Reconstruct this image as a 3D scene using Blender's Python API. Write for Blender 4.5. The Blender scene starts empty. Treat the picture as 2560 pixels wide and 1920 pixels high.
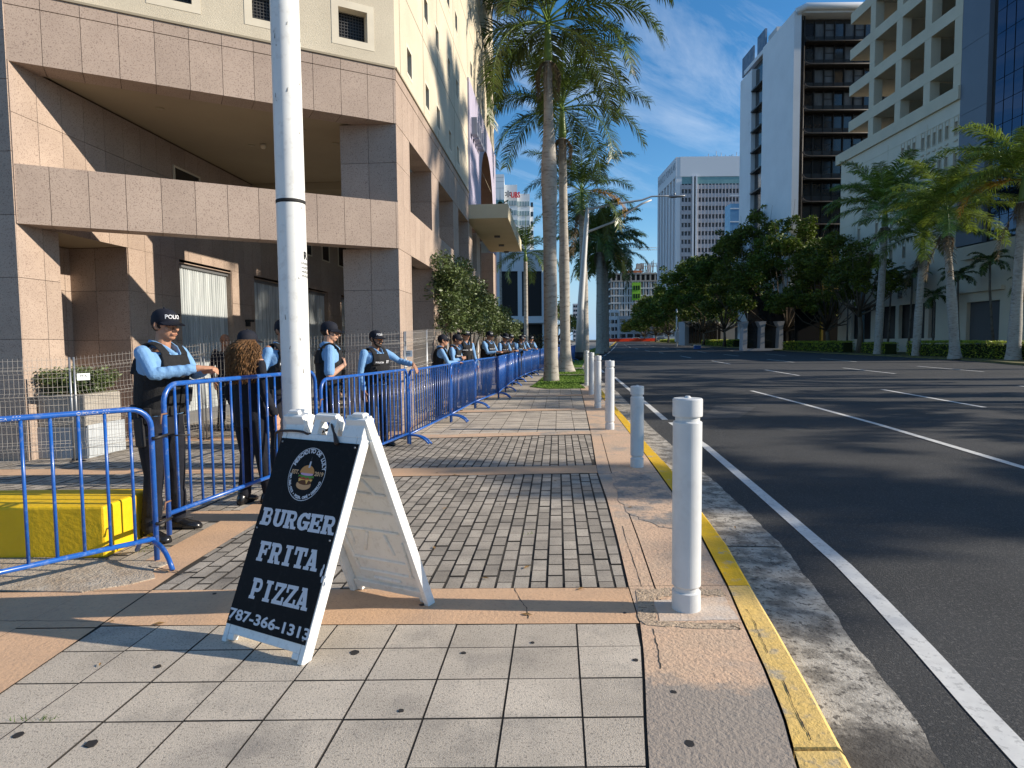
import bpy, bmesh, math, random
import numpy as np
from mathutils import Vector, Matrix
random.seed(7)
R = math.radians
SC = bpy.context.scene
COL = SC.collection
# ---------------------------------------------------------------- camera
CAM_H = 1.48
cam = bpy.data.objects.new('camera', bpy.data.cameras.new('camera'))
COL.objects.link(cam)
SC.camera = cam
cam.data.sensor_width = 36; cam.data.lens = 22.5
cam.data.clip_start = .05; cam.data.clip_end = 5000
_p = math.atan(101/1600); _t = .0098
_d = Vector((0, math.cos(_p), -math.sin(_p))); _u0 = Vector((0, math.sin(_p), math.cos(_p))); _r0 = Vector((1, 0, 0))
_r = _r0*math.cos(_t)-_u0*math.sin(_t); _u = _r0*math.sin(_t)+_u0*math.cos(_t)
cam.matrix_world = Matrix(((_r.x, _u.x, -_d.x, 0), (_r.y, _u.y, -_d.y, 0), (_r.z, _u.z, -_d.z, CAM_H), (0, 0, 0, 1)))
# ---------------------------------------------------------------- world and sun
SUN_EL, SUN_AZ = R(23.5), R(-4)          # azimuth from +X
SUN_DIR = Vector((math.cos(SUN_AZ)*math.cos(SUN_EL), math.sin(SUN_AZ)*math.cos(SUN_EL), math.sin(SUN_EL)))
W = bpy.data.worlds.new('World'); SC.world = W; W.use_nodes = True
nt = W.node_tree; nt.nodes.clear()
def wn(t, **k):
    n = nt.nodes.new(t)
    for a, b in k.items(): setattr(n, a, b)
    return n
sky = wn('ShaderNodeTexSky', sky_type='NISHITA', sun_disc=False)
sky.sun_elevation = SUN_EL; sky.sun_rotation = math.pi/2 - SUN_AZ; sky.altitude = 0; sky.air_density = 1.0; sky.dust_density = .05; sky.ozone_density = 2.6
tc = wn('ShaderNodeTexCoord'); sep = wn('ShaderNodeSeparateXYZ'); nt.links.new(tc.outputs['Generated'], sep.inputs[0])
def wm(op, a, b=None, c=None):
    n = wn('ShaderNodeMath', operation=op)
    for i, x in enumerate((a, b, c)):
        if x is None: continue
        if isinstance(x, (int, float)): n.inputs[i].default_value = x
        else: nt.links.new(x, n.inputs[i])
    return n.outputs[0]
# flat cloud layer: direction projected on a plane overhead, stretched to wisps
zz = wm('MAXIMUM', sep.outputs[2], .04)
cx = wm('DIVIDE', sep.outputs[0], zz); cy = wm('DIVIDE', sep.outputs[1], zz)
cmb = wn('ShaderNodeCombineXYZ'); nt.links.new(cx, cmb.inputs[0]); nt.links.new(cy, cmb.inputs[1])
mp0 = wn('ShaderNodeMapping'); mp0.inputs['Rotation'].default_value = (0, 0, R(-52)); nt.links.new(cmb.outputs[0], mp0.inputs[0])
mp = wn('ShaderNodeMapping'); mp.inputs['Scale'].default_value = (.55, 2.1, 1)
nt.links.new(mp0.outputs[0], mp.inputs[0])
n1 = wn('ShaderNodeTexNoise'); n1.inputs['Scale'].default_value = 1.15; n1.inputs['Detail'].default_value = 9; n1.inputs['Roughness'].default_value = .62; n1.inputs['Distortion'].default_value = .7
nt.links.new(mp.outputs[0], n1.inputs['Vector'])
n2 = wn('ShaderNodeTexNoise'); n2.inputs['Scale'].default_value = .35; n2.inputs['Detail'].default_value = 3
nt.links.new(cmb.outputs[0], n2.inputs['Vector'])
mr = wn('ShaderNodeMapRange'); mr.inputs[1].default_value = .47; mr.inputs[2].default_value = .74
nt.links.new(n1.outputs[0], mr.inputs[0])
mr2 = wn('ShaderNodeMapRange'); mr2.inputs[1].default_value = .40; mr2.inputs[2].default_value = .62
nt.links.new(n2.outputs[0], mr2.inputs[0])
mr3 = wn('ShaderNodeMapRange'); mr3.inputs[1].default_value = .10; mr3.inputs[2].default_value = .36; nt.links.new(sep.outputs[2], mr3.inputs[0])
cf = wm('MULTIPLY', wm('MULTIPLY', wm('MULTIPLY', mr.outputs[0], mr2.outputs[0]), mr3.outputs[0]), .6)
hs = wn('ShaderNodeHueSaturation'); hs.inputs['Saturation'].default_value = 1.3; hs.inputs['Value'].default_value = 1.22
nt.links.new(sky.outputs[0], hs.inputs['Color'])
hz = wn('ShaderNodeMapRange'); hz.inputs[1].default_value = .0; hz.inputs[2].default_value = .17; hz.inputs[3].default_value = 1; hz.inputs[4].default_value = 0; nt.links.new(sep.outputs[2], hz.inputs[0])
mh = wn('ShaderNodeMix', data_type='RGBA'); nt.links.new(hz.outputs[0], mh.inputs[0]); nt.links.new(hs.outputs[0], mh.inputs[6]); mh.inputs[7].default_value = (2.7, 4.3, 6.4, 1)
mx = wn('ShaderNodeMix', data_type='RGBA'); nt.links.new(cf, mx.inputs[0]); nt.links.new(mh.outputs[2], mx.inputs[6]); mx.inputs[7].default_value = (8.5, 8.9, 9.4, 1)
bg = wn('ShaderNodeBackground'); bg.inputs[1].default_value = .095
nt.links.new(mx.outputs[2], bg.inputs[0])
wo = wn('ShaderNodeOutputWorld'); nt.links.new(bg.outputs[0], wo.inputs[0])
sl = bpy.data.lights.new('sun', 'SUN'); sl.energy = 5.0; sl.angle = R(.5); sl.color = (1, .89, .745)
so = bpy.data.objects.new('sun', sl); COL.objects.link(so); so.rotation_euler = SUN_DIR.to_track_quat('Z', 'Y').to_euler()
so.location = (30, 0, 40)
vs = SC.view_settings; vs.view_transform = 'Standard'; vs.look = 'None'; vs.exposure = .52; vs.gamma = 1
# ---------------------------------------------------------------- picking points on the ground / planes from the photograph
def ray(x, y): return _d*1600 + _r*(x-1280) + _u*(960-y)
def G(x, y, z=0.):
    v = ray(x, y); k = (z-CAM_H)/v.z
    return Vector((k*v.x, k*v.y, z))
def zg(Y): return .005*max(0, Y-10)+.005*max(0, min(Y, 260)-70)
def GR(x, y, off=0.):
    z = off; g = G(x, y, z)
    for i in range(60):
        g = G(x, y, z); z = .6*z+.4*(zg(min(max(g.y, 0), 260))+off)
    return g
def V(*a): return Vector(a)
# ---------------------------------------------------------------- materials
MATS = {}
def mat(name, c1, c2=None, *a_, ygrad=None, **k_):
    fresh = name not in MATS; m = _mat(name, c1, c2, *a_, **k_)
    if ygrad and fresh:      # a stain that covers the pavement nearer than y0, with a ragged edge
        y0, gain, col = ygrad; t = m.node_tree; N = t.nodes; b = N['Principled BSDF']; Lk = t.links.new
        co = N.new('ShaderNodeTexCoord').outputs['Object']; sp = N.new('ShaderNodeSeparateXYZ'); Lk(co, sp.inputs[0])
        n = N.new('ShaderNodeTexNoise'); n.inputs['Scale'].default_value = 3.2; n.inputs['Detail'].default_value = 8; n.inputs['Roughness'].default_value = .68; Lk(co, n.inputs[0])
        a = N.new('ShaderNodeMath'); a.operation = 'MULTIPLY_ADD'; a.inputs[1].default_value = -gain; a.inputs[2].default_value = gain*y0; Lk(sp.outputs[1], a.inputs[0])
        s = N.new('ShaderNodeMath'); s.operation = 'ADD'; Lk(a.outputs[0], s.inputs[0]); Lk(n.outputs[0], s.inputs[1])
        r = N.new('ShaderNodeMapRange'); r.inputs[1].default_value = .45; r.inputs[2].default_value = .62; r.inputs[4].default_value = .85; Lk(s.outputs[0], r.inputs[0])
        x = N.new('ShaderNodeMix'); x.data_type = 'RGBA'; x.inputs[7].default_value = (*col, 1); Lk(r.outputs[0], x.inputs[0]); Lk(b.inputs['Base Color'].links[0].from_socket, x.inputs[6]); Lk(x.outputs[2], b.inputs['Base Color'])
    return m
def _mat(name, c1, c2=None, scale=4, detail=5, rough=.8, spec=.3, metal=0, bump=0, bscale=60, speck=None, sscale=120, samt=.5, island=0, stretch=None, coat=0, trans=0, mrange=(.35, .65), third=None, tscale=1, trange=(.5, .7)):
    if name in MATS: return MATS[name]
    m = bpy.data.materials.new(name); m.use_nodes = True; t = m.node_tree; N = t.nodes; Lk = t.links.new
    b = N['Principled BSDF']
    b.inputs['Roughness'].default_value = rough; b.inputs['Metallic'].default_value = metal
    b.inputs['Specular IOR Level'].default_value = spec; b.inputs['Coat Weight'].default_value = coat
    b.inputs['Base Color'].default_value = (*c1, 1)
    co = N.new('ShaderNodeTexCoord').outputs['Object']
    if stretch:
        mpp = N.new('ShaderNodeMapping'); mpp.inputs['Scale'].default_value = stretch; Lk(co, mpp.inputs[0]); co = mpp.outputs[0]
    cur = None
    def noise(s, d=5, r=.6, vec=None):
        n = N.new('ShaderNodeTexNoise'); n.inputs['Scale'].default_value = s; n.inputs['Detail'].default_value = d; n.inputs['Roughness'].default_value = r
        Lk(vec or co, n.inputs['Vector']); return n.outputs[0]
    def rng(x, a, bb, lo=0, hi=1):
        n = N.new('ShaderNodeMapRange'); n.inputs[1].default_value = a; n.inputs[2].default_value = bb; n.inputs[3].default_value = lo; n.inputs[4].default_value = hi
        Lk(x, n.inputs[0]); return n.outputs[0]
    def mix(f, a, bb):
        n = N.new('ShaderNodeMix'); n.data_type = 'RGBA'
        Lk(f, n.inputs[0])
        for i, x in ((6, a), (7, bb)):
            if isinstance(x, tuple): n.inputs[i].default_value = (*x, 1)
            else: Lk(x, n.inputs[i])
        return n.outputs[2]
    cur = c1
    if c2: cur = mix(rng(noise(scale, detail), *mrange), c1, c2)
    if third: cur = mix(rng(noise(tscale, 7, .65), *trange), cur, third)
    if speck: cur = mix(rng(noise(sscale, 3, .7), .54, .64, 0, samt), cur, speck)
    if island:
        g = N.new('ShaderNodeNewGeometry'); h = N.new('ShaderNodeHueSaturation')
        Lk(rng(g.outputs['Random Per Island'], 0, 1, 1-island, 1+island), h.inputs['Value'])
        if isinstance(cur, tuple): h.inputs['Color'].default_value = (*cur, 1)
        else: Lk(cur, h.inputs['Color'])
        cur = h.outputs[0]
    if not isinstance(cur, tuple): Lk(cur, b.inputs['Base Color'])
    if bump:
        bn = N.new('ShaderNodeBump'); bn.inputs['Strength'].default_value = bump; bn.inputs['Distance'].default_value = .02
        Lk(noise(bscale, 4, .65), bn.inputs['Height']); Lk(bn.outputs[0], b.inputs['Normal'])
    if trans:
        tr = N.new('ShaderNodeBsdfTranslucent'); ms = N.new('ShaderNodeMixShader'); ms.inputs[0].default_value = trans
        if isinstance(cur, tuple): tr.inputs[0].default_value = (*cur, 1)
        else: Lk(cur, tr.inputs[0])
        o = N['Material Output']; Lk(b.outputs[0], ms.inputs[1]); Lk(tr.outputs[0], ms.inputs[2]); Lk(ms.outputs[0], o.inputs[0])
    MATS[name] = m
    return m
granite = mat('granite', (.415, .325, .26), (.355, .275, .22), 1.3, rough=.55, speck=(.15, .10, .08), sscale=60, samt=.8, island=.085, bump=.05, third=(.30, .235, .185), tscale=.55, trange=(.56, .8))
granite_j = mat('granite_joint', (.10, .075, .065))
stucco = mat('stucco', (.62, .55, .42), (.52, .46, .35), .8, rough=.95, bump=.5, bscale=90, speck=(.36, .32, .25), sscale=60, samt=.35)
stuccow = mat('stucco_smooth', (.66, .60, .47), (.58, .52, .41), 2, rough=.9)
lavender = mat('lavender_panel', (.50, .46, .56), (.42, .39, .50), 1.4, rough=.45)
cream = mat('cream_paint', (.60, .52, .36), (.55, .47, .32), 1, rough=.85)
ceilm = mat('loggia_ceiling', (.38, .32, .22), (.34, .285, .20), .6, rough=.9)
shut = mat('shutter_metal', (.62, .66, .66), (.34, .37, .38), 2.2, rough=.6, metal=.1, stretch=(9, 9, .3), mrange=(.38, .62))
dark = mat('dark_opening', (.012, .012, .014), rough=.4)
glassd = mat('dark_glass', (.012, .015, .02), rough=.06, spec=.9)
tile = mat('concrete_tile', (.56, .49, .40), (.44, .385, .315), 2.2, 6, rough=.9, bump=.35, bscale=160, speck=(.14, .125, .105), sscale=95, samt=.7, island=.08, third=(.23, .21, .185), tscale=1.6, trange=(.50, .74))
brick = mat('paver_brick', (.43, .38, .315), (.28, .25, .21), 3, 6, rough=.9, bump=.35, bscale=160, speck=(.11, .1, .09), sscale=110, samt=.7, island=.2, third=(.12, .11, .10), tscale=.9, trange=(.56, .78))
bed = mat('paver_bed', (.045, .04, .034), rough=1)
peach = mat('peach_concrete', (.63, .43, .29), (.55, .40, .28), 3, 6, rough=.85, bump=.5, bscale=45, speck=(.30, .22, .16), sscale=30, samt=.5, third=(.33, .30, .265), tscale=.8, trange=(.50, .60), ygrad=(2.72, 1.3, (.27, .245, .215)))
peachl = mat('peach_concrete_clean', (.62, .40, .245), (.52, .345, .22), 3, 6, rough=.8, bump=.3, bscale=50, speck=(.36, .23, .15), sscale=45, samt=.35, third=(.46, .34, .24), tscale=1.1, trange=(.62, .75))
asph = mat('asphalt', (.056, .058, .060), (.043, .045, .047), 1.1, 6, rough=.85, bump=.7, bscale=130, speck=(.15, .145, .14), sscale=60, samt=.6, spec=.25, third=(.068, .068, .069), tscale=.22, trange=(.52, .72))
gutter = mat('gutter_concrete', (.46, .43, .375), (.20, .185, .16), 7, 8, mrange=(.42, .58), rough=.9, bump=.5, bscale=70, speck=(.06, .055, .05), sscale=30, samt=.85, third=(.10, .095, .088), tscale=.9, trange=(.55, .72), ygrad=(2.55, 1.1, (.045, .042, .04)))
kerby = mat('yellow_kerb', (.80, .48, .012), (.68, .41, .03), 4, 6, rough=.75, bump=.4, bscale=50, third=(.46, .38, .24), tscale=6, trange=(.57, .66))
kerbp = mat('faded_yellow_kerb', (.74, .50, .15), (.64, .45, .17), 5, 6, rough=.8, bump=.4, bscale=50, third=(.40, .35, .27), tscale=5, trange=(.55, .66), speck=(.25, .2, .1), sscale=40, samt=.4)
rpaint = mat('road_paint', (.66, .66, .63), (.56, .56, .54), 8, rough=.7, speck=(.2, .2, .2), sscale=30, samt=.4)
white = mat('white_paint', (.64, .65, .64), (.58, .59, .585), 5, rough=.42, coat=.1, speck=(.4, .38, .35), sscale=9, samt=.12)
whitep = mat('white_pole_paint', (.76, .765, .73), (.71, .715, .69), 4, rough=.42, speck=(.5, .48, .44), sscale=9, samt=.35)
plast = mat('white_plastic', (.80, .80, .77), (.74, .74, .71), 6, rough=.42, speck=(.4, .38, .34), sscale=25, samt=.22)
black = mat('black_sheet', (.007, .007, .008), rough=.65, spec=.15, speck=(.015, .015, .015), sscale=30)
lett = mat('grey_lettering', (.48, .48, .51), rough=.5)
bluep = mat('blue_paint', (.012, .105, .42), (.012, .085, .34), 9, rough=.3, spec=.5, coat=.2, speck=(.30, .35, .42), sscale=20, samt=.22)
yell = mat('yellow_block_paint', (.78, .50, .012), (.70, .44, .012), 3, rough=.5, bump=.35, bscale=24)
grass = mat('grass', (.10, .19, .025), (.17, .25, .045), 3, rough=.9, island=.3)
soil = mat('soil', (.12, .14, .035), (.15, .10, .05), 4, rough=1)
zinc = mat('galvanised_wire', (.36, .34, .31), rough=.5, metal=.2)
conc = mat('concrete', (.40, .37, .32), (.33, .30, .26), 4, rough=.95, bump=.5, bscale=80, speck=(.2, .18, .15), sscale=110, samt=.6)
gmet = mat('grey_metal', (.30, .31, .32), rough=.45, metal=.7)
blackm = mat('black_plastic', (.02, .02, .022), rough=.5)
def emit(name, c, s):
    m = bpy.data.materials.new(name); m.use_nodes = True; b = m.node_tree.nodes['Principled BSDF']
    b.inputs['Emission Color'].default_value = (*c, 1); b.inputs['Emission Strength'].default_value = s; return m
# ---------------------------------------------------------------- mesh builder 
class MB:
    def __init__(s): s.v = []; s.f = []; s.m = []; s.s = []
    def add(s, vs, fs, mi=0, sm=False):
        o = len(s.v); s.v += [tuple(x) for x in vs]
        for f in fs: s.f.append([i+o for i in f]); s.m.append(mi); s.s.append(sm)
        return s
    def box(s, x0, y0, z0, x1, y1, z1, mi=0):
        return s.obox(V(x0, y0, z0), V(x1-x0, 0, 0), V(0, y1-y0, 0), V(0, 0, z1-z0), mi)
    def obox(s, O, a, b, c, mi=0):
        p = [O, O+a, O+a+b, O+b]; p += [q+c for q in p]
        fs = [[0, 3, 2, 1], [4, 5, 6, 7], [0, 1, 5, 4], [1, 2, 6, 5], [2, 3, 7, 6], [3, 0, 4, 7]]
        if a.cross(b).dot(c) < 0: fs = [f[::-1] for f in fs]
        return s.add(p, fs, mi)
    def prism(s, poly, z0, z1, mi=0, T=None):
        n = len(poly); A = sum(poly[i][0]*poly[(i+1) % n][1]-poly[(i+1) % n][0]*poly[i][1] for i in range(n))
        if A < 0: poly = poly[::-1]
        p = [V(x, y, z0) for x, y in poly]+[V(x, y, z1) for x, y in poly]
        if T: p = [T(q) for q in p]
        return s.add(p, [list(range(n))[::-1], list(range(n, 2*n))]+[[i, (i+1) % n, (i+1) % n+n, i+n] for i in range(n)], mi)
    def rings(s, rs, cap=True, mi=0, sm=True):
        n = len(rs[0]); vs = [q for r_ in rs for q in r_]; fs = []
        for k in range(len(rs)-1):
            for i in range(n): fs.append([k*n+i, k*n+(i+1) % n, (k+1)*n+(i+1) % n, (k+1)*n+i])
        if cap: fs += [list(range(n))[::-1], [len(vs)-n+i for i in range(n)]]
        return s.add(vs, fs, mi, sm)
    def tube(s, pts, rad, n=8, cap=True, mi=0, ell=1., ref=None, rnd=False):
        pts = [Vector(p) for p in pts]
        if not isinstance(rad, (list, tuple)): rad = [rad]*len(pts)
        rad = list(rad)
        if rnd:
            d0 = (pts[0]-pts[1]).normalized(); d1 = (pts[-1]-pts[-2]).normalized(); a, b = rad[0], rad[-1]
            mu = lambda r_, k: tuple(q*k for q in r_) if isinstance(r_, tuple) else r_*k
            ln = lambda r_: min(r_) if isinstance(r_, tuple) else r_
            pts = [pts[0]+d0*ln(a)*.95, pts[0]+d0*ln(a)*.6]+pts+[pts[-1]+d1*ln(b)*.6, pts[-1]+d1*ln(b)*.95]
            rad = [mu(a, .3), mu(a, .8)]+rad+[mu(b, .8), mu(b, .3)]
        rs = []; u = None
        for i, p in enumerate(pts):
            t = (pts[min(i+1, len(pts)-1)]-pts[max(i-1, 0)]).normalized()
            if u is None:
                u = (Vector(ref) if ref else (V(0, 0, 1) if abs(t.z) < .9 else V(1, 0, 0)))
            u = (u-t*u.dot(t)).normalized(); w = t.cross(u)
            rr = rad[i]; e = ell
            if isinstance(rr, tuple): e = rr[1]/rr[0]; rr = rr[0]
            rs.append([p+u*math.cos(2*math.pi*k/n)*rr*e+w*math.sin(2*math.pi*k/n)*rr for k in range(n)])
        return s.rings(rs, cap, mi)
    def lathe(s, prof, n=24, mi=0, c=(0, 0, 0), sm=True):
        return s.rings([[V(c[0]+r*math.cos(2*math.pi*k/n), c[1]+r*math.sin(2*math.pi*k/n), c[2]+z) for k in range(n)] for r, z in prof], True, mi, sm)
    def ball(s, c, r, n=10, m=7, mi=0, M=None):
        rx, ry, rz = r if isinstance(r, tuple) else (r, r, r); c = Vector(c)
        rs = []
        for j in range(m+1):
            a = math.pi*(j/m)*.98+.03-math.pi/2
            ring = [V(rx*math.cos(a)*math.cos(2*math.pi*k/n), ry*math.cos(a)*math.sin(2*math.pi*k/n), rz*math.sin(a)) for k in range(n)]
            if M: ring = [M @ q for q in ring]
            rs.append([c+q for q in ring])
        return s.rings(rs, True, mi)
    def sheet(s, poly, z=None, mi=0):
        p = [(q[0], q[1], q[2] if z is None else z) for q in poly]; n = len(p)
        A = sum(p[i][0]*p[(i+1) % n][1]-p[(i+1) % n][0]*p[i][1] for i in range(n))
        return s.add(p if A > 0 else p[::-1], [list(range(n))], mi)
    def xf(s, M): s.v = [tuple(M @ Vector(q)) for q in s.v]; return s
def build(name, mb, mats, parent=None, world=False, bevel=0, remesh=0, smoothit=0, sub=0):
    me = bpy.data.meshes.new(name)
    vs = mb.v
    if world and parent is not None:
        L = parent.location; vs = [(x-L.x, y-L.y, z-L.z) for x, y, z in vs]
    me.from_pydata(vs, [], mb.f)
    for m in (mats if isinstance(mats, (list, tuple)) else [mats]): me.materials.append(m)
    me.polygons.foreach_set('material_index', mb.m); me.polygons.foreach_set('use_smooth', mb.s)
    me.update()
    o = bpy.data.objects.new(name, me); COL.objects.link(o)
    if parent is not None: o.parent = parent
    if remesh:
        r_ = o.modifiers.new('r', 'REMESH'); r_.mode = 'VOXEL'; r_.voxel_size = remesh; r_.use_smooth_shade = True
        if smoothit:
            q = o.modifiers.new('s', 'SMOOTH'); q.iterations = smoothit; q.factor = .5
    if bevel:
        q = o.modifiers.new('b', 'BEVEL'); q.width = bevel; q.segments = 2; q.limit_method = 'ANGLE'; q.angle_limit = R(40)
    return o
def tag(o, label=None, cat=None, group=None, kind=None):
    if label: o['label'] = label
    if cat: o['category'] = cat
    if group: o['group'] = group
    if kind: o['kind'] = kind
    return o
def empty(name, loc=(0, 0, 0), rz=0, label=None, cat=None, group=None):
    o = bpy.data.objects.new(name, None); COL.objects.link(o); o.location = loc; o.rotation_euler = (0, 0, rz)
    o.empty_display_size = .2
    return tag(o, label, cat, group)
def copy_tree(o, parent=None):
    c = o.copy(); COL.objects.link(c)
    if parent: c.parent = parent
    for ch in o.children: copy_tree(ch, c)
    return c
def struct(name, mb, m, **k): return tag(build(name, mb, m, **k), kind='structure')
_fc = {}
def text_mesh(txt, size=1., offset=0., align='CENTER', sx=1., res=3):
    """flat glyph outlines of the built-in font as vertices and faces"""
    key = (txt, size, offset, align, sx)
    if key in _fc: return _fc[key]
    cu = bpy.data.curves.new('t', 'FONT'); cu.body = txt; cu.size = size; cu.offset = offset; cu.align_x = align; cu.resolution_u = res
    ob = bpy.data.objects.new('t', cu); COL.objects.link(ob)
    dg = bpy.context.evaluated_depsgraph_get(); me = bpy.data.meshes.new_from_object(ob.evaluated_get(dg))
    v = [(p.co.x*sx, p.co.y) for p in me.vertices]; f = [list(p.vertices) for p in me.polygons]
    bpy.data.objects.remove(ob); bpy.data.meshes.remove(me)
    _fc[key] = (v, f); return v, f
def add_text(mb, txt, size, T, mi=0, **k):
    v, f = text_mesh(txt, size, **k)
    mb.add([T(x, y) for x, y in v], f, mi)
# ================================================================ ground
def lerp_poly(P, Y):
    if Y <= P[0][1]: a, b = P[0], P[1]
    else:
        a, b = P[-2], P[-1]
        for i in range(len(P)-1):
            if P[i][1] <= Y <= P[i+1][1]: a, b = P[i], P[i+1]; break
    return a[0]+(b[0]-a[0])*(Y-a[1])/(b[1]-a[1])
KIN = [(-.35, -6), (.1, -2), (.55, .4), (.86, 1.5), (.97, 2.13), (1.05, 2.43), (1.12, 2.8), (1.20, 3.3), (1.28, 3.76), (1.42, 4.79), (1.56, 6.2), (1.67, 7.5), (1.77, 8.7), (1.90, 10.32), (2.10, 13.08), (2.22, 14.8), (2.58, 19.5), (3.1, 26), (4.05, 36), (5.6, 48), (7.9, 62), (10.9, 78), (17.5, 115), (27, 170), (36, 222), (44, 275)]
KOUT = [(-.1, -6), (.35, -2), (.8, .4), (1.08, 1.6), (1.17, 2.13), (1.21, 2.35), (1.27, 2.69), (1.35, 3.2), (1.43, 3.75), (1.56, 4.6), (1.70, 6.0), (1.86, 7.5), (2.00, 9.68), (2.18, 11.86), (2.38, 14.81), (2.74, 19.5), (3.26, 26), (4.21, 36), (5.76, 48), (8.06, 62), (11.1, 78), (17.7, 115), (27.2, 170), (36.2, 222), (44.2, 275)]
GUT = [(.4, -6), (.85, -2), (1.22, .8), (1.50, 2.0), (1.60, 2.3), (1.68, 2.6), (1.74, 2.9), (1.80, 3.33), (1.93, 3.94), (2.09, 4.85), (2.19, 5.8), (2.29, 7.0), (2.40, 8.6), (2.63, 12.54), (3.02, 16.5), (3.3, 20), (3.62, 26)]
RK = [(27.5, -30), (27.8, 10), (28.0, 35), (30.6, 43), (31.5, 53), (32.2, 66), (33.3, 84), (33.9, 100), (37.3, 139), (41.8, 180), (47, 222), (55, 275)]
YS = sorted(set([-20, -6, -2, .4, 1.2]+[1.6+.1*i for i in range(0, 64)]+[8+.25*i for i in range(8)]+list(range(10, 60, 2))+list(range(60, 276, 8))+[275]))
def strip(mb, fa, fb, za, zb, ys, mi=0, extra=0):
    vs = []; fs = []
    for Y in ys: vs += [(fa(Y), Y, za(Y)), (fb(Y), Y, zb(Y))]
    for i in range(len(ys)-1): fs.append([2*i, 2*i+1, 2*i+3, 2*i+2])
    mb.add(vs, fs, mi)
kin = lambda Y: lerp_poly(KIN, Y); kout = lambda Y: lerp_poly(KOUT, Y); rk = lambda Y: lerp_poly(RK, Y); gut = lambda Y: lerp_poly(GUT, Y)+.009*math.sin(Y*9.1)*math.sin(Y*3.7+1)+.005*math.sin(Y*23)
zr = lambda Y: zg(Y)-.12
# terrain far beyond, one sheet to the horizon
g = MB()
ys = [-400, -60, 0, 40, 100, 150, 200, 260, 4000]
for x0, x1 in ((-4000, -60), (-60, 80), (80, 4000)):
    strip(g, lambda Y: x0, lambda Y: x1, lambda Y: zg(Y)-.25, lambda Y: zg(Y)-.25, ys)
struct('ground', g, mat('far_ground', (.16, .15, .12), (.12, .12, .10), .05, rough=1))
# road
g = MB(); strip(g, lambda Y: kout(Y)-.02, lambda Y: rk(Y)+.05, zr, zr, YS)
struct('road', g, asph)
# cross street end and far carriage
g = MB(); ysg = [y for y in YS if y <= 26]
strip(g, lambda Y: kout(Y)-.01, gut, lambda Y: zr(Y)+.018, lambda Y: zr(Y)+.004, ysg)
# gutter joints are slots: lay the concrete as slabs
struct('gutter', g, gutter)
g = MB()
for a, b in ((1.98, 2.0), (4.86, 4.875), (7.9, 7.915), (10.9, 10.92)):
    g.add([(kout(a), a, zr(a)+.0215), (gut(a)-.03, a, zr(a)+.0095), (gut(b)-.03, b, zr(b)+.0095), (kout(b), b, zr(b)+.0215)], [[0, 1, 2, 3]])
struct('gutter_joint', g, bed)
# kerbs
def kerb(name, fi, fo, y0, y1, m, top=0., dz=.0):
    g = MB(); ys = [y0]+[y for y in YS if y0 < y < y1]+[y1]
    strip(g, fi, lambda Y: fo(Y)-.02, lambda Y: zg(Y)+top+dz, lambda Y: zg(Y)+top+dz, ys)
    strip(g, lambda Y: fo(Y)-.02, fo, lambda Y: zg(Y)+top+dz, lambda Y: zg(Y)+top-.02, ys)
    strip(g, fo, lambda Y: fo(Y)+.015, lambda Y: zg(Y)+top-.02, lambda Y: zg(Y)-.14, ys)
    for Y, fl in ((y0, 0), (y1, 1)):
        q = [(fi(Y), Y, zg(Y)-.14), (fo(Y)+.015, Y, zg(Y)-.14), (fo(Y), Y, zg(Y)+top-.02), (fo(Y)-.02, Y, zg(Y)+top+dz), (fi(Y), Y, zg(Y)+top+dz)]
        g.add(q if not fl else q[::-1], [list(range(5))])
    return struct(name, g, m)
kk = lambda Y: kin(Y)+.012
kerb('kerb', kk, kout, -6, 2.215, kerbp, .006)
kerb('kerb', kk, kout, 2.235, 3.78, kerbp, .008)
kerb('kerb', kk, kout, 3.785, 7.9, kerby, .010)
kerb('kerb', kk, kout, 7.915, 15, kerby, .006)
kerb('kerb', kk, kout, 15.01, 275, kerby, .006)
kerb('kerb', lambda Y: rk(Y)+.2, rk, -30, 275, mat('mossy_kerb', (.20, .18, .08), (.12, .12, .05), 1.5, rough=1), 0)
# base under the pavers (bed) and the pavers themselves
XL = -30
g = MB(); strip(g, lambda Y: XL, kin, lambda Y: zg(Y)-.0045, lambda Y: zg(Y)-.0045, YS)
struct('paving_bed', g, bed)
BR = [(-.1, -3), (.30, 1.2), (.40, 1.8), (.50, 2.37), (.555, 2.66), (.61, 2.96), (.66, 3.3), (.69, 3.78), (.78, 4.74), (.885, 6), (.97, 7.31), (1.25, 10.07), (1.55, 13.3), (1.9, 17.2), (2.2, 20.6)]
br = lambda Y: lerp_poly(BR, Y)
DV = V(.0717, .9974, 0).normalized()
def uv(X, Y): return X-.0719*(Y-3.0)          # along-street lines have constant u
def paver(mb, cs, z, h=.011, bev=.0018):
    c = sum((Vector((x, y, 0)) for x, y in cs), Vector())/len(cs)
    tp = []
    for x, y in cs:
        d = (c-V(x, y, 0)); d.normalize(); tp.append((x+d.x*bev*1.4, y+d.y*bev*1.4, z+h))
    vs = [(x, y, z+h-bev) for x, y in cs]+tp+[(x, y, z-.002) for x, y in cs]; n = len(cs)
    mb.add(vs, [list(range(n, 2*n))]); o = len(mb.v)-len(vs)
    for q in [[i, (i+1) % n, n+(i+1) % n, n+i] for i in range(n)]+[[2*n+i, 2*n+(i+1) % n, (i+1) % n, i] for i in range(n)]: mb.f.append([k+o for k in q]); mb.m.append(1); mb.s.append(False)
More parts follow.
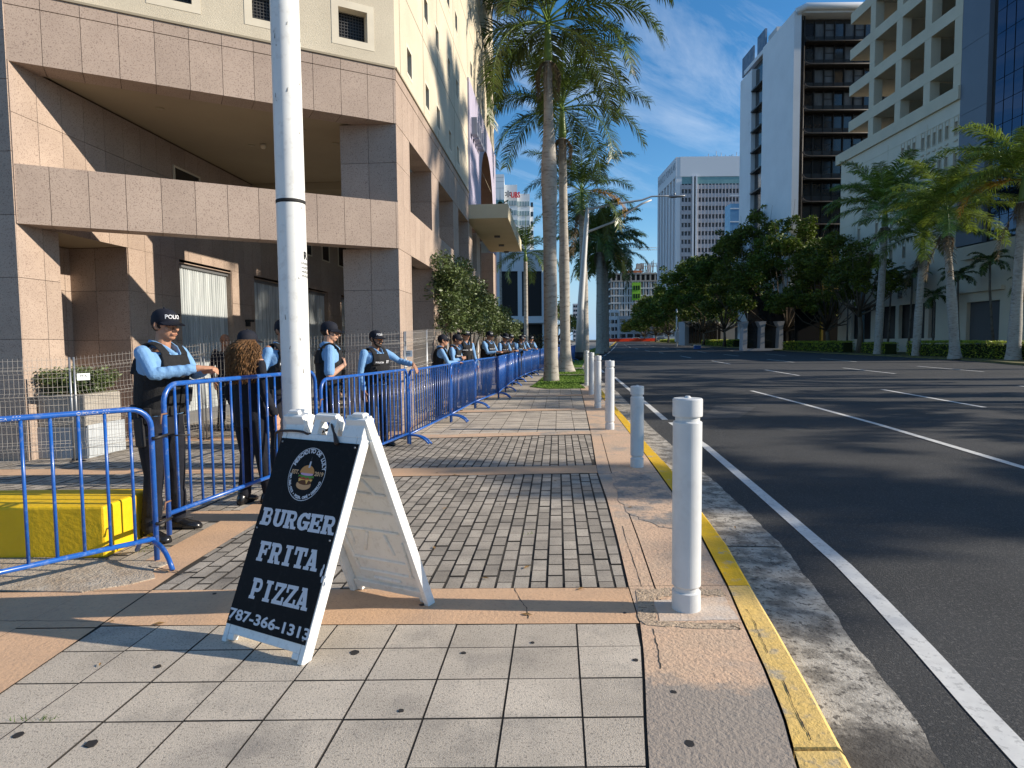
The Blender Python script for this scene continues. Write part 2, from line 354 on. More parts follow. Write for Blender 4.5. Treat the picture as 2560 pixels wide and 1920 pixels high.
def pave(mb, y0f, y1f, ulo, uhif, w, h, stag, gap, jit=.002, u0s=None, xl=-99):
    """pavers in columns that follow the street; each clipped to the panel"""
    u = max(uhif(yy)-.0719*(yy-3) for yy in [y0f(0)+(y1f(0)-y0f(0))*q/8 for q in range(9)]); col = 0
    if u0s is not None: u = u0s
    while u > ulo:
        u1, u0 = u-gap/2, u-w+gap/2
        xm = (u0+u1)/2
        ya = y0f(xm)+.004; yb = y1f(xm)-.004
        y = ya-(h*.5 if stag and col % 2 else 0)
        while y < yb:
            a = max(y+gap/2, ya); b = min(y+h-gap/2, yb)
            if b-a > .03:
                X = lambda uu, yy: uu+.0719*(yy-3.0)
                xr0, xr1 = min(X(u1, a), uhif(a)-.006), min(X(u1, b), uhif(b)-.006)
                xl0, xl1 = max(X(u0, a), xl), max(X(u0, b), xl)
                if xr0-xl0 > .03 and xr1-xl1 > .03:
                    dz = random.uniform(-jit, jit)
                    cs = [(xl0, a), (xr0, a), (xr1, b), (xl1, b)]
                    paver(mb, cs, zg((a+b)/2)+dz-.012+.0, .012)
            y += h
        u -= w; col += 1
BANDS = [(3.30, 3.79, -.012), (7.17, 7.63, .035), (10.17, 10.54, .10), (13.75, 14.15, .10), (17.35, 17.75, .10)]
bl = lambda i, k: (lambda X: BANDS[i][k]+BANDS[i][2]*(X+.15))
g = MB()
pave(g, lambda X: -1.115, bl(0, 0), -2.75, lambda Y: br(Y), .3165, .2965, False, .0055, .0015, u0s=.6231, xl=-2.212)
struct('sidewalk', g, [tile, bed])
# the tiles also carry on left of the peach strip
g = MB()
def bricks(i, j):
    pave(g, bl(i, 1), bl(j, 0), -2.6, lambda Y: br(Y)-.005, .1045, .205, True, .014, .003, xl=-2.2)
bricks(0, 1); bricks(1, 2)
def tiles2(i, j): pave(g2, bl(i, 1), bl(j, 0), -2.19, lambda Y: br(Y)-.005, .318, .30, False, .006)
g2 = MB(); tiles2(2, 3); tiles2(3, 4)
pave(g2, bl(4, 1), lambda X: 20.0, -1.6, lambda Y: br(Y)-.005, .318, .30, False, .006)
struct('brick_paving', g, [brick, bed]); struct('tile_paving', g2, [tile, bed])
# plaza paving behind the barriers
g = MB()
LX = lambda Y: -2.64+.0719*(Y-3)
for (ya, yb) in ((3.84, 5.35), (5.7, 7.4), (7.78, 10.0), (10.4, 13.6), (14.0, 19)):
    s = -.10 if ya < 8 else .0
    pave(g, lambda X: ya+s*(X+2.6)*0+.0, lambda X: yb, -8.4, lambda Y: LX(Y), .105, .21, True, .009, .003)
struct('plaza_paving', g, [brick, bed])
# peach bands
def band(mb, y0f, y1f, x0, x1f, n=14, z=.002):
    for i in range(n):
        a = x0+(x1f(y0f(0))-x0)*i/n; b = x0+(x1f(y0f(0))-x0)*(i+1)/n
        if i == n-1: a2, b2 = a, None
        pa, pb = a, b
        q = [(pa, y0f(pa)), (pb if i < n-1 else x1f(y0f(pb)), y0f(pb)), (pb if i < n-1 else x1f(y1f(pb)), y1f(pb)), (pa, y1f(pa))]
        mb.add([(x, y, zg(y)+z) for x, y in q], [[0, 1, 2, 3]])
for i in range(5):
    g = MB(); band(g, bl(i, 0), bl(i, 1), -2.20+.0719*(BANDS[i][0]-3) if i else -2.205, br)
    struct('peach_band', g, peachl if i < 2 else peach)
g = MB()
for (ya, yb) in ((5.36, 5.69), (7.41, 7.77), (10.01, 10.39), (13.61, 13.99)):
    g.box(-9.3, ya, -.02, LX(ya)-.0, yb, .001)
struct('plaza_band', g, peachl)
# along-street peach strips: kerb side in slabs with real joints, and the left strip
for (y0, y1) in ((-6, 3.275), (3.28, 3.80), (3.805, 7.17), (7.18, 10.3), (10.31, 14), (14.01, 17.5), (17.51, 20.6)):
    g = MB(); ys = [y0]+[y for y in YS if y0 < y < y1]+[y1]
    for a, b in ((0, .155), (.160, 1)):
        if y0 > 10 or y1 < 3.28: 
            if a: continue
            b = 1
        fa = lambda Y: br(Y)+.006+(kin(Y)-br(Y)-.004)*a if not a else br(Y)+.006+b1(Y)
        b1 = lambda Y: .159
        fb = (lambda Y: br(Y)+.155) if b < 1 else (lambda Y: kin(Y)+.002)
        strip(g, fa, fb, lambda Y: zg(Y)+.003, lambda Y: zg(Y)+.003, ys)
    struct('kerbside_strip', g, peach)
g = MB(); 
for (y0, y1, dz) in ((-2, 3.29, .0), (3.3, 3.80, .001), (3.81, 20, .0)):
    ys = [y0]+[y for y in YS if y0 < y < y1]+[y1]
    strip(g, lambda Y: -2.655+.0719*(Y-3), lambda Y: -2.212+.06*max(0, Y-4.2), lambda Y: zg(Y)+.003+dz, lambda Y: zg(Y)+.003+dz, ys)
struct('peach_strip', g, peachl)
g = MB()
strip(g, lambda Y: -9, lambda Y: -2.66+.0719*(Y-3), lambda Y: .002, lambda Y: .002, [-3, 0, 2, 3.3, 3.80])
struct('left_pavement', g, peachl)
# broken concrete apron under the barrier joint
g = MB(); random.seed(3)
pts = [(-4.4, 3.86), (-3.4, 3.84), (-2.62, 3.80), (-2.35, 3.90), (-2.28, 4.02), (-2.42, 4.15), (-2.36, 4.3), (-2.7, 4.36), (-3.4, 4.42), (-4.4, 4.40)]
pts = [(x+random.uniform(-.03, .03), y+random.uniform(-.02, .02)) for x, y in pts]
g.prism(pts, 0, .010)
struct('worn_concrete', g, mat('worn_concrete', (.48, .42, .34), (.38, .30, .22), 6, rough=1, bump=1, bscale=40, speck=(.2, .16, .12), sscale=50))
# sidewalk further on (plain concrete) to the left of the kerb
g = MB(); ysf = [20.0, 22, 24, 26, 30, 34, 40, 48, 56, 66, 78, 100, 140, 200, 275]
strip(g, lambda Y: XL, lambda Y: kin(Y)-.0, lambda Y: zg(Y)+.001, lambda Y: zg(Y)+.001, ysf)
struct('far_sidewalk', g, mat('sidewalk_concrete', (.42, .37, .30), (.36, .31, .25), 1, rough=.95, bump=.2))
# right-hand sidewalk
g = MB(); strip(g, lambda Y: rk(Y)+.2, lambda Y: 90, zg, zg, [-30, 10, 35, 43, 53, 66, 84, 100, 139, 180, 222, 275])
struct('right_sidewalk', g, soil)
# grass
def grassbed(name, y0, y1, xa, xb, n, hh=.05):
    g = MB(); ys = [y0+(y1-y0)*i/8 for i in range(9)]
    strip(g, xa, xb, lambda Y: zg(Y)+.02, lambda Y: zg(Y)+.02, ys)
    strip(g, xa, xa, lambda Y: zg(Y)-.0, lambda Y: zg(Y)+.02, ys)
    g.add([(xa(y0), y0, zg(y0)), (xb(y0), y0, zg(y0)), (xb(y0), y0, zg(y0)+.02), (xa(y0), y0, zg(y0)+.02)], [[0, 1, 2, 3]])
    for i in range(n):
        Y = random.uniform(y0, y1); X = random.uniform(xa(Y), xb(Y)); z = zg(Y)+.02; a = random.random()*6.28; h = random.uniform(.4, 1)*hh; l = random.uniform(-.5, .5)*hh
        g.add([(X-math.cos(a)*.012, Y-math.sin(a)*.012, z), (X+math.cos(a)*.012, Y+math.sin(a)*.012, z), (X+l, Y+random.uniform(-.5, .5)*hh, z+h)], [[0, 1, 2]])
    tag(build(name, g, grass), None, None, None, 'stuff')
    bpy.data.objects[-1] if False else None
    return
grassbed('grass', 20.0, 27.5, lambda Y: max(.55, .55+.12*(Y-20)) if Y > 21 else 1.1-.55*(Y-20), lambda Y: kin(Y)-.05 if Y > 22 else 2.3, 9000)
grassbed('grass', 28.4, 33.5, lambda Y: 1.7+.12*(Y-28), lambda Y: kin(Y)-.1, 3500)
grassbed('grass', 35, 52, lambda Y: kin(Y)-1.7, lambda Y: kin(Y)-.1, 3500)
grassbed('grass', 62, 110, lambda Y: kin(Y)-2.0, lambda Y: kin(Y)-.1, 2500, .1)
# ---------------------------------------------------------------- road markings
def line(name, pts, w, z=.004, m=rpaint):
    g = MB(); vs = []
    for i, p in enumerate(pts):
        a = Vector(pts[max(i-1, 0)][:2]); b = Vector(pts[min(i+1, len(pts)-1)][:2]); d = (b-a).normalized(); n = V(d.y, -d.x, 0)
        Y = p[1]
        for s_ in (-.5, .5):
            q = V(p[0], p[1], 0)+n*w*s_; vs.append((q.x, q.y, zr(q.y)+z))
    g.add(vs, [[2*i, 2*i+1, 2*i+3, 2*i+2] for i in range(len(pts)-1)])
    struct(name, g, m)
line('edge_line', [(1.55, .6), (1.78, 1.6), (1.93, 2.29), (2.0, 2.66), (2.12, 3.23), (2.24, 3.85), (2.35, 4.48), (2.49, 5.64), (2.65, 7), (2.96, 9.76), (3.13, 12.55)], .115)
line('edge_line', [(3.12, 13.0), (3.55, 17.6), (4.49, 28)], .125)
for a, b in ((32, 40), (44, 60), (64, 84), (88, 120), (124, 180)):
    n_ = 6; line('edge_line', [(kout(a+(b-a)*i/n_)+.75, a+(b-a)*i/n_) for i in range(n_+1)], .14)
line('lane_line', [(7.50, 20.0), (7.25, 16), (6.9, 12), (6.32, 7.7), (6.0, 5), (5.7, 2), (5.6, -2)], .12)
def dash(a, b):
    line('lane_dash', [a, ((a[0]+b[0])/2, (a[1]+b[1])/2), b], .13)
for a, b in (((11.6, 20.0), (10.9, 14.7)), ((13.1, 33.1), (12.5, 27.8)), ((14.7, 47), (14.0, 41)), ((16.2, 61.5), (15.4, 55)), ((17.7, 77), (17.0, 70.3)), ((18.7, 90), (17.9, 83)), ((20.0, 104), (19.2, 97)),
             ((17.8, 34.4), (17.1, 28.5)), ((19.7, 49.5), (18.9, 42.8)), ((21.9, 66.2), (21.0, 59.2)), ((23.2, 80), (22.3, 73.4)), ((24.4, 95), (23.6, 88)), ((25.6, 109), (24.9, 102)),
             ((22.5, 35.5), (21.7, 29.4)), ((24.1, 50.0), (23.0, 42.7)), ((26.2, 66.1), (25.2, 58.9)), ((28.0, 82), (27.2, 75.1)), ((28.9, 96), (28.1, 89)),
             ((16.6, 20.9), (15.8, 14.9)), ((15.2, 8), (14.6, 2)), ((9.9, 6), (9.4, 0)), ((20.9, 21), (20.2, 15)),
             ((21.7, 119), (20.8, 112)), ((24, 135), (23, 128)), ((27.2, 125), (26.2, 118)), ((30, 141), (29, 134)), ((31.5, 111), (30.6, 104)), ((33.6, 127), (32.7, 120)), ((26.5, 151), (25.5, 144)), ((32.5, 157), (31.5, 150))):
    dash(a, b)
# cracks, spalled patches and an old trench patch
def crack(pxs, w=.004, z=0., jit=.004, road=False):
    random.seed(int(pxs[0][0])); pts = []
    for (a, b), (c, d_) in zip(pxs[:-1], pxs[1:]):
        for k in range(5): pts.append((a+(c-a)*k/5, b+(d_-b)*k/5))
    pts.append(pxs[-1]); P_ = [G(x, y, z) for x, y in pts]; vs = []
    for i, p in enumerate(P_):
        t = (P_[min(i+1, len(P_)-1)]-P_[max(i-1, 0)]).normalized(); n_ = V(t.y, -t.x, 0); o = n_*random.uniform(-jit, jit); ww = w*random.uniform(.3, 1.2)*.5
        vs += [p+o-n_*ww, p+o+n_*ww]
    g = MB(); g.add(vs, [[2*i, 2*i+1, 2*i+3, 2*i+2] for i in range(len(P_)-1)]); struct('crack', g, bed)
crack([(1286, 1470), (1300, 1500), (1316, 1520), (1320, 1546)], .006, .0035)
crack([(1556, 1315), (1572, 1370), (1592, 1425), (1604, 1466)], .006, .0045)
crack([(1634, 1572), (1640, 1605), (1648, 1640), (1650, 1672)], .006, .0045)
crack([(1867, 1523), (1888, 1560), (1905, 1600), (1921, 1633)], .005, .0105)
crack([(1957, 1700), (1985, 1765), (2010, 1815), (2030, 1850)], .006, .0105)
crack([(1700, 1345), (1760, 1352)], .004, .0045); crack([(1440, 1466), (1560, 1471), (1600, 1473)], .004, .0035)
crack([(370, 1415), (420, 1425), (460, 1432), (500, 1420)], .012, .0115, .01)
for x0, y0, x1, y1 in ((0, 1551, 40, 1552), (40, 1551, 250, 1553)): crack([(x0, y0), (x1, y1)], .004, .0045)
for pl_ in () and ([(2560, 1010), (2300, 1002), (2050, 996), (1900, 985)], [(2500, 1300), (2420, 1210), (2340, 1120), (2290, 1060)], [(1950, 1180), (2100, 1172), (2300, 1178), (2560, 1196)]): crack(pl_, .022, -.1135, .012)
def patch(name, pxs, m, z, jit=4, seed=1):
    random.seed(seed); g = MB(); P_ = []
    for i in range(len(pxs)):
        a, b = pxs[i], pxs[(i+1) % len(pxs)]
        for k in range(6): t = k/6; P_.append(G(a[0]+(b[0]-a[0])*t+random.uniform(-jit, jit), a[1]+(b[1]-a[1])*t+random.uniform(-jit, jit)*.5, z))
    g.prism([(p.x, p.y) for p in P_], z-.004, z); struct(name, g, m)
spall = mat('spalled_concrete', (.60, .46, .32), (.44, .34, .25), 22, 5, rough=1, bump=1, bscale=55, speck=(.14, .11, .08), sscale=45, samt=.8)
patch('spalled_patch', [(1586, 1474), (1676, 1470), (1680, 1488), (1630, 1500), (1640, 1548), (1598, 1552)], spall, .0062, 4, 2)
patch('spalled_patch', [(1604, 1548), (1700, 1556), (1845, 1560), (1852, 1574), (1760, 1570), (1612, 1562)], spall, .0064, 4, 3)
patch('spalled_patch', [(1744, 1472), (1806, 1474), (1812, 1490), (1750, 1486)], spall, .0062, 4, 4)
patch('cement_repair', [(1634, 1500), (1812, 1492), (1846, 1548), (1650, 1552)], mat('cement_repair', (.56, .50, .44), (.60, .45, .33), 3, rough=.9, bump=.4, bscale=50), .0055, 2, 5)
g = MB(); P_ = [GR(x, y, -.12) for x, y in ((1752, 1048), (1846, 1046), (1890, 1018), (1790, 1014))]; g.add([(p.x, p.y, p.z+.004) for p in P_], [[0, 1, 2, 3]]); struct('asphalt_patch', g, mat('asphalt_patch', (.075, .076, .078), (.06, .061, .063), 4, rough=.9, speck=(.13, .13, .13), sscale=60))
stn = mat('stained_peach', (.60, .42, .29), (.25, .23, .21), 3.4, 8, rough=.9, bump=.4, bscale=45, mrange=(.42, .56), speck=(.12, .11, .1), sscale=26, samt=.6)
patch('stained_slab', [(1530, 1180), (1600, 1175), (1660, 1215), (1745, 1320), (1730, 1338), (1640, 1310), (1580, 1290), (1548, 1250)], stn, .0058, 7, 8)
g = MB(); c0 = GR(2330, 948, -.12); g.lathe([(.36, 0), (.36, .006), (.30, .006), (.30, .004), (.02, .005)], 28, c=(c0.x, c0.y, c0.z)); struct('manhole_cover', g, mat('cast_iron', (.07, .065, .06), rough=.5, metal=.4))
g = MB(); P_ = [G(x, y, -.1165) for x, y in ((2135, 1330), (2165, 1365), (2200, 1395), (2240, 1412), (2284, 1426), (2286, 1422), (2240, 1408), (2202, 1389), (2168, 1360), (2137, 1328))]; g.add(P_, [list(range(10))]); None and struct('scuff_mark', g, mat('scuff', (.115, .115, .115), (.07, .07, .07), 40, rough=1))
# chewing gum spots and fallen leaves
g = MB(); random.seed(12)
for (x, y, r_) in ((887, 1631, .024), (1589, 1650, .014), (1684, 1730, .014), (1724, 1859, .022), (227, 1859, .024), (46, 1837, .02), (395, 1666, .016), (1159, 1632, .012), (209, 1475, .015), (536, 1484, .013), (1056, 1512, .018), (1332, 1606, .01), (1003, 1776, .012), (1562, 1532, .01)):
    p = G(x, y, .003); k = [(p.x+r_*random.uniform(.75, 1.1)*math.cos(a*.628), p.y+r_*random.uniform(.75, 1.1)*math.sin(a*.628)) for a in range(10)]
    g.prism(k, .0005, .0045)
tag(build('gum_spots', g, mat('old_gum', (.03, .028, .027), rough=.6)), kind='stuff')
g = MB()
for i in range(60):
    Y = random.uniform(2.2, 16); X = random.uniform(-2.4, br(Y)+1); 
    if X > kin(Y): X = random.uniform(kout(Y)+.02, gut(Y)); 
    z = .006 if X < kin(Y) else -.095; a = random.random()*6.28; L_ = random.uniform(.012, .035); w_ = L_*.35
    c, s_ = math.cos(a), math.sin(a)
    g.add([(X-c*L_, Y-s_*L_, z), (X+s_*w_, Y-c*w_, z+.004), (X+c*L_, Y+s_*L_, z+.002), (X-s_*w_, Y+c*w_, z+.006)], [[0, 1, 2, 3]])
tag(build('leaf_litter', g, mat('dry_leaf', (.30, .17, .06), (.16, .10, .04), 20, rough=.9)), kind='stuff')
g = MB()
for (x, y) in ((118, 1800), (60, 1802), (370, 1372), (350, 1380), (10, 1426), (30, 1425), (1322, 1336)):
    p = G(x, y, 0)
    for i in range(14 if x != 1322 else 6):
        a = random.random()*6.28; r_ = random.uniform(0, .03); h = random.uniform(.01, .03)
        X, Y = p.x+r_*2*math.cos(a), p.y+r_*.6*math.sin(a)
        g.add([(X-.002, Y, 0), (X+.002, Y, 0), (X+random.uniform(-.02, .02), Y+random.uniform(-.02, .02), h)], [[0, 1, 2]])
tag(build('weeds', g, grass), kind='stuff')
# ================================================================ hotel on the left
HA = V(-6.37, 8.362, 0); D1 = V(.877, .481, 0).normalized(); N1 = V(D1.y, -D1.x, 0); D2 = DV.copy(); N2 = V(D2.y, -D2.x, 0)
HB = HA+D1*5.13; UP = V(0, 0, 1); T2 = -N2
hotel = empty('hotel_building', (HA.x, HA.y, 0), 0, 'pink granite and cream stucco hotel with an open corner loggia behind the blue barriers', 'building')
class Clad:
    def __init__(s): s.g = MB(); s.j = MB()
    def face(s, P, a, la, lb, n, sa=.4286, zj=(), b=UP, th=.014, off=0.):
        """panelled rectangle; joints every sa along a (offset off) and at the listed heights along b"""
        s.j.add([P, P+a*la, P+a*la+b*lb, P+b*lb], [[0, 1, 2, 3] if a.cross(b).dot(n) > 0 else [3, 2, 1, 0]])
        xs = [0]; x = off
        while x < la-.03:
            if x > .03: xs.append(x)
            x += sa
        xs.append(la); zs = [0]+[z for z in zj if .02 < z < lb-.02]+[lb]; g = .0032
        for i in range(len(xs)-1):
            for k in range(len(zs)-1):
                s.g.obox(P+a*(xs[i]+(g if i else 0))+b*(zs[k]+(g if k else 0))+n*.0005, a*(xs[i+1]-xs[i]-(g if i else 0)-(g if i < len(xs)-2 else 0)), b*(zs[k+1]-zs[k]-(g if k else 0)-(g if k < len(zs)-2 else 0)), n*th)
    def done(s, name, parent, m=None):
        o = build(name, s.g, m or granite, parent, world=True, bevel=0)
        j = build('joint_backing', s.j, granite_j, o); 
        j.data.transform(Matrix.Translation(-Vector(parent.location)))
        return o
ZJ = (1.6, 2.4, 4.5)
def zjoin(z0, z1): return [z-z0 for z in ZJ if z0 < z < z1]
def beam(name, P, d, n, L, z0, z1, dep, zj=(), endcap=True, off=0.):
    c = Clad(); O = P+UP*z0; h = z1-z0; t = .0145
    c.face(O-n*t, d, L, h, n, zj=zj, off=off)
    c.face(O-n*(dep-t), d, L, h, -n, zj=zj, off=off)
    c.face(O-n*(dep-.0142)+UP*t, d, L, dep-.0284, -UP, b=n, off=off)
    c.face(O-n*(dep-.0142)+UP*(h-t), d, L, dep-.0284, UP, b=n, off=off)
    if endcap:
        c.face(O-n*(dep-.0148)+d*(L-t), n, dep-.0296, h, d, sa=9); c.face(O-n*(dep-.0148)+d*t, n, dep-.0296, h, -d, sa=9)
    return c.done(name, hotel)
def column(name, P, w, dep, z0, z1):
    """pier square to the street: P is the street-side near corner"""
    c = Clad(); h = z1-z0; t = .0146; O = P+UP*z0; zj = zjoin(z0, z1)
    c.face(O-N2*t, D2, w, h, N2, zj=zj)
    c.face(O+T2*dep+D2*t+N2*.0004, N2, dep-.001, h, -D2, sa=dep/2+.001, zj=zj)
    c.face(O+T2*dep+D2*(w-t)+N2*.0004, N2, dep-.001, h, D2, sa=dep/2+.001, zj=zj)
    c.face(O+T2*(dep-t), D2, w, h, -N2, zj=zj)
    return c.done(name, hotel)
# corner facade (facade one)
beam('upper_band', HA+D1*.0, D1, N1, 5.13, 5.13, 5.826, .40, off=.375)
beam('top_band', HA+N1*.006, D1, N1, 5.13, 5.834, 6.0, .35, off=.375)
beam('spandrel', HA, D1, N1, 5.13, 3.09, 3.85, .32, off=.38)
# street facade (facade two)
beam('upper_band', HB+D2*.003, D2, N2, 8.70, 5.13, 5.826, .40)
beam('top_band', HB+N2*.006+D2*.003, D2, N2, 8.70, 5.834, 6.0, .35)
beam('spandrel', HB+D2*.003, D2, N2, 11.4, 3.09, 3.88, .32)
for s0, s1, dp in ((0, .95, .95), (2.97, 3.8, .9), (5.8, 6.67, .9), (8.6, 9.5, .9), (10.55, 11.45, .9)):
    column('pier', HB+D2*(s0+.004)-N2*.006, s1-s0, dp, 0, 3.086)
    column('pier', HB+D2*(s0+.004)-N2*.006, s1-s0, dp, 3.885 if s0 else 3.855, 5.127)
column('pier', HB+D2*15.95-N2*.0, .95, 1.0, 0, 5.236)
# inner wall along the street direction through the left pier
cl = Clad(); W0 = HA+D2*.0
cl.face(W0+UP*3.094, D2, 15.5, 2.05, N2, zj=[4.5-3.094])
segs = [(2.14, 3.55), (5.45, 6.45), (8.35, 9.35), (11.2, 12.4), (14, 15.5)]
for a, b in segs: cl.face(W0+D2*a, D2, b-a, 3.09, N2, zj=[.8, 1.6, 2.4])
cl.face(W0+D2*2.14+T2*1.1, N2, 1.1, 3.09, -D2, sa=.55, zj=[.8, 1.6, 2.4])
cl.face(W0+D2*.7+T2*3.0+D2*3, N2, 2.0, 3.09, -D2, sa=.55, zj=[.8, 1.6, 2.4])
for a, b in ((3.55, 5.45), (6.45, 8.35), (9.35, 11.2), (12.4, 14)):
    cl.face(W0+D2*(b-.0)+T2*.32, N2, .32, 3.09, -D2, sa=.5); cl.face(W0+D2*a+T2*.32, N2, .32, 3.09, D2, sa=.5)
    cl.face(W0+D2*a+T2*.32+UP*3.05, D2, b-a, .32, -UP, b=N2)
cl.face(W0+D2*15.5, N2, 4.2, 5.1, -D2, zj=[1.6, 2.4, 3.2, 4.5])
cl.done('inner_wall', hotel)
column('pier', HA+D2*.002, .70, 1.0, 0, 3.09)
c = Clad(); c.face(HA+T2*7+UP*0, N2, 7.0, 6.0, -D2, sa=.6, zj=[1.6, 2.4, 3.2, 4.0, 4.9, 5.5]); c.face(HA+T2*1.0+D2*.72, D2, 2.5, 3.09, N2, zj=[1.6, 2.4]); c.done('side_wall', hotel)
# grey roller shutters with corrugated slats in the inner wall
for a, b in ((3.55, 5.45), (6.45, 8.35), (9.35, 11.2), (12.4, 14)):
    g = MB(); n = int((b-a)/.075); O = W0+D2*a+T2*.14
    for i in range(n):
        w = (b-a)/n; P = O+D2*(w*i)+UP*.25
        g.add([P, P+D2*w*.28+N2*.04, P+D2*w*.62+N2*.04, P+D2*w]+[q+UP*2.72 for q in (P, P+D2*w*.28+N2*.04, P+D2*w*.62+N2*.04, P+D2*w)], [[0, 1, 5, 4], [1, 2, 6, 5], [2, 3, 7, 6]])
    sh = build('shutter', g, shut, hotel, world=True)
    g = MB(); g.obox(O+UP*2.97+T2*.03, D2*(b-a), N2*.11, UP*.06); build('shutter_rail', g, gmet, sh).data.transform(Matrix.Translation(-Vector(hotel.location)))
    g = MB(); g.obox(O+T2*.1, D2*(b-a), N2*.2, UP*.25); build('shutter_sill', g, gmet, sh).data.transform(Matrix.Translation(-Vector(hotel.location)))
def punched(mbw, O, d, n, s0, s1, z0, z1, holes, dep=.22, mbr=None):
    xs = sorted(set([s0, s1]+[v for h in holes for v in h[:2]])); zs = sorted(set([z0, z1]+[v for h in holes for v in h[2:4]]))
    for i in range(len(xs)-1):
        for k in range(len(zs)-1):
            xm, zm = (xs[i]+xs[i+1])/2, (zs[k]+zs[k+1])/2
            if any(h[0] < xm < h[1] and h[2] < zm < h[3] for h in holes): continue
            P = [O+d*xs[i]+UP*zs[k], O+d*xs[i+1]+UP*zs[k], O+d*xs[i+1]+UP*zs[k+1], O+d*xs[i]+UP*zs[k+1]]
            mbw.add(P, [[0, 1, 2, 3] if d.cross(UP).dot(n) > 0 else [3, 2, 1, 0]])
    for h in holes:
        a, b, c_, e = h[:4]; r_ = [O+d*a+UP*c_, O+d*b+UP*c_, O+d*b+UP*e, O+d*a+UP*e]; q = [p-n*dep for p in r_]
        (mbr or mbw).add(r_+q, [[i, (i+1) % 4, (i+1) % 4+4, i+4] for i in range(4)])
def grille(parent, O, d, n, s0, s1, z0, z1, dep, bars=True, fw=.06, ft=.004):
    g = MB(); P = O-n*dep; g.add([P+d*s0+UP*z0, P+d*s1+UP*z0, P+d*s1+UP*z1, P+d*s0+UP*z1], [[0, 1, 2, 3] if d.cross(UP).dot(n) > 0 else [3, 2, 1, 0]])
    o = build('window', g, dark, parent, world=True)
    g = MB(); frame(g, O, d, n, s0, s1, z0, z1, fw, ft); w4 = [(s0, z0), (s1, z0), (s1, z1), (s0, z1)]
    g.add([O+d*a_+UP*c_ for a_, c_ in w4]+[O+d*a_+UP*c_-n*(dep+.01) for a_, c_ in w4], [[i, (i+1) % 4, (i+1) % 4+4, i+4] for i in range(4)])
    build('surround', g, stuccow, o).data.transform(Matrix.Translation(-Vector(hotel.location)))
    if bars:
        g = MB(); k = int((s1-s0)/.045); m_ = int((z1-z0)/.045)
        for i in range(k+1): g.obox(P+d*(s0+(s1-s0)*i/k-.004)+UP*z0+n*.012, d*.008, n*.008, UP*(z1-z0))
        for i in range(m_+1): g.obox(P+d*s0+UP*(z0+(z1-z0)*i/m_-.004)+n*.021, d*(s1-s0), n*.006, UP*.008)
        b = build('grille', g, mat('grille_metal', (.07, .07, .07), rough=.5), o); b.data.transform(Matrix.Translation(-Vector(hotel.location)))
    return o
def frame(g, O, d, n, a, b, c_, e, w, t):
    P = [(a-w, c_-w), (b+w, c_-w), (b+w, e+w), (a-w, e+w), (a, c_), (b, c_), (b, e), (a, e)]
    vs = [O+d*x+UP*z+n*t for x, z in P]+[O+d*x+UP*z for x, z in P]
    g.add(vs, [[i, (i+1) % 4, (i+1) % 4+4, i+4] for i in range(4)]+[[i, i+8, (i+1) % 4+8, (i+1) % 4] for i in range(4)]+[[i+4, (i+1) % 4+4, (i+1) % 4+12, i+12] for i in range(4)])
rows = [6.32, 8.05, 9.78, 11.51, 13.24, 14.97, 16.7, 18.43]
ws = MB(); wr = MB(); holes1 = [(s, s+.46, z, z+.47) for s in (.42, 1.69, 2.95, 4.22) for z in rows]
punched(ws, HA, D1, N1, 0, 5.13, 6.0, 20, holes1, .2, wr)
holes2 = [(s, s+.36, z, z+.44) for s in (.88, 2.48, 3.70, 5.29, 6.55) for z in rows]+[(s, s+.38, z, z+.42) for s in (9.5, 11.1, 12.4, 14.0, 15.3) for z in rows if z > 9.5]
punched(ws, HB, D2, N2, 0, 16.9, 9.4, 20, [h for h in holes2 if h[2] > 9.5], .2, wr)
punched(ws, HB, D2, N2, 0, 8.75, 6.0, 9.4, [h for h in holes2 if h[2] < 9], .2, wr)
ws.add([HA+T2*8+UP*6, HA+UP*6, HA+UP*20, HA+T2*8+UP*20], [[0, 1, 2, 3]])
E0 = HB+D2*16.9
ws.add([E0, E0+T2*12, E0+T2*12+UP*20, E0+UP*20], [[0, 1, 2, 3]])
ws.add([HA+UP*20, HB+UP*20, E0+UP*20, E0+T2*12+UP*20, HA+T2*8+UP*20], [[0, 1, 2, 3, 4]])
build('stucco_wall', ws, stucco, hotel, world=True)
for h in holes1: grille(hotel, HA, D1, N1, *h[:4], .19, bars=h[2] < 9, fw=.11, ft=.006)
for h in holes2: grille(hotel, HB, D2, N2, *h[:4], .19, bars=h[2] < 7 and h[0] < 3)
# smooth raised surrounds of the corner windows, shallow string joints
g = MB()
for z in (7.55, 9.28, 11.0, 12.75, 14.5, 16.2): g.obox(HB+D2*.02+UP*z, D2*16.86, UP*.02, N2*.003); 
for s in (.36, 2.3, 3.88, 6.2, 8.78, 10.6, 13.5): g.obox(HB+D2*s+UP*(6.02 if s < 8.7 else 9.5), D2*.02, UP*(13.9 if s < 8.7 else 10.4), N2*.0035)
g.obox(HA+D1*0+UP*6.0, D1*5.13, UP*.03, N1*.03); g.obox(HB+UP*6.0, D2*8.7, UP*.03, N2*.03)
build('string_joint', g, mat('stucco_joint', (.30, .26, .19), rough=1), hotel, world=True)  # darker tan lines of the wall joints
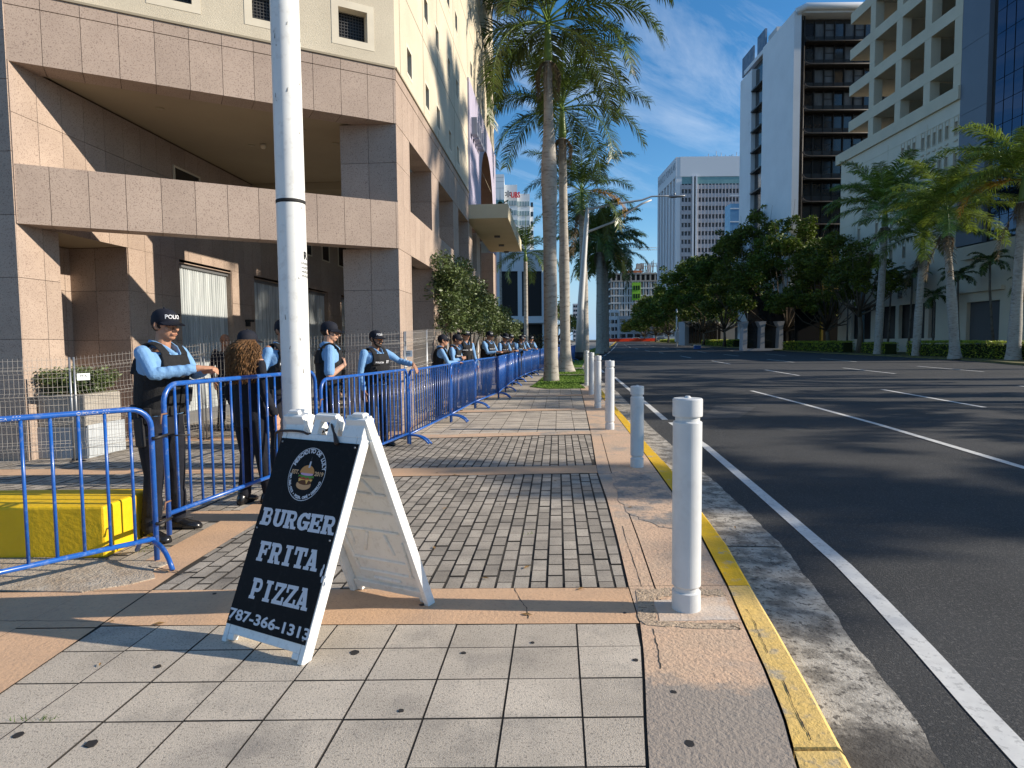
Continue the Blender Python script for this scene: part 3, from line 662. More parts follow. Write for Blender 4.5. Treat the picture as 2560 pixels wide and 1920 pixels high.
# loggia ceiling and lights
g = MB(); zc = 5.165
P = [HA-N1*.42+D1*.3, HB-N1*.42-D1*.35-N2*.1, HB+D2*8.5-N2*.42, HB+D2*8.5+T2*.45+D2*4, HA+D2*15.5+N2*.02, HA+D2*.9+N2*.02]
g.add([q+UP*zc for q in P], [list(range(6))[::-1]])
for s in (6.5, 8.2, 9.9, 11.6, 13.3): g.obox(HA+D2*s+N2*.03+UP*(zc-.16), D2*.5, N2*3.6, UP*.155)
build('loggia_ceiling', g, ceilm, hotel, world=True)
for (x, y) in ((400, 271), (628, 363), (838, 358), (757, 325)):
    p = G(x, y, zc-.004); g = MB(); g.lathe([(.045, 0), (.045, .003), (.06, .003), (.06, -.004), (.045, -.006)], 14, c=(p.x, p.y, p.z))
    build('downlight', g, mat('downlight_trim', (.35, .3, .2), rough=.4), hotel, world=True)
p = G(658, 361, zc-.01); g = MB(); g.lathe([(.05, 0), (.05, -.05), (.035, -.075), (.005, -.085)], 14, c=tuple(p)); build('ceiling_camera', g, stuccow, hotel, world=True)
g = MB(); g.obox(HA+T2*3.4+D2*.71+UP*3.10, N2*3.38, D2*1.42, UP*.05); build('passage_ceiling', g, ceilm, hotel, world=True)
# small windows high in the inner wall
for a, b in ((3.5, 4.3), (9.25, 9.95), (10.8, 11.35), (12.2, 13.0)):
    g = MB(); g.obox(HA+D2*a+UP*4.02+N2*.012, D2*(b-a), UP*.72, N2*.012); o = build('window', g, glassd, hotel, world=True)
    g = MB(); frame(g, HA+N2*.015, D2, N2, a, b, 4.02, 4.74, .03, .025); build('frame', g, stuccow, o).data.transform(Matrix.Translation(-Vector(hotel.location)))
# wall lamps beside the shutters
for s in (3.1, 5.95, 8.85):
    g = MB(); g.obox(HA+D2*s+UP*2.02+N2*.02, D2*.18, UP*.05, N2*.13); g.obox(HA+D2*(s+.02)+UP*1.92+N2*.02, D2*.14, UP*.1, N2*.05)
    build('wall_lamp', g, blackm, hotel, world=True)
# lavender portal with the big arch
g = MB(); PO = HB+N2*.05; cs, rr, zs_ = 13.57, 2.1, 6.45
def Lp(s, z, o=0): return PO+D2*s+UP*z-N2*o
g.add([Lp(8.76, 5.66), Lp(cs-rr, 5.66), Lp(cs-rr, zs_), Lp(cs-rr, 9.4), Lp(8.76, 9.4)], [[0, 1, 3, 4]])
g.add([Lp(cs+rr, 5.66), Lp(16.86, 5.66), Lp(16.86, 9.4), Lp(cs+rr, 9.4)], [[0, 1, 2, 3]])
arc = [(cs-rr*math.cos(math.pi*i/20), zs_+rr*math.sin(math.pi*i/20)) for i in range(21)]
for i in range(20):
    (a, b), (c_, e) = arc[i], arc[i+1]
    g.add([Lp(a, b), Lp(c_, e), Lp(c_, 9.4), Lp(a, 9.4)], [[0, 1, 2, 3]])
g.obox(PO+D2*8.76+UP*5.66-N2*.06, D2*.002, UP*3.74, N2*.055); g.obox(PO+D2*16.86+UP*0-N2*.3, D2*.002, UP*9.4, N2*.3)
build('arch_portal', g, lavender, hotel, world=True)
g = MB(); ar2 = [(cs-rr, 5.66)]+arc+[(cs+rr, 5.66)]
for i in range(len(ar2)-1):
    (a, b), (c_, e) = ar2[i], ar2[i+1]; g.add([Lp(a, b), Lp(a, b, .9), Lp(c_, e, .9), Lp(c_, e)], [[0, 1, 2, 3]])
g.add([Lp(x, z, .9) for x, z in ar2], [list(range(len(ar2)))])
build('arch_recess', g, mat('brown_granite', (.19, .12, .085), (.15, .10, .07), 3, rough=.6), hotel, world=True)
g = MB()
for s in (10.4, 12.3, 14.8, 16.2): g.obox(PO+D2*s+UP*5.7, D2*.012, UP*(3.6 if not cs-rr < s < cs+rr else .01), N2*.002)
for z in (6.9, 8.1): g.obox(PO+D2*8.8+UP*z, D2*(2.6), UP*.012, N2*.002)
build('portal_joints', g, mat('lav_joint', (.22, .2, .26)), hotel, world=True)
# chrome letters of the rooftop sign seen edge on
for k, s in enumerate((8.95, 9.5, 10.05, 10.6)):
    g = MB(); O_ = PO+D2*s+UP*(7.8+.02*k)+N2*.03; g.obox(O_, D2*.09, UP*.5, N2*.17); g.obox(O_+D2*.09+UP*.0, D2*.26, UP*.09, N2*.169)
    if k % 2: g.obox(O_+D2*.28+UP*.09, D2*.08, UP*.41, N2*.168)
    build('sign_letter', g, mat('brushed_metal', (.26, .28, .33), rough=.4, metal=.3), hotel, world=True)
# entrance canopy
g = MB(); PC = HB-N2*.1
g.obox(PC+D2*8.72+UP*5.24, D2*7.1, N2*1.28, UP*.42)
cn = build('entrance_canopy', g, cream, hotel, world=True, bevel=.006)
for (x, y) in ((1243, 591), (1253.5, 613), (1266, 629.6)):
    p = G(x, y, 5.232); g = MB(); g.box(p.x-.1, p.y-.14, 5.205, p.x+.1, p.y+.14, 5.238); o = build('canopy_light', g, blackm, cn); o.data.transform(Matrix.Translation(-Vector(hotel.location)))
# back wall of the entrance and dark plate door behind
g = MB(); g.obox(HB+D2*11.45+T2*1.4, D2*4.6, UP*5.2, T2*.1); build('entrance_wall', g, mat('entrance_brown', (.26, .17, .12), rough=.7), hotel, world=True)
# closing volumes so nothing looks hollow from the side
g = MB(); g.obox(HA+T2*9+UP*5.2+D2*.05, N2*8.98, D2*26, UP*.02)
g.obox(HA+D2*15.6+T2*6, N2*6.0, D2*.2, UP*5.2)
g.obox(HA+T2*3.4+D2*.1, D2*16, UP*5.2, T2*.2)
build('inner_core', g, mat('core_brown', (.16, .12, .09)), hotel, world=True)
# ================================================================ big white pole
def cyl_thing(): pass
pole = empty('light_pole', (-1.83, 5.42, 0), 0, 'thick white painted street pole rising out of the picture behind the folding sign', 'pole')
g = MB(); g.lathe([(.15, 0), (.15, .02), (.122, .03), (.1175, .1), (.1165, 2.4), (.1145, 4.2), (.10, 9.5), (.02, 9.52)], 40); build('pole_shaft', g, whitep, pole)
g = MB(); g.lathe([(.1162, 2.655), (.119, 2.657), (.119, 2.683), (.1162, 2.685)], 40); build('strap', g, mat('black_rubber', (.02, .02, .02), rough=.7), pole)
g = MB()
def PT(ang, z, r_=.1178): return lambda x, y: V(r_*math.cos(ang+x/r_), r_*math.sin(ang+x/r_), z+y)
add_text(g, 'R', .085, PT(R(-10), 2.20), offset=.004, align='CENTER')
for k in range(4): add_text(g, 'MVKIX', .032, PT(R(-12), 2.15-.035*k), align='CENTER')
build('pole_marking', g, blackm, pole)
g = MB(); random.seed(2)
for i in range(26):
    a_, z_s, l_ = R(random.uniform(-150, 20)), random.uniform(1.0, 4.3), random.uniform(.008, .05)
    t_ = PT(a_, z_s, .1182); s_k = random.uniform(-.3, .3); g.add([t_(0, 0), t_(.003+random.random()*.008, .002), t_(.004+s_k*l_, l_), t_(s_k*l_, l_*.9)], [[0, 1, 2, 3]])
build('scuffs', g, mat('pole_scuff', (.22, .21, .19), rough=.8), pole)
g = MB(); g.tube([V(0, 0, 9.0), V(.8, .0, 9.5), V(1.9, .1, 9.6)], .04, 10); g.box(1.6, 0, 9.5, 2.3, .25, 9.62); build('lamp_arm', g, gmet, pole)
# ================================================================ bollards
for i, (x, y, h, lab) in enumerate(((.955, 3.47, 1.175, 'large white steel bollard nearest the camera beside the yellow kerb'), (1.48, 7.55, .965, 'shorter white bollard, second from the camera, standing beside a damp grey patch'), (1.66, 10.85, 1.17, 'third white bollard along the kerb'), (1.92, 14.3, 1.17, 'fourth white bollard along the kerb'), (2.21, 17.8, 1.17, 'fifth white bollard along the kerb'), (2.50, 21.4, 1.16, 'farthest white bollard of the row at the end of the grass'))):
    b = empty('bollard', (x, y, zg(y)), 0, lab, 'bollard', 'white bollards along the kerb')
    r_ = .078; q = .105
    g = MB(); g.lathe([(r_, 0), (r_, q), (r_-.006, q+.004), (r_-.012, q+.006), (r_-.012, q+.028), (r_-.006, q+.03), (r_, q+.038), (r_, h-.132), (r_-.004, h-.126), (r_-.012, h-.124)], 56, sm=False); build('post', g, white, b)
    g = MB(); g.lathe([(r_-.0125, h-.124), (r_-.0125, h-.100), (r_+.001, h-.098), (r_+.002, h-.092), (r_+.002, h-.006), (r_-.004, h), (.02, h+.0015), (.012, h+.012), (.002, h+.013)], 56, sm=False); build('cap', g, white, b)
# ================================================================ folding sign
FL, FR, RR, RL = V(-1.475, 3.14, 0), V(-.985, 2.878, 0), V(-.455, 3.585, 0), V(-.965, 3.84, 0)
HL = (FL+RL)/2+UP*1.125; HR = (FR+RR)/2+UP*1.125
sign = empty('folding_sign', ((FL+FR+RR+RL)/4), 0, 'white plastic A-frame sidewalk sign with a black burger, frita and pizza poster', 'sign')
def board(name, PL, PR, QL, QR, th, out):
    """white moulded leaf: P at the feet, Q at the hinge; returns its frame"""
    W_ = (PR-PL); w = W_.length; a = W_.normalized(); b = ((QL+QR)/2-(PL+PR)/2); H_ = b.length; b.normalize(); n = a.cross(b).normalized()*out
    O = PL
    T = lambda x, y, z=0: O+a*x+b*y+n*z
    return T, w, H_, a, b, n
T, w, H_, a, b, n = board('f', FL, FR, HL, HR, .03, 1)
def bx(g, T, x0, y0, z0, x1, y1, z1): 
    p = [T(x0, y0, z0), T(x1, y0, z0), T(x1, y1, z0), T(x0, y1, z0), T(x0, y0, z1), T(x1, y0, z1), T(x1, y1, z1), T(x0, y1, z1)]
    fs = [[0, 3, 2, 1], [4, 5, 6, 7], [0, 1, 5, 4], [1, 2, 6, 5], [2, 3, 7, 6], [3, 0, 4, 7]]
    if (p[1]-p[0]).cross(p[3]-p[0]).dot(p[4]-p[0]) < 0: fs = [f[::-1] for f in fs]
    g.add(p, fs)
def leaf(T, w, H_, name):
    g = MB(); Hn = H_
    bx(g, T, .03, .06, -.008, w-.03, Hn*.885, .0)                    # web
    bx(g, T, 0, 0, -.055, .030, Hn*.90, .006); bx(g, T, w-.030, 0, -.055, w, Hn*.90, .006)      # side rails with feet
    bx(g, T, .033, .045, -.03, w-.033, .092, .005)                   # lower rail
    bx(g, T, .033, Hn*.865, -.03, w-.033, Hn*.90, .005)
    bx(g, T, .034, .015, -.03, .075, .046, .005); bx(g, T, w-.075, .015, -.03, w-.034, .046, .005)
    # top: two hinge blocks and the handle between them
    bx(g, T, .004, Hn*.899, -.05, .14, Hn*.995, .006); bx(g, T, w-.14, Hn*.899, -.05, w-.004, Hn*.995, .006)
    bx(g, T, .20, Hn*.899, -.03, .245, Hn*.985, .005); bx(g, T, w-.245, Hn*.899, -.03, w-.20, Hn*.985, .005)
    bx(g, T, .215, Hn*.965, -.03, w-.215, Hn*.998, .005)
    bx(g, T, .03, Hn*.985, -.03, .1, Hn*1.012, -.004); bx(g, T, w-.1, Hn*.985, -.03, w-.03, Hn*1.012, -.004)
    o = build(name, g, plast, sign, world=True, bevel=.005); return o
leaf(T, w, H_, 'front_leaf')
T2b, w2, H2, *_ = board('r', RL, RR, HL, HR, .03, 1)
Tr = lambda x, y, z=0: T2b(x, y, -z)
rl = leaf(Tr, w2, H2, 'rear_leaf')
g = MB()   # moulded ribs on the inside of the rear leaf
def rib(x0, y0, x1, y1, r_=.012): g.tube([Tr(x0, y0, -.010), Tr(x1, y1, -.010)], r_, 8, rnd=True)
for yy in (.17, .26, .47, .60, .72, .83): rib(.09, yy, w2-.09, yy, .010)
rib(.2, .33, .26, .45); rib(.13, .36, .13, .44); rib(.40, .32, .38, .44); rib(.1, .76, .2, .95); rib(.3, .9, .42, .72)
rib(.10, .17, .08, .40); rib(w2-.10, .17, w2-.08, .40); rib(.2, .12, w2-.2, .12, .014)
build('ribs', g, plast, rl).data.transform(Matrix.Translation(-Vector(sign.location)))
g = MB()
for x in (.0, w): g.tube([T(x+.004*(1 if x == 0 else -1), H_*.965, -.017), T(x+(-.006 if x == 0 else .006), H_*.965, -.017)], .016, 12)
build('hinge_bolt', g, gmet, sign, world=True)
# poster, in poster coordinates measured on the photograph
def onb(x, y, z):
    v = ray(x, y); O = T(0, 0, z); nn = n; C0 = V(0, 0, CAM_H); k = (O-C0).dot(nn)/v.dot(nn); p = C0+v*k-O; ab = a.dot(b); pa, pb = p.dot(a), p.dot(b); return (pa-ab*pb)/(1-ab*ab), (pb-ab*pa)/(1-ab*ab)
g = MB(); px0, px1, py0, py1 = .004, w-.008, .088, H_*.872
bx(g, T, px0, py0, .0065, px1, py1, .0095); poster = build('poster', g, black, sign, world=True)
g = MB()
for x in (px0+.018, px1-.018):
    for y in (py0+.02, (py0+py1)/2, py1-.02): g.ball(T(x, y, .0105), .006, 8, 5)
build('rivet', g, gmet, poster).data.transform(Matrix.Translation(-Vector(sign.location)))
# slab-serif capitals built from strokes on a 0..1 cell
def slab(ch):
    S = .30; sf = .13; q = []
    def r(x0, y0, x1, y1): q.append([(x0, y0), (x1, y0), (x1, y1), (x0, y1)])
    def serif(x0, x1, y): r(x0, y, x1, y+sf)
    if ch == 'B':
        r(.10, 0, .10+S, 1); r(0, 0, .6, .17); r(0, .83, .58, 1); r(.3, .43, .6, .58); arcf(q, .58, .73, .115, .27, .27, .9, -90, 90); arcf(q, .60, .29, .115, .29, .31, .88, -90, 90)
    if ch == 'U': r(.08, .3, .36, 1); r(.68, .3, .92, 1); serif(0, .44, .87); serif(.58, 1, .87); arcf(q, .5, .34, .17, .42, .34, 1, 180, 360)
    if ch == 'R':
        r(.08, 0, .36, 1); serif(0, .46, 0); r(0, .83, .6, 1); r(.3, .40, .6, .55); arcf(q, .58, .695, .13, .32, .305, 1, -90, 90); q.append([(.44, .46), (.70, .46), (.93, .0), (.64, .0)]); r(.62, 0, 1.02, sf)
    if ch == 'G': arcf(q, .52, .5, .22, .50, .5, 1, 40, 325); r(.66, .10, .95, .48); r(.5, .40, 1.03, .52); r(.78, .68, .94, 1)
    if ch in 'EF':
        r(.08, 0, .36, 1); r(0, .84, .92, 1); r(.3, .42, .68, .57); r(.60, .34, .72, .66); r(.78, .66, .92, .9); serif(0, .5, 0)
        if ch == 'E': r(0, 0, .94, .16); r(.80, .1, .94, .36)
    if ch == 'I': r(.36, 0, .66, 1); serif(.22, .80, 0); serif(.22, .80, .87)
    if ch == 'T': r(.36, 0, .64, 1); r(0, .84, 1, 1); r(0, .62, .15, .9); r(.85, .62, 1, .9); serif(.22, .78, 0)
    if ch == 'A': q.append([(.06, 0), (.30, 0), (.56, .98), (.36, .98)]); q.append([(.66, 0), (.96, 0), (.68, 1), (.36, 1)]); r(.28, .22, .72, .36); serif(-.04, .38, 0); serif(.56, 1.05, 0); r(.26, .87, .68, 1)
    if ch == 'P': r(.08, 0, .36, 1); serif(0, .50, 0); r(0, .83, .6, 1); r(.3, .36, .6, .52); arcf(q, .58, .68, .14, .34, .32, 1, -90, 90)
    if ch == 'Z': r(.04, .84, .94, 1); r(.02, 0, .96, .16); q.append([(.02, .12), (.34, .12), (.94, .88), (.62, .88)]); r(.04, .64, .18, .9); r(.82, .1, .96, .36)
    return q
def arcf(q, cx_, cy_, ri, rx, ry, k, a0, a1, n_=12):
    for i in range(n_):
        t0, t1 = R(a0+(a1-a0)*i/n_), R(a0+(a1-a0)*(i+1)/n_); ix, iy = ri, max(ry-(rx-ri)*.62, .03)
        q.append([(cx_+ix*math.cos(t0), cy_+iy*math.sin(t0)), (cx_+rx*math.cos(t0), cy_+ry*math.sin(t0)), (cx_+rx*math.cos(t1), cy_+ry*math.sin(t1)), (cx_+ix*math.cos(t1), cy_+iy*math.sin(t1))])
g = MB(); zl = .0100
def word(txt, q0, q1, q2):
    g = MB()
    """q0,q1 lower-left and lower-right, q2 upper-left pixel of the word"""
    x0, y0 = onb(*q0, zl); x1, y1 = onb(*q1, zl); x2, y2 = onb(*q2, zl); hh = y2-y0; n_ = len(txt); cw = (x1-x0)/n_; dz = 0; PL_ = mat('poster_lettering', (.60, .60, .63), rough=.5)
    for i, ch in enumerate(txt):
        for k, pl in enumerate(slab(ch)):
            mu_, mv_ = sum(p_[0] for p_ in pl)/len(pl), sum(p_[1] for p_ in pl)/len(pl); sg = lambda q: (q > .02)-(q < -.02)
            pl = [(u_+.022*sg(u_-mu_), v_+.012*sg(v_-mv_)) for u_, v_ in pl]
            g.add([T(x0+cw*i+u_*cw*.95, y0+(y1-y0)*(i+u_)/n_+v_*hh, zl+k*.00004) for u_, v_ in pl], [list(range(len(pl)))])
    build('lettering', g, PL_, poster).data.transform(Matrix.Translation(-Vector(sign.location)))
z_ = lambda x, y: (500+x*.43389, 980+y*.43389)
word('BURGER', z_(343, 760), z_(768, 826), z_(360, 662))
word('FRITA', z_(323, 968), z_(668, 1035), z_(345, 855))
word('PIZZA', z_(280, 1185), z_(612, 1262), z_(308, 1068))
x0, y0 = onb(*z_(160, 1300), zl); x1, y1 = onb(*z_(622, 1436), zl); xt, yt = onb(*z_(172, 1235), zl)
v_, f_ = text_mesh('787-366-1313', 1, .028, 'LEFT'); mxx = max(q[0] for q in v_); mny = min(q[1] for q in v_); mxy = max(q[1] for q in v_)
g.add([T(x0+q[0]/mxx*(x1-x0), y0+(y1-y0)*q[0]/mxx+(q[1]-mny)/(mxy-mny)*(yt-y0), zl) for q in v_], f_)
build('lettering', g, mat('poster_lettering', (.60, .60, .63), rough=.5), poster).data.transform(Matrix.Translation(-Vector(sign.location)))
# oval emblem
g = MB(); z6_ = lambda x, y: (640+x*.18081, 980+y*.18081)
cxl, _q = onb(*z6_(434, 1200), zl); cxr, _q = onb(*z6_(972, 1085), zl); _q, cyt = onb(*z6_(765, 768), zl); _q, cyb = onb(*z6_(635, 1510), zl)
ex, ey = (cxl+cxr)/2, (cyt+cyb)/2; ra, rb = (cxr-cxl)/2, (cyt-cyb)/2
def ringf(g, k0, k1, n_=56):
    for i in range(n_):
        t0, t1 = 6.2832*i/n_, 6.2832*(i+1)/n_
        g.add([T(ex+ra*k*math.cos(t), ey+rb*k*math.sin(t), zl) for k, t in ((k0, t0), (k1, t0), (k1, t1), (k0, t1))], [[0, 1, 2, 3]])
ringf(g, .975, 1.0)
def ringtext(txt, a0, a1, sz, out=True, rad=.80):
    n_ = len(txt)
    for i, ch in enumerate(txt):
        t = R(a0+(a1-a0)*i/(n_-1)); X, Y = ex+ra*rad*math.cos(t), ey+rb*rad*math.sin(t)
        tx, ty = -ra*math.sin(t), rb*math.cos(t); L_ = math.hypot(tx, ty); tx, ty = tx/L_, ty/L_
        if out: tx, ty = -tx, -ty
        nx, ny = -ty, tx
        if ch == ' ': continue
        v1, f1 = text_mesh(ch, sz, .0012, 'CENTER')
        g.add([T(X+tx*q[0]+nx*q[1], Y+ty*q[0]+ny*q[1], zl) for q in v1], f1)
ringtext('MERCADITO DE LULY', 155, 17, .030)
ringtext('787-366-1313 \u2022 PIZZA, CAF\u00c9 & DESAYUNO', 183, 342, .019, out=False, rad=.93)
build('emblem_ring', g, mat('emblem_white', (.62, .62, .64)), poster).data.transform(Matrix.Translation(-Vector(sign.location)))
def em(name, pts, c, dz):
    g = MB(); g.add([T(ex+ra*x, ey+rb*y, zl+dz) for x, y in pts], [list(range(len(pts)))])
    build(name, g, mat('print_'+name, c), poster).data.transform(Matrix.Translation(-Vector(sign.location)))
el = lambda cx_, cy_, rx, ry, a0=0, a1=360, n_=16: [(cx_+rx*math.cos(R(a0+(a1-a0)*i/n_)), cy_+ry*math.sin(R(a0+(a1-a0)*i/n_))) for i in range(n_+1)]
em('bun_bottom', el(-.02, -.42, .40, .17, 180, 360)+el(-.02, -.36, .40, .05, 0, 180), (.62, .34, .16), 0)
em('patty', el(.0, -.30, .38, .11), (.13, .05, .02), .0002)
em('cheese', [(-.38, -.18), (.4, -.18), (.36, -.27), (.2, -.22), (.12, -.38), (.02, -.22), (-.2, -.24), (-.34, -.3)], (.80, .45, .12), .0004)
em('tomato', el(.0, -.15, .36, .06), (.42, .05, .03), .0006)
em('lettuce', [(-.42, -.06), (-.42, -.13), (-.3, -.10), (-.22, -.17), (-.1, -.11), (.02, -.18), (.12, -.12), (.24, -.19), (.34, -.12), (.44, -.14), (.43, -.05), (0, .0)], (.10, .25, .05), .0008)
em('onion', el(.02, .0, .36, .06), (.60, .36, .50), .0010)
em('bun_top', el(.0, .03, .40, .30, 0, 180), (.58, .27, .09), .0012)
em('knife', [(.0, .24), (.1, .24), (.1, .48), (.02, .48)], (.55, .55, .58), .0014)
em('knife_grip', [(.03, .48), (.09, .48), (.08, .66), (.04, .66)], (.04, .04, .04), .0014)
g = MB()
for tx_, x_ in (('EST.', -.66), ('2019', .66)):
    v1, f1 = text_mesh(tx_, .030, .001, 'CENTER'); g.add([T(ex+ra*x_+q[0], ey-.004+q[1], zl) for q in v1], f1)
build('emblem_date', g, mat('print_tan', (.62, .38, .2)), poster).data.transform(Matrix.Translation(-Vector(sign.location)))
# scuffs: a peeled patch on the right edge
g = MB()
for (x, y, s_) in ((700, 1040, 1), (712, 1010, .7), (704, 1080, .8), (722, 1068, .4), (716, 1108, .6)):
    X, Y = onb(*z_(x, y), zl); g.add([T(X+s_*.008*math.cos(k), Y+s_*.022*math.sin(k), zl+.0001) for k in (0, .9, 1.8, 2.6, 3.5, 4.4, 5.4)], [list(range(7))])
build('peeled_patch', g, mat('emblem_white', (.62, .62, .64)), poster).data.transform(Matrix.Translation(-Vector(sign.location)))
g = MB()
cp = [T(-.03, H_*.82, .0), T(-.045, H_*.87, .005), T(-.03, H_*.895, .02), T(.06, H_*.905, .022), T(.15, H_*.905, .018), T(.19, H_*.90, .0), T(.25, H_*.93, -.05), T(.30, H_*.955, -.02), T(.34, H_*.94, .012), T(.385, H_*.90, .022), T(.40, H_*.875, .016)]
pts = []
for i in range(len(cp)-1):
    p0, p1, p2, p3 = cp[max(i-1, 0)], cp[i], cp[i+1], cp[min(i+2, len(cp)-1)]
    for k in range(5):
        t = k/5; pts.append(.5*((2*p1)+(p2-p0)*t+(2*p0-5*p1+4*p2-p3)*t*t+(3*p1-p0-3*p2+p3)*t**3))
g.tube(pts+[cp[-1]], .0065, 8); g.tube([T(.38, H_*.905, .02), T(.405, H_*.87, .016)], [.008, .014], 8, rnd=True)
cb = build('cable_lock', g, mat('cable_black', (.045, .03, .025), rough=.5)); cb.data.transform(Matrix.Translation(-T(.15, H_*.9, 0))); cb.location = T(.15, H_*.9, 0)
tag(cb, 'dark brown cable lock looped through the handle of the folding sign', 'cable')
# ================================================================ crowd barriers
BLUE_G = 'blue steel crowd barriers in a line along the sidewalk'
def barrier(p, q, h, nb, label, z0=0., feet=(1, 1), br_=.0085, bag=False):
    p = V(p[0], p[1], 0); q = V(q[0], q[1], 0); L_ = (q-p).length; d = (q-p).normalized(); rz = math.atan2(d.y, d.x)
    e = empty('crowd_barrier', (p.x, p.y, zg(p.y)+z0), rz, label, 'barrier', BLUE_G)
    sl_ = (zg(q.y)-zg(p.y))/L_
    r_ = .0185; c = .13; zb = .165; zt = h-r_; pts = [V(r_, 0, .015), V(r_, 0, zt-c)]
    for k in range(1, 7): t = k/6*math.pi/2; pts.append(V(r_+c*(1-math.cos(t)), 0, zt-c+c*math.sin(t)))
    pts += [V(L_-w_.x, 0, w_.z) for w_ in pts[::-1]]
    g = MB(); g.tube(pts, r_, 10); g.tube([V(r_, 0, zb), V(L_-r_, 0, zb)], r_*.92, 10)
    g.v = [(x, y, z+sl_*x) for x, y, z in g.v]
    build('frame', g, bluep, e)
    for k in range(nb):
        x = L_*(k+1)/(nb+1); top = zt-.01
        if x < c: top = zt-c+math.sqrt(max(c*c-(c-x)**2, 0))
        if x > L_-c: top = zt-c+math.sqrt(max(c*c-(x-L_+c)**2, 0))
        g = MB(); g.tube([V(x, 0, zb+sl_*x), V(x, 0, top+sl_*x)], br_, 6); build('bar', g, bluep, e)
    for k, on in enumerate(feet):
        if not on: continue
        x = r_+.02 if k == 0 else L_-r_-.02; pts = []
        for i in range(13):
            u_ = -1+2*i/12; pts.append(V(x, u_*.32, .022+.125*(1-abs(u_)**3.2)))
        g = MB(); g.tube(pts, .0165, 8); g.v = [(a_, b_, c_+sl_*x) for a_, b_, c_ in g.v]; build('foot', g, bluep, e)
    g = MB(); g.tube([V(r_, -.02, h*.80), V(r_-.055, -.024, h*.80), V(r_-.07, -.024, h*.74)], .007, 6); g.tube([V(r_, -.02, .26), V(r_-.055, -.024, .26), V(r_-.07, -.024, .21)], .007, 6)
    build('hook', g, mat('rusty_steel', (.20, .11, .07), rough=.8), e)
    return e
E1 = (-2.45, 4.35); dd = V(-.66, -.75, 0).normalized()
b1_ = barrier((E1[0]+dd.x*2.35, E1[1]+dd.y*2.35), E1, 1.085, 15, 'blue crowd barrier nearest the camera, in front of the yellow block', feet=(1, 1), br_=.0105)
g = MB()
def RT(x, y, ang=0): return V(x, -.0192*math.cos(y/.0192), 1.0665+.0192*math.sin(y/.0192))
for x in (1.46, 1.93):
    for k in range(3): g.add([RT(x+.11+k*.016, -.010), RT(x+.118+k*.016, -.010), RT(x+.124+k*.016, .012), RT(x+.116+k*.016, .012)], [[0, 1, 2, 3]])
    add_text(g, 'POLICIA', .024, lambda a_, b_: RT(x+a_, b_-.008), align='LEFT')
    g.add([RT(x-.02+.012*math.cos(t), .012*math.sin(t)) for t in [k*.785 for k in range(8)]], [list(range(8))])
build('sticker', g, lett, b1_)
E2 = (-2.03, 6.62); E3 = (-1.52, 9.3)
b2_ = barrier((E1[0]+.005, E1[1]+.10), E2, 1.10, 16, 'blue crowd barrier the officer leans on with clasped hands, behind the folding sign', z0=.135, feet=(0, 1), br_=.0098)
barrier((E2[0]+.02, E2[1]+.06), E3, 1.12, 18, 'blue crowd barrier in front of the bearded officer', z0=.02, br_=.0095)
ch = [E3, (-1.15, 11.9), (-.84, 14.35), (-.36, 16.85), (-.2, 19.0), (.0, 21.2), (.2, 23.3), (.5, 25.6), (.85, 27.8), (1.25, 30), (1.7, 32.3), (2.15, 34.6), (2.65, 37), (3.1, 39.3), (3.5, 41.7), (4.0, 44), (4.5, 46.4), (4.9, 48.8), (5.4, 51.2), (5.9, 53.5)]
ORD = 'seventh eighth ninth tenth eleventh twelfth thirteenth fourteenth fifteenth sixteenth seventeenth eighteenth nineteenth twentieth twenty-first twenty-second'.split()
labs = ['blue crowd barrier directly behind the one with the bearded officer', 'fifth blue crowd barrier, where two officers in dark caps lean', 'sixth blue crowd barrier, beside the officer staring at the camera', 'blue crowd barrier under the broad officer resting his arm', 'blue crowd barrier under the officer in the campaign hat', 'blue crowd barrier just before the nearest palm trunk', 'blue crowd barrier beside the nearest palm trunk']
for i in range(len(ch)-1):
    p, q = ch[i], ch[i+1]; lb = labs[i] if i < len(labs) else ORD[i-3]+' blue crowd barrier of the line, behind the palm trunks'
    d_ = V(q[0]-p[0], q[1]-p[1], 0).normalized()*.05
    barrier((p[0]+d_.x, p[1]+d_.y), q, 1.12, 18 if i < 10 else 14, lb, br_=.0085)
# black cable ties where the first two barriers meet
g = MB()
for z in (.86, .27):
    g = MB(); g.tube([V(E1[0]-.045, E1[1]-.02, z), V(E1[0]+.03, E1[1]-.035, z+.003), V(E1[0]+.035, E1[1]+.12, z+.006), V(E1[0]-.03, E1[1]+.13, z+.004), V(E1[0]-.045, E1[1]-.02, z)], [(.004, .011)]*5, 6)
    g.tube([V(E1[0]+.03, E1[1]+.1, z), V(E1[0]+.16, E1[1]+.16, z-.004)], [(.003, .006)]*2, 6)
    tag(build('cable_tie', g, blackm), ('upper' if z > .5 else 'lower')+' black cable tie binding the two nearest blue barriers together', 'cable tie', 'cable ties on the nearest barriers')
# yellow concrete block
g = MB(); g.v = []
def rbox(g, x0, y0, z0, x1, y1, z1, sx=0): g.obox(V(x0, y0, z0), V(x1-x0, 0, 0), V(sx, y1-y0, 0), V(0, 0, z1-z0))
rbox(g, -4.35, 4.42, 0, -2.87, 4.98, .37, .03)
blk = build('concrete_block', g, yell, bevel=.018); blk.data.transform(Matrix.Translation(V(3.6, -4.7, 0))); blk.location = (-3.6, 4.7, 0)
tag(blk, 'long yellow painted concrete block behind the nearest blue barrier', 'concrete block')
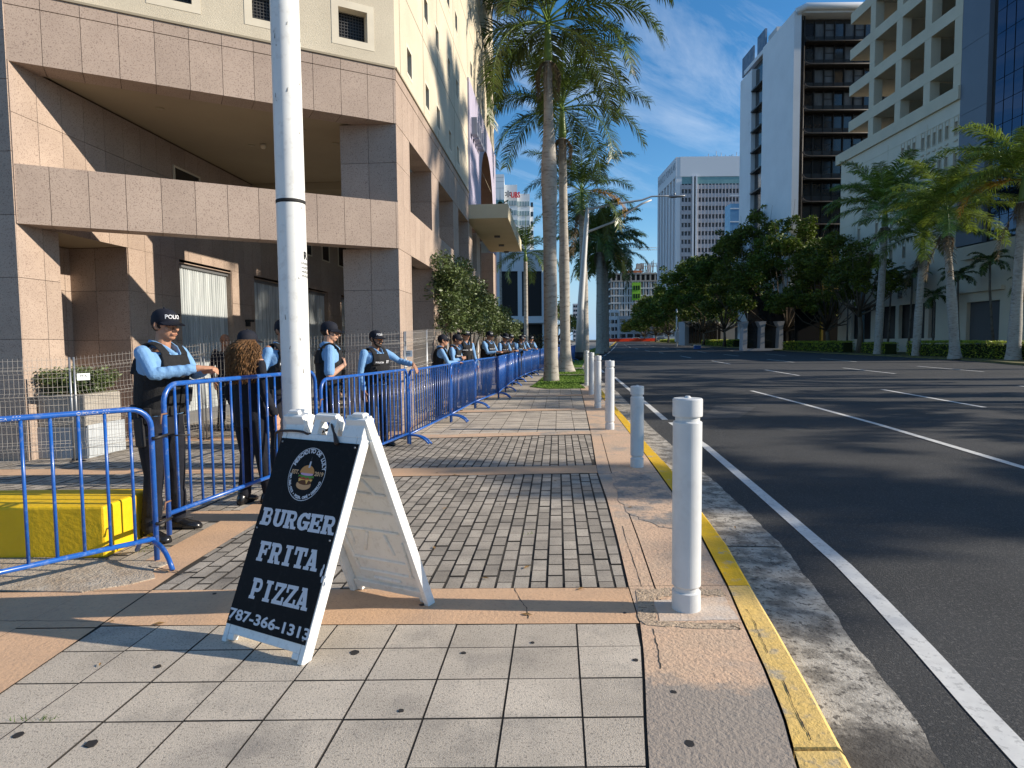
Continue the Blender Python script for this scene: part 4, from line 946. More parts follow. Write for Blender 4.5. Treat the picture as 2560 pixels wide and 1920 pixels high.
# planter with clipped shrub
pl = empty('planter', (-5.99, 8.86, 0), R(-4), 'square exposed-aggregate concrete planter by the left pier behind the mesh fence', 'planter')
g = MB(); 
for ring in ([(-.40, 0), (.40, 0)],): pass
g.box(-.34, -.36, .42, .34, .34, .86); build('basin', g, conc, pl, bevel=.02)
g = MB(); g.box(-.36, -.375, 0, .355, .36, .42); build('plinth', g, mat('grey_painted_plinth', (.30, .31, .32), (.36, .38, .40), 2, rough=.7), pl, bevel=.01)
g = MB(); g.box(.356, -.37, .01, .366, .36, .45); build('white_panel', g, mat('pale_board', (.44, .47, .49), (.38, .41, .43), 3, rough=.7), pl)
g = MB(); g.box(-.31, -.33, .85, .31, .31, .866); build('earth', g, soil, pl)
shrub_loc = (-5.99, 8.86, .86)
# mesh fence
FG = 'temporary wire mesh fence panels in front of the hotel'
def mesh_fence(p, q, h0, h1, label, sp=.0525, posts=True, fine=1.):
    P0 = V(p[0], p[1], 0); P1 = V(q[0], q[1], 0); L_ = (P1-P0).length; d = (P1-P0).normalized(); rz = math.atan2(d.y, d.x)
    e = empty('mesh_fence', (P0.x, P0.y, zg(P0.y)), rz, label, 'fence', FG)
    g = MB(); k = int(L_/sp); ht = lambda x: h0+(h1-h0)*x/L_
    wr_ = .0019*fine
    folds = (.12, .38, .64, .90)
    def off(t):
        o = 0
        for f in folds:
            dlt = abs(t-f)
            if dlt < .035: o = .028*(1-dlt/.035)
        return o
    ts = [0, .085, .12, .155, .345, .38, .415, .605, .64, .675, .865, .90, .935, 1.025]
    for i in range(k+1):
        x = L_*i/k; g.tube([V(x, -off(t), .04+(ht(x)-.04)*t) for t in ts], wr_, 4)
    build('vertical_wires', g, zinc, e)
    g = MB(); hs_ = [i/11 for i in range(12)]+[.085, .155, .345, .415, .605, .675, .865, .935, .12, .38, .64, .9]
    for t in hs_: g.tube([V(0, -off(t), .04+(ht(0)-.04)*t), V(L_, -off(t), .04+(ht(L_)-.04)*t)], wr_, 4)
    build('horizontal_wires', g, zinc, e)
    if posts:
        for x in (.012, L_-.012):
            g = MB(); g.tube([V(x, 0, .0), V(x, 0, ht(x)+.03)], .014, 8); build('post', g, gmet, e)
        for x in (.012, L_-.012):
            g = MB(); g.tube([V(x, -.13, .01), V(x, .13, .01)], .011, 6); build('foot', g, blackm, e)
    return e
fp = [(-8.3, 7.55), (-5.72, 8.30), (-4.93, 10.17), (-3.45, 10.25), (-1.72, 10.35), (-1.62, 12.2), (-1.42, 14.2), (-1.2, 16.5), (-1.0, 19), (-.75, 22), (-.45, 25), (-.1, 28)]
fh = [1.27, 1.33, 1.50, 1.58, 1.66, 1.72, 1.76, 1.8, 1.8, 1.8, 1.8, 1.8]
fl = ['wire mesh fence panel in front of the dark left pier', 'wire mesh fence panel with a small sign in front of the planter', 'wire mesh fence panel between the leaning officer and the big white pole', 'wire mesh fence panel right of the big white pole', 'wire mesh fence panel with a small white tag behind the bearded officer']+[o_+' mesh fence panel behind the officers, counted from the left' for o_ in 'sixth seventh eighth ninth tenth eleventh twelfth'.split()]
for i in range(len(fp)-1):
    p, q = fp[i], fp[i+1]; d_ = V(q[0]-p[0], q[1]-p[1], 0).normalized()*.03
    mesh_fence((p[0]+d_.x, p[1]+d_.y), q, fh[i], fh[i+1], fl[i], fine=1 if i < 4 else 1.2, sp=.0525 if i < 5 else .07)
for (c_, rz, txt, lab, wd) in ((V(-5.72-.03, 8.30-.06, 1.10), math.atan2(1.87, .79), 'PFA', 'small white sign with three black letters on the mesh fence by the planter', .17), (V(-1.76+.03, 10.68, 1.34), math.atan2(1.85, .1), '', 'small white tag on the mesh fence behind the bearded officer', .15)):
    e = empty('fence_tag', tuple(c_), rz if txt else 0, lab, 'sign'); g = MB()
    if txt:
        g.box(.12, -.036, -.045, .12+wd, -.032, .045); build('plate', g, mat('white_board', (.68, .72, .74)), e)
        g = MB(); add_text(g, txt, .055, lambda x, y: V(.12+wd/2+x, -.0375, -.008+y), align='CENTER'); g.box(.15, -.0378, -.028, .26, -.0372, -.024); build('lettering', g, blackm, e)
    else:
        g.box(-.03, -.3, -.055, wd-.03, -.296, .045); build('plate', g, mat('white_board', (.68, .72, .74)), e)
        g = MB(); 
        for z in (-.03, -.005, .02): g.box(-.005, -.3015, z, wd-.06, -.3005, z+.009)
        build('lettering', g, blackm, e)
# green windscreen on the far fence panels
g = MB(); g.add([V(-.98, 19.1, .1), V(-.08, 28, .15), V(-.08, 28, 1.75), V(-.98, 19.1, 1.72)], [[0, 1, 2, 3], [3, 2, 1, 0]])
# ================================================================ people
skinm = [mat('skin_a', (.46, .24, .15), (.40, .20, .12), 30, rough=.55), mat('skin_b', (.36, .19, .12), (.30, .15, .09), 30, rough=.55), mat('skin_c', (.52, .30, .20), (.45, .24, .16), 30, rough=.55)]
shirtm = mat('blue_shirt', (.19, .36, .60), (.165, .325, .55), 7, rough=.85, bump=.35, bscale=26)
vestm = mat('black_vest', (.009, .0095, .011), (.015, .0155, .017), 30, rough=.8, bump=.3, bscale=90)
navy = mat('navy_trousers', (.006, .0075, .013), (.011, .0125, .020), 9, rough=.85, bump=.35, bscale=22)
bootm = mat('black_boot', (.010, .010, .011), rough=.25, spec=.6)
capm = mat('navy_cap', (.006, .008, .016), (.009, .011, .02), 60, rough=.8)
hairm = mat('dark_hair', (.018, .012, .009), rough=.6)
curl = mat('curly_brown_hair', (.22, .115, .045), (.085, .042, .018), 40, rough=.55, island=.35)
whitel = mat('white_lettering', (.72, .73, .75), rough=.7)
lens = mat('dark_lens', (.01, .01, .012), rough=.08, spec=.8)
orangel = mat('orange_lens', (.75, .22, .02), rough=.1, spec=.8)
lipm = mat('lips', (.30, .12, .09), rough=.5)
def hand(g, wr, d, side, palm, curlv=.5, sc=1.):
    """palm slab plus five bent fingers. d: direction of the hand, palm: direction the palm faces, side: +1 thumb on d x palm side"""
    d = Vector(d).normalized(); n = Vector(palm); n = (n-d*n.dot(d)).normalized(); s_ = d.cross(n)*side; wr = Vector(wr)
    g.tube([wr-d*.02, wr+d*.03*sc, wr+d*.075*sc], [(.021*sc, .026*sc), (.019*sc, .036*sc), (.015*sc, .038*sc)], 10, ref=s_, rnd=True)
    for k, (o, l, r_) in enumerate(((.028, .066, .0088), (.0095, .074, .0092), (-.0095, .069, .0088), (-.027, .054, .0078))):
        b = wr+d*.078*sc+s_*o*sc; c = curlv*(1+.12*k); pts = [b-d*.02]; dr = d.copy(); ang = 0
        for q, f in enumerate((.45, .32, .23)):
            pts.append(pts[-1]+dr*l*f*sc+(dr*.02 if q == 0 else V(0, 0, 0))); ang = c*(q+1)*.55; dr = (d*math.cos(ang)+n*math.sin(ang)).normalized()
        g.tube(pts, [r_*sc, r_*sc, r_*.92*sc, r_*.8*sc], 8, rnd=True)
    t0 = wr+d*.02*sc+s_*.026*sc; t1 = t0+(d*.6+s_*.7+n*.3).normalized()*.034*sc; t2 = t1+(d*.9+s_*.15+n*.5).normalized()*.032*sc
    g.tube([t0, t1, t2], [.0125*sc, .0105*sc, .0088*sc], 8, rnd=True)
def person(loc, face, label, h=1.76, pose='lean', lean=0., head=(0, 0), skin=0, outfit='police', glasses=None, beard=False, captext=True, sleeves='long', hat=None, det=1, arms=None, legs=None, name='person', group='police officers along the barriers', cat='person', stance=.11, hairy=False, hands=None, build_=1.0, woman=False):
    """local frame: +y is where the body faces. face = (dx,dy) in the world"""
    rz = math.atan2(-face[0], face[1]); S = h/1.78
    e = empty(name, (loc[0], loc[1], loc[2] if len(loc) > 2 else zg(loc[1])), rz, label, cat, group)
    ca, sa = math.cos(lean), math.sin(lean); hz = .95
    def Tq(p, k=1.):     # bend forward about the hip
        x, y, z = p
        if z <= hz: return V(x, y, z)*S
        t = min(1, (z-hz)/.25); a = lean*t; return V(x, y*math.cos(a)+(z-hz)*math.sin(a), hz+(z-hz)*math.cos(a)-y*math.sin(a))*S
    P = lambda p: V(*p)*S
    vx = {2: .006, 1: .009, 0: .014}[det] ; B = build_
    if arms is None:
        arms = {'lean': ((.25, .20, 1.16), (.10, .40, 1.19)), 'stand': ((.26, -.03, 1.13), (.27, .09, .90)), 'chest': ((.27, .02, 1.14), (.14, .22, 1.30)),
                'cross': ((.25, .14, 1.16), (.02, .26, 1.20))}[pose]
        arms = [(( s*a_[0], a_[1], a_[2]) , (s*b_[0], b_[1], b_[2])) for s, (a_, b_) in ((-1, arms), (1, arms))]
    sh = [Tq((s*.185*B, -.01, 1.445)) for s in (-1, 1)]
    AR = [[sh[i], P(arms[i][0]), P(arms[i][1])] for i in (0, 1)]
    legs = legs or [((-stance, .02, .50), (-stance*1.25, -.02, .085)), ((stance, .03, .50), (stance*1.25, .0, .085))]
    HP = [P((-.09, 0, .90)), P((.09, 0, .90))]; KN = [P(l[0]) for l in legs]; AN = [P(l[1]) for l in legs]
    def torso(g, grow, z0=.86, z1=1.47, n_=20):
        prof = [(.86, .165, .115, 0), (.95, .170, .120, 0), (1.05, .158, .112, .0), (1.15, .162, .116, .005), (1.28, .180, .126, .008), (1.38, .186, .118, .0), (1.44, .165, .092, -.008), (1.475, .10, .07, -.01), (1.49, .065, .06, -.01)]
        rs = []
        for z, rx, ry, cy_ in prof:
            if z < z0-.001 or z > z1+.001: continue
            rs.append([Tq(((rx*B+grow)*math.cos(2*math.pi*k/n_), cy_+(ry*(1+(B-1)*1.6)+grow)*math.sin(2*math.pi*k/n_), z)) for k in range(n_)])
        g.rings(rs)
    # ------------- body: one continuous skin surface (legs, trunk, arms, neck, head, hands)
    g = MB(); torso(g, -.018)
    for i in (0, 1):
        g.tube([HP[i], KN[i], AN[i]], [.07*S, .05*S, .035*S], 10, rnd=True)
        g.tube(AR[i][:2], [.043*S, .036*S], 10, rnd=True); g.tube([AR[i][1], AR[i][1]*.6+AR[i][2]*.4, AR[i][2]], [.038*S, .037*S, .026*S], 10, rnd=True)
    hc = Tq((0, .015, 1.64)); nb = Tq((0, -.012, 1.45))
    g.tube([nb, nb*.45+hc*.55+V(0, -.004, -.01), hc+V(0, -.01, -.03)], [.062*S, .056*S, .056*S], 12, rnd=True)
    HM = Matrix.Rotation(head[0], 3, 'Z') @ Matrix.Rotation(-head[1], 3, 'X')     # yaw then pitch (positive looks down)
    Hp = lambda x, y, z: hc+(HM @ V(x, y, z))*S
    g.ball(Hp(0, -.012, .022), (.0745*S, .094*S, .094*S), 18, 12, M=HM)
    g.ball(Hp(0, .018, -.045), (.060*S, .068*S, .070*S), 16, 10, M=HM)
    g.ball(Hp(0, .045, -.088), (.034*S, .038*S, .024*S), 12, 8, M=HM)
    if det:
        g.tube([Hp(0, .082, .012), Hp(0, .098, -.012), Hp(0, .114, -.034), Hp(0, .098, -.042)], [.009*S, .011*S, .0145*S, .011*S], 8, rnd=True)
        g.tube([Hp(-.012, .090, -.036), Hp(.012, .090, -.036)], .0085*S, 8, rnd=True)
        g.tube([Hp(-.046, .068, .020), Hp(-.018, .083, .024), Hp(.018, .083, .024), Hp(.046, .068, .020)], .010*S, 8, rnd=True)
        for s in (-1, 1):
            g.ball(Hp(s*.043, .060, -.024), (.020*S, .018*S, .020*S), 8, 6, M=HM)
            g.tube([Hp(s*.072, -.008, .018), Hp(s*.082, -.016, .022), Hp(s*.085, -.020, .0), Hp(s*.080, -.012, -.024), Hp(s*.072, -.002, -.030)], [.007*S, .009*S, .010*S, .009*S, .006*S], 8, rnd=True)
        g.tube([Hp(-.020, .085, -.060), Hp(0, .092, -.059), Hp(.020, .085, -.060)], .0075*S, 8, rnd=True)
        g.tube([Hp(-.017, .084, -.070), Hp(0, .090, -.071), Hp(.017, .084, -.070)], .0072*S, 8, rnd=True)
    for i, s in ((0, -1), (1, 1)):
        hd = hands[i] if hands else None
        fd = (AR[i][2]-AR[i][1]).normalized()
        if hd is None:
            if pose == 'lean': hd = ((-s*.55, .75, -.05), 1, (0, -.1, -1), .9)
            elif pose in ('chest', 'cross'): hd = ((-s*.8, .35, .2), 1, (0, -1, -.3), .8)
            else: hd = ((0, .1, -1), 1, (-s, 0, 0), .55)
        d_, _x, pn, cv = hd
        dv = Vector(d_).normalized(); nv = Vector(pn); sd = dv.cross((nv-dv*nv.dot(dv)).normalized())
        want = V(0, 1, .3) if pose == 'stand' else V(0, -.2, 1)
        if abs(dv.z) > .7: want = V(0, 1, 0)
        hand(g, AR[i][2], d_, 1 if sd.dot(want) > 0 else -1, pn, cv, S*1.02)
    build('body', g, skinm[skin], e, remesh=vx if det < 2 else .0048, smoothit=2)
    # ------------- shirt
    wom = outfit == 'jacket'
    g = MB(); torso(g, .006 if not wom else .014, z0=.86 if wom else .95, z1=1.44)
    for i in (0, 1):
        a0, a1, a2 = AR[i]
        k1 = .056; 
        if sleeves == 'long':
            c2 = a1*.12+a2*.88
            g.tube([a0+V(0, 0, -.015), a0*.5+a1*.5, a1], [.053*S*B, .049*S*B, .045*S], 12, rnd=True); g.tube([a1, a1*.5+a2*.5, c2], [.045*S, .042*S, .034*S], 12, rnd=True)
            if det == 2:
                for t in (.15, .38, .62, .85): q = a1*(1-t)+c2*t; g.tube([q-V(0, .005, .012), q+V(0, .01, .008)], .0435*S*(1-.2*t), 10, rnd=True)
        else:
            g.tube([a0+V(0, 0, -.015), a0*.45+a1*.55, a0*.15+a1*.85], [.057*S*B, .056*S*B, .058*S*B], 12, rnd=True)
    build('jacket' if wom else 'shirt', g, navy if wom else shirtm, e, remesh=vx*1.1, smoothit=2)
    if not wom:
        g = MB()      # collar
        for s in (-1, 1):
            pts = [Tq((s*.0, -.10, 1.475)), Tq((s*.065, -.07, 1.50)), Tq((s*.085, -.005, 1.495)), Tq((s*.066, .068, 1.465)), Tq((s*.036, .118, 1.425))]
            g.tube(pts, [(.008, .026)]*5, 8, rnd=True, ref=(0, 0, 1))
        build('collar', g, shirtm, e)
    # ------------- trousers
    g = MB()
    n_ = 16; g.rings([[Tq(((rx*B+.004)*math.cos(2*math.pi*k/n_), (ry*B+.004)*math.sin(2*math.pi*k/n_), z)) for k in range(n_)] for z, rx, ry in ((.80, .155, .11), (.88, .172, .122), (.96, .172, .124), (1.0, .164, .118))])
    for i in (0, 1):
        g.tube([HP[i]+V(0, 0, -.02), HP[i]*.5+KN[i]*.5, KN[i], KN[i]*.5+AN[i]*.5, AN[i]+V(0, 0, .02)], [.098*S*B, .088*S*B, .070*S, .064*S, .060*S], 14, rnd=True)
        if det: g.tube([KN[i]*.55+AN[i]*.45+V(.0, .01, 0), KN[i]*.3+AN[i]*.7+V(0, .012, 0)], [.066*S, .068*S], 12, rnd=True); g.tube([AN[i]+V(0, .01, .05), AN[i]+V(0, .01, .015)], [.066*S, .062*S], 12, rnd=True)
    build('trousers', g, navy, e, remesh=vx*1.1, smoothit=3)
    # ------------- boots
    for i in (0, 1):
        A_ = AN[i]; g = MB(); rs = []
        yaw = R(12)*(-1 if i == 0 else 1); c_, s_ = math.cos(yaw), math.sin(yaw)
        for y, wx, zh in ((-.085, .026, .055), (-.07, .038, .10), (-.02, .043, .115), (.05, .045, .085), (.11, .050, .062), (.165, .046, .052), (.195, .026, .035)):
            rs.append([V(A_.x+c_*(wx*S*math.cos(t))+s_*y*S, A_.y+c_*y*S-s_*wx*S*math.cos(t), max(.0, zh*S*.5+zh*S*.5*math.sin(t)*1.25)) for t in [k*math.pi/6 for k in range(12)]])
        g.rings(rs); g.tube([V(A_.x, A_.y-.01, .05), V(A_.x, A_.y-.01, .16)*1], .05*S, 12)
        build('boot', g, bootm, e)
    # ------------- vest
    if outfit == 'police':
        g = MB()
        rs = []
        for z, rx, ry, cy_ in ((.99, .166, .122, .0), (1.08, .172, .132, .004), (1.18, .178, .138, .006), (1.27, .178, .142, .006), (1.31, .160, .140, .004)):
            rs.append([Tq(((rx*B+.012)*math.cos(2*math.pi*k/24)*(1 if abs(math.cos(2*math.pi*k/24)) < .9 else .97), cy_+(ry*(1+(B-1)*1.6)+.010)*math.sin(2*math.pi*k/24), z)) for k in range(24)])
        g.rings(rs)
        for sgn in (1, -1):       # breast and back plates rising to the shoulders
            rs = []
            for z, wx, y in ((1.26, .150, .150), (1.35, .134, .146), (1.425, .128, .122)):
                y = y*(1+(B-1)*1.6)
                rs.append([Tq((wx*B*cx_, sgn*(y-.04*(abs(cx_) > .9))+sgn*dy, z)) for cx_, dy in ((-1, 0), (-.5, 0), (.5, 0), (1, 0), (1, -.05), (.5, -.05), (-.5, -.05), (-1, -.05))])
            g.rings(rs)
            for s in (-1, 1):
                g.tube([Tq((s*.088*B, sgn*.115, 1.36)), Tq((s*.092*B, sgn*.100, 1.44)), Tq((s*.098*B, sgn*.045, 1.492)), Tq((s*.10*B, 0, 1.503))], [(.013, .047)]*4, 8, ref=(1, 0, 0), rnd=True)
        v_ = build('vest', g, vestm, e, remesh=vx, smoothit=1)
        yb = (.142+.0)*(1+(B-1)*1.6)+.012
        def vp(x, z, dy=0): return Tq((x, yb-.35*x*x/.18+dy, z))
        if det:
            g = MB()
            for (x0, x1, z0, z1, t_) in ((-.13, -.06, 1.05, 1.17, .028), (-.05, .03, 1.05, 1.17, .024), (.045, .125, 1.06, 1.19, .034), (-.14, .14, 1.205, 1.235, .012), (-.12, -.04, 1.02, 1.045, .02)):
                p = [vp(x0, z0), vp(x1, z0), vp(x1, z1), vp(x0, z1)]; nn = (p[1]-p[0]).cross(p[3]-p[0]).normalized()*-1
                nn = nn if nn.y > 0 else -nn
                g.add(p+[q+nn*t_ for q in p], [[4, 5, 6, 7], [0, 1, 5, 4], [1, 2, 6, 5], [2, 3, 7, 6], [3, 0, 4, 7]])
            build('pouches', g, vestm, v_)
            g = MB(); add_text(g, 'POLICIA', .034, lambda x, y: vp(.078-x, 1.285+y, .010), offset=.001, align='CENTER')
            p = [vp(.02, 1.275, .008), vp(.11, 1.275, .008), vp(.11, 1.315, .008), vp(.02, 1.315, .008)]
            build('vest_lettering', g, whitel, v_)
            g = MB(); s3 = -1
            for z in (1.285, 1.300, 1.315): g.add([vp(-.035, z, .009), vp(-.105, z, .009), vp(-.10, z+.008, .009), vp(-.04, z+.008, .009)], [[0, 1, 2, 3]])
            build('vest_badge', g, whitel, v_)
    # ------------- belt
    if outfit == 'police':
        g = MB(); rs = []
        for z, gr in ((.955, .010), (.96, .018), (1.005, .018), (1.01, .010)): rs.append([Tq(((.168*B+gr)*math.cos(2*math.pi*k/24), (.121*B+gr)*math.sin(2*math.pi*k/24), z)) for k in range(24)])
        g.rings(rs)
        bl_ = build('belt', g, vestm, e)
        if det:
            g = MB()
            for ang, w_, z0, z1, t_ in ((R(20), .05, .90, 1.02, .035), (R(155), .05, .93, 1.03, .035), (R(215), .05, .92, 1.03, .03), (R(-30), .04, .93, 1.02, .03), (R(75), .05, .95, 1.02, .022)):
                c_ = Tq(((.168*B+.018)*math.cos(ang), (.121*B+.018)*math.sin(ang), .97)); nx = V(math.cos(ang), math.sin(ang), 0); tx = V(-nx.y, nx.x, 0)
                g.obox(c_-tx*w_*.5*S+V(0, 0, (z0-.97)*S)-nx*.005, tx*w_*S, nx*t_, V(0, 0, (z1-z0)*S))
            build('belt_pouches', g, vestm, bl_, bevel=.006)
            g = MB(); ang = R(-8); c_ = Tq(((.168*B+.035)*math.cos(ang), .02, .97))     # holster with grip
            g.obox(c_+V(-.01, -.035, -.24)*S, V(.045, 0, 0), V(0, .06, 0), V(.0, -.01, .22)*S); g.obox(c_+V(.0, -.05, -.03)*S, V(.032, 0, 0), V(0, .035, -.0), V(.0, -.02, .11)*S)
            build('holster', g, blackm, bl_, bevel=.008)
    # ------------- head wear and details
    if hat is None:
        g = MB(); rs = []
        for z, k_ in ((.012, 1.03), (.035, 1.05), (.070, 1.02), (.100, .88), (.120, .62), (.130, .30), (.132, .05)):
            rs.append([Hp(.0805*k_*math.cos(t), -.012+.100*k_*math.sin(t), z+.012*math.sin(t)*(z < .05)) for t in [2*math.pi*j/20 for j in range(20)]])
        g.rings(rs)
        n_ = 12; top = []; bot = []
        for j in range(n_+1):
            t = math.pi*j/n_; xx = .074*math.cos(t)
            for r_, lst in ((0, top),):
                pass
            top.append((Hp(.080*math.cos(t), -.012+.098*math.sin(t)*.98, .030+.012*math.sin(t)), Hp(.078*math.cos(t), .02+.155*math.sin(t), .026-.016*abs(math.cos(t))-.012*math.sin(t)))) 
        vs = [q for pr in top for q in pr]; up_ = HM @ V(0, 0, .006)
        vs2 = [q-up_ for q in vs]; m_ = len(vs)
        fs = [[2*j, 2*j+1, 2*j+3, 2*j+2] for j in range(n_)]
        g.add(vs+vs2, [f[::-1] for f in fs]+[[a+m_ for a in f] for f in fs]+[[2*j+1, 2*j+1+m_, 2*j+3+m_, 2*j+3] for j in range(n_)], 0, True)
        g.ball(Hp(0, -.012, .134), .008*S, 8, 5)
        cp_ = build('cap', g, capm, e)
        if captext:
            g = MB()
            def cq(x, y):
                z = .050+y; k_ = 1.045-(.0 if z < .07 else (z-.07)*3.4); t = math.pi/2+x/.088
                return Hp(.083*k_*math.cos(t), -.012+.1035*k_*math.sin(t), z+.004)
            add_text(g, 'POLICIA', .042, cq, offset=.0007, align='CENTER', sx=.95)
            build('cap_lettering', g, whitel, cp_)
    elif hat == 'campaign':
        g = MB(); g.rings([[Hp(k_*.082*math.cos(t), -.012+k_*.100*math.sin(t), z) for t in [2*math.pi*j/24 for j in range(24)]] for k_, z in ((1.0, .022), (1.95, .030), (1.98, .036), (1.06, .040), (1.0, .10), (.85, .135), (.4, .150), (.05, .145))])
        hh = build('campaign_hat', g, capm, e)
        g = MB(); g.rings([[Hp(k_*.082*math.cos(t), -.012+k_*.100*math.sin(t), z) for t in [2*math.pi*j/24 for j in range(24)]] for k_, z in ((1.06, .042), (1.09, .046), (1.06, .052))]); build('hat_cord', g, whitel, hh)
    if not hairy:
        g = MB(); g.ball(Hp(0, -.022, .010), (.0785*S, .092*S, .072*S), 16, 8, M=HM); build('hair', g, hairm, e)
    else:
        random.seed(5); g = MB(); 
        for i in range(1000):
            t = random.uniform(R(165), R(375)); r0 = random.uniform(.6, 1.); x, y = .085*math.cos(t), -.02+.095*math.sin(t)
            ln = random.uniform(.24, .44); sx_, sy_ = x*random.uniform(.5, 1.4), (y+.0)*random.uniform(.6, 1.25)-.01
            ph, am, fr = random.random()*6.3, random.uniform(.008, .02), random.uniform(9, 15); pts = []
            for k in range(13):
                q = k/12; z = .03-q*ln; sp_ = min(1, q*3.2)
                pts.append(hc+V(x*(.9)+sx_*sp_*1.0+am*math.sin(ph+fr*q*2.2), y*.9+sy_*sp_*.75+am*math.cos(ph+fr*q*2.2), z)*S)
            g.tube(pts, [random.uniform(.0022, .0042)]*13, 3)
        build('curly_hair', g, curl, e)
    if det and glasses is None and not hairy:
        g = MB()
        for s in (-1, 1): g.ball(Hp(s*.030, .073, .004), (.012*S, .009*S, .0065*S), 8, 5, M=HM)
        build('eyes', g, mat('eye_dark', (.03, .02, .015), rough=.3), e)
        g = MB(); g.tube([Hp(-.021, .093, -.0655), Hp(0, .0985, -.065), Hp(.021, .093, -.0655)], .0028*S, 6, rnd=True); build('mouth', g, lipm, e)
    if glasses:
        g = MB(); lm = orangel if glasses == 'orange' else lens
        for s in (-1, 1): g.tube([Hp(s*.010, .102, .004), Hp(s*.034, .094, .005), Hp(s*.058, .078, .003)], [(.004, .017), (.004, .019), (.004, .013)], 8, rnd=True, ref=(0, 0, 1))
        gl_ = build('glasses', g, lm, e)
        g = MB()
        for s in (-1, 1): g.tube([Hp(s*.06, .075, .008), Hp(s*.078, .02, .010), Hp(s*.080, -.02, .008)], .003, 6)
        build('glasses_arms', g, blackm, gl_)
    if beard:
        g = MB()
        for s in (-1, 1): g.tube([Hp(s*.066, .004, -.025), Hp(s*.060, .025, -.060), Hp(s*.040, .055, -.092), Hp(0, .074, -.102)], [.010, .019, .022, .026], 10, rnd=True)
        g.tube([Hp(-.03, .088, -.062), Hp(-.02, .100, -.048), Hp(0, .104, -.044), Hp(.02, .100, -.048), Hp(.03, .088, -.062)], .0075, 8, rnd=True)
        build('beard', g, hairm, e)
    return e
# officer in the foreground, forearms on the rail with clasped hands
person((-2.755, 4.98, 0), (1, -.16), 'police officer in black vest leaning on the nearest rail with clasped hands, facing right', 1.79, 'lean', .10, (R(-10), R(2)), 0, det=2, build_=1.12, glasses=None, stance=.13,
       arms=[((-.22, .15, 1.26), (-.045, .375, 1.285)), ((.27, .17, 1.275), (.075, .40, 1.31))][::1], hands=[((.35, .9, .05), 1, (.5, 0, -.8), .75), ((-.65, .55, .0), 1, (0, -.2, -1), .95)])
person((-2.44, 5.92, 0), (.45, .89), 'woman with long curly brown hair, dark jacket and cap, seen from behind', 1.64, 'stand', 0, (R(0), R(0)), 2, outfit='jacket', hairy=True, captext=False, det=2, build_=1.0, group=None, stance=.09, legs=[((-.09, .03, .50), (-.10, -.02, .085)), ((.09, .06, .5), (.10, .12, .085))])
person((-2.50, 6.95, 0), (.85, -.5), 'police officer mostly hidden behind the white pole, one blue sleeve showing', 1.78, 'stand', .06, (0, 0), 1, det=1)
person((-2.22, 7.75, 0), (.93, .36), 'police officer in short sleeves, seen from behind, right of the white pole', 1.78, 'chest', .02, (R(-18), R(4)), 2, sleeves='short', det=2, build_=1.08, captext=False,
       arms=[((-.25, -.03, 1.13), (-.24, .10, .92)), ((.28, -.02, 1.12), (.16, .17, 1.25))], hands=[((0, .1, -1), 1, (1, 0, 0), .5), ((-.8, .1, .35), 1, (0, -1, -.1), 1.5)])
person((-1.98, 9.25, 0), (.86, -.62), 'bearded police officer with orange glasses resting one arm on the rail', 1.70, 'stand', .04, (R(8), R(2)), 1, det=2, beard=True, glasses='orange', build_=1.16, stance=.14,
       arms=[((-.27, .0, 1.12), (-.27, .08, .86)), ((.36, .16, 1.30), (.46, .36, 1.26))][::-1] if False else [((-.38, .12, 1.30), (-.46, .36, 1.24)), ((.27, -.02, 1.12), (.27, .06, .86))], hands=[((-.1, .5, -.8), 1, (0, -1, -.3), .6), ((0, .1, -1), 1, (-1, 0, 0), .5)])
OG = 'police officers along the barriers'
person((-1.48, 12.75), (.97, .2), 'police officer in faded navy cap gripping the rail, sunglasses on, left of a pair', 1.68, 'lean', .16, (0, 0), 0, glasses='dark', captext=False, det=1, arms=[((-.22, .18, 1.16), (-.10, .40, 1.17)), ((.24, .20, 1.16), (.10, .42, 1.17))])
person((-1.30, 13.9), (.9, -.3), 'police officer in dark glasses with forearm on the rail, right of a pair', 1.70, 'cross', .18, (R(10), 0), 1, glasses='dark', captext=False, det=1)
person((-1.30, 15.4), (-.2, 1), 'police officer with his back turned, standing behind the two in sunglasses', 1.76, 'stand', 0, (0, 0), 1, captext=False, det=1)
person((-1.10, 15.3), (.55, -.83), 'young police officer standing upright and looking towards the camera', 1.80, 'stand', 0, (R(15), 0), 2, det=1, build_=.96)
person((-.72, 18.2), (.85, -.5), 'broad police officer in sunglasses resting one forearm on the rail', 1.82, 'lean', .14, (R(0), R(5)), 1, glasses='dark', det=1, build_=1.15)
person((-.35, 20.2), (.75, -.65), 'police officer in a wide brimmed campaign hat bending over the rail', 1.78, 'lean', .28, (R(0), R(22)), 0, hat='campaign', sleeves='short', det=1)
person((-.12, 22.1), (.6, -.8), 'police officer in short sleeves and sunglasses leaning on both elbows', 1.78, 'lean', .22, (0, 0), 2, sleeves='short', glasses='dark', det=1)
person((.22, 24.4), (.7, -.7), 'police officer looking down with a hand to his brow', 1.76, 'lean', .30, (0, R(18)), 1, glasses='dark', det=1)
person((.42, 26.6), (.65, -.75), 'police officer in cap and dark glasses, second from the palm trunk', 1.80, 'lean', .14, (0, 0), 1, glasses='dark', det=0)
person((.80, 28.6), (.65, -.75), 'police officer right beside the palm trunk, half hidden', 1.72, 'lean', .14, (0, 0), 0, det=0)
person((.9, 31.0), (.65, -.75), 'police officer far down the line whose cap shows beside the palm trunk', 1.76, 'lean', .14, (0, 0), 0, det=0)
person((-5.05, 11.3, 0), (.8, -.6), 'bald man in dark clothes behind the mesh fence by the shutters', 1.72, 'stand', 0, (0, 0), 1, outfit='jacket', captext=False, hat='none', det=1, group=None)
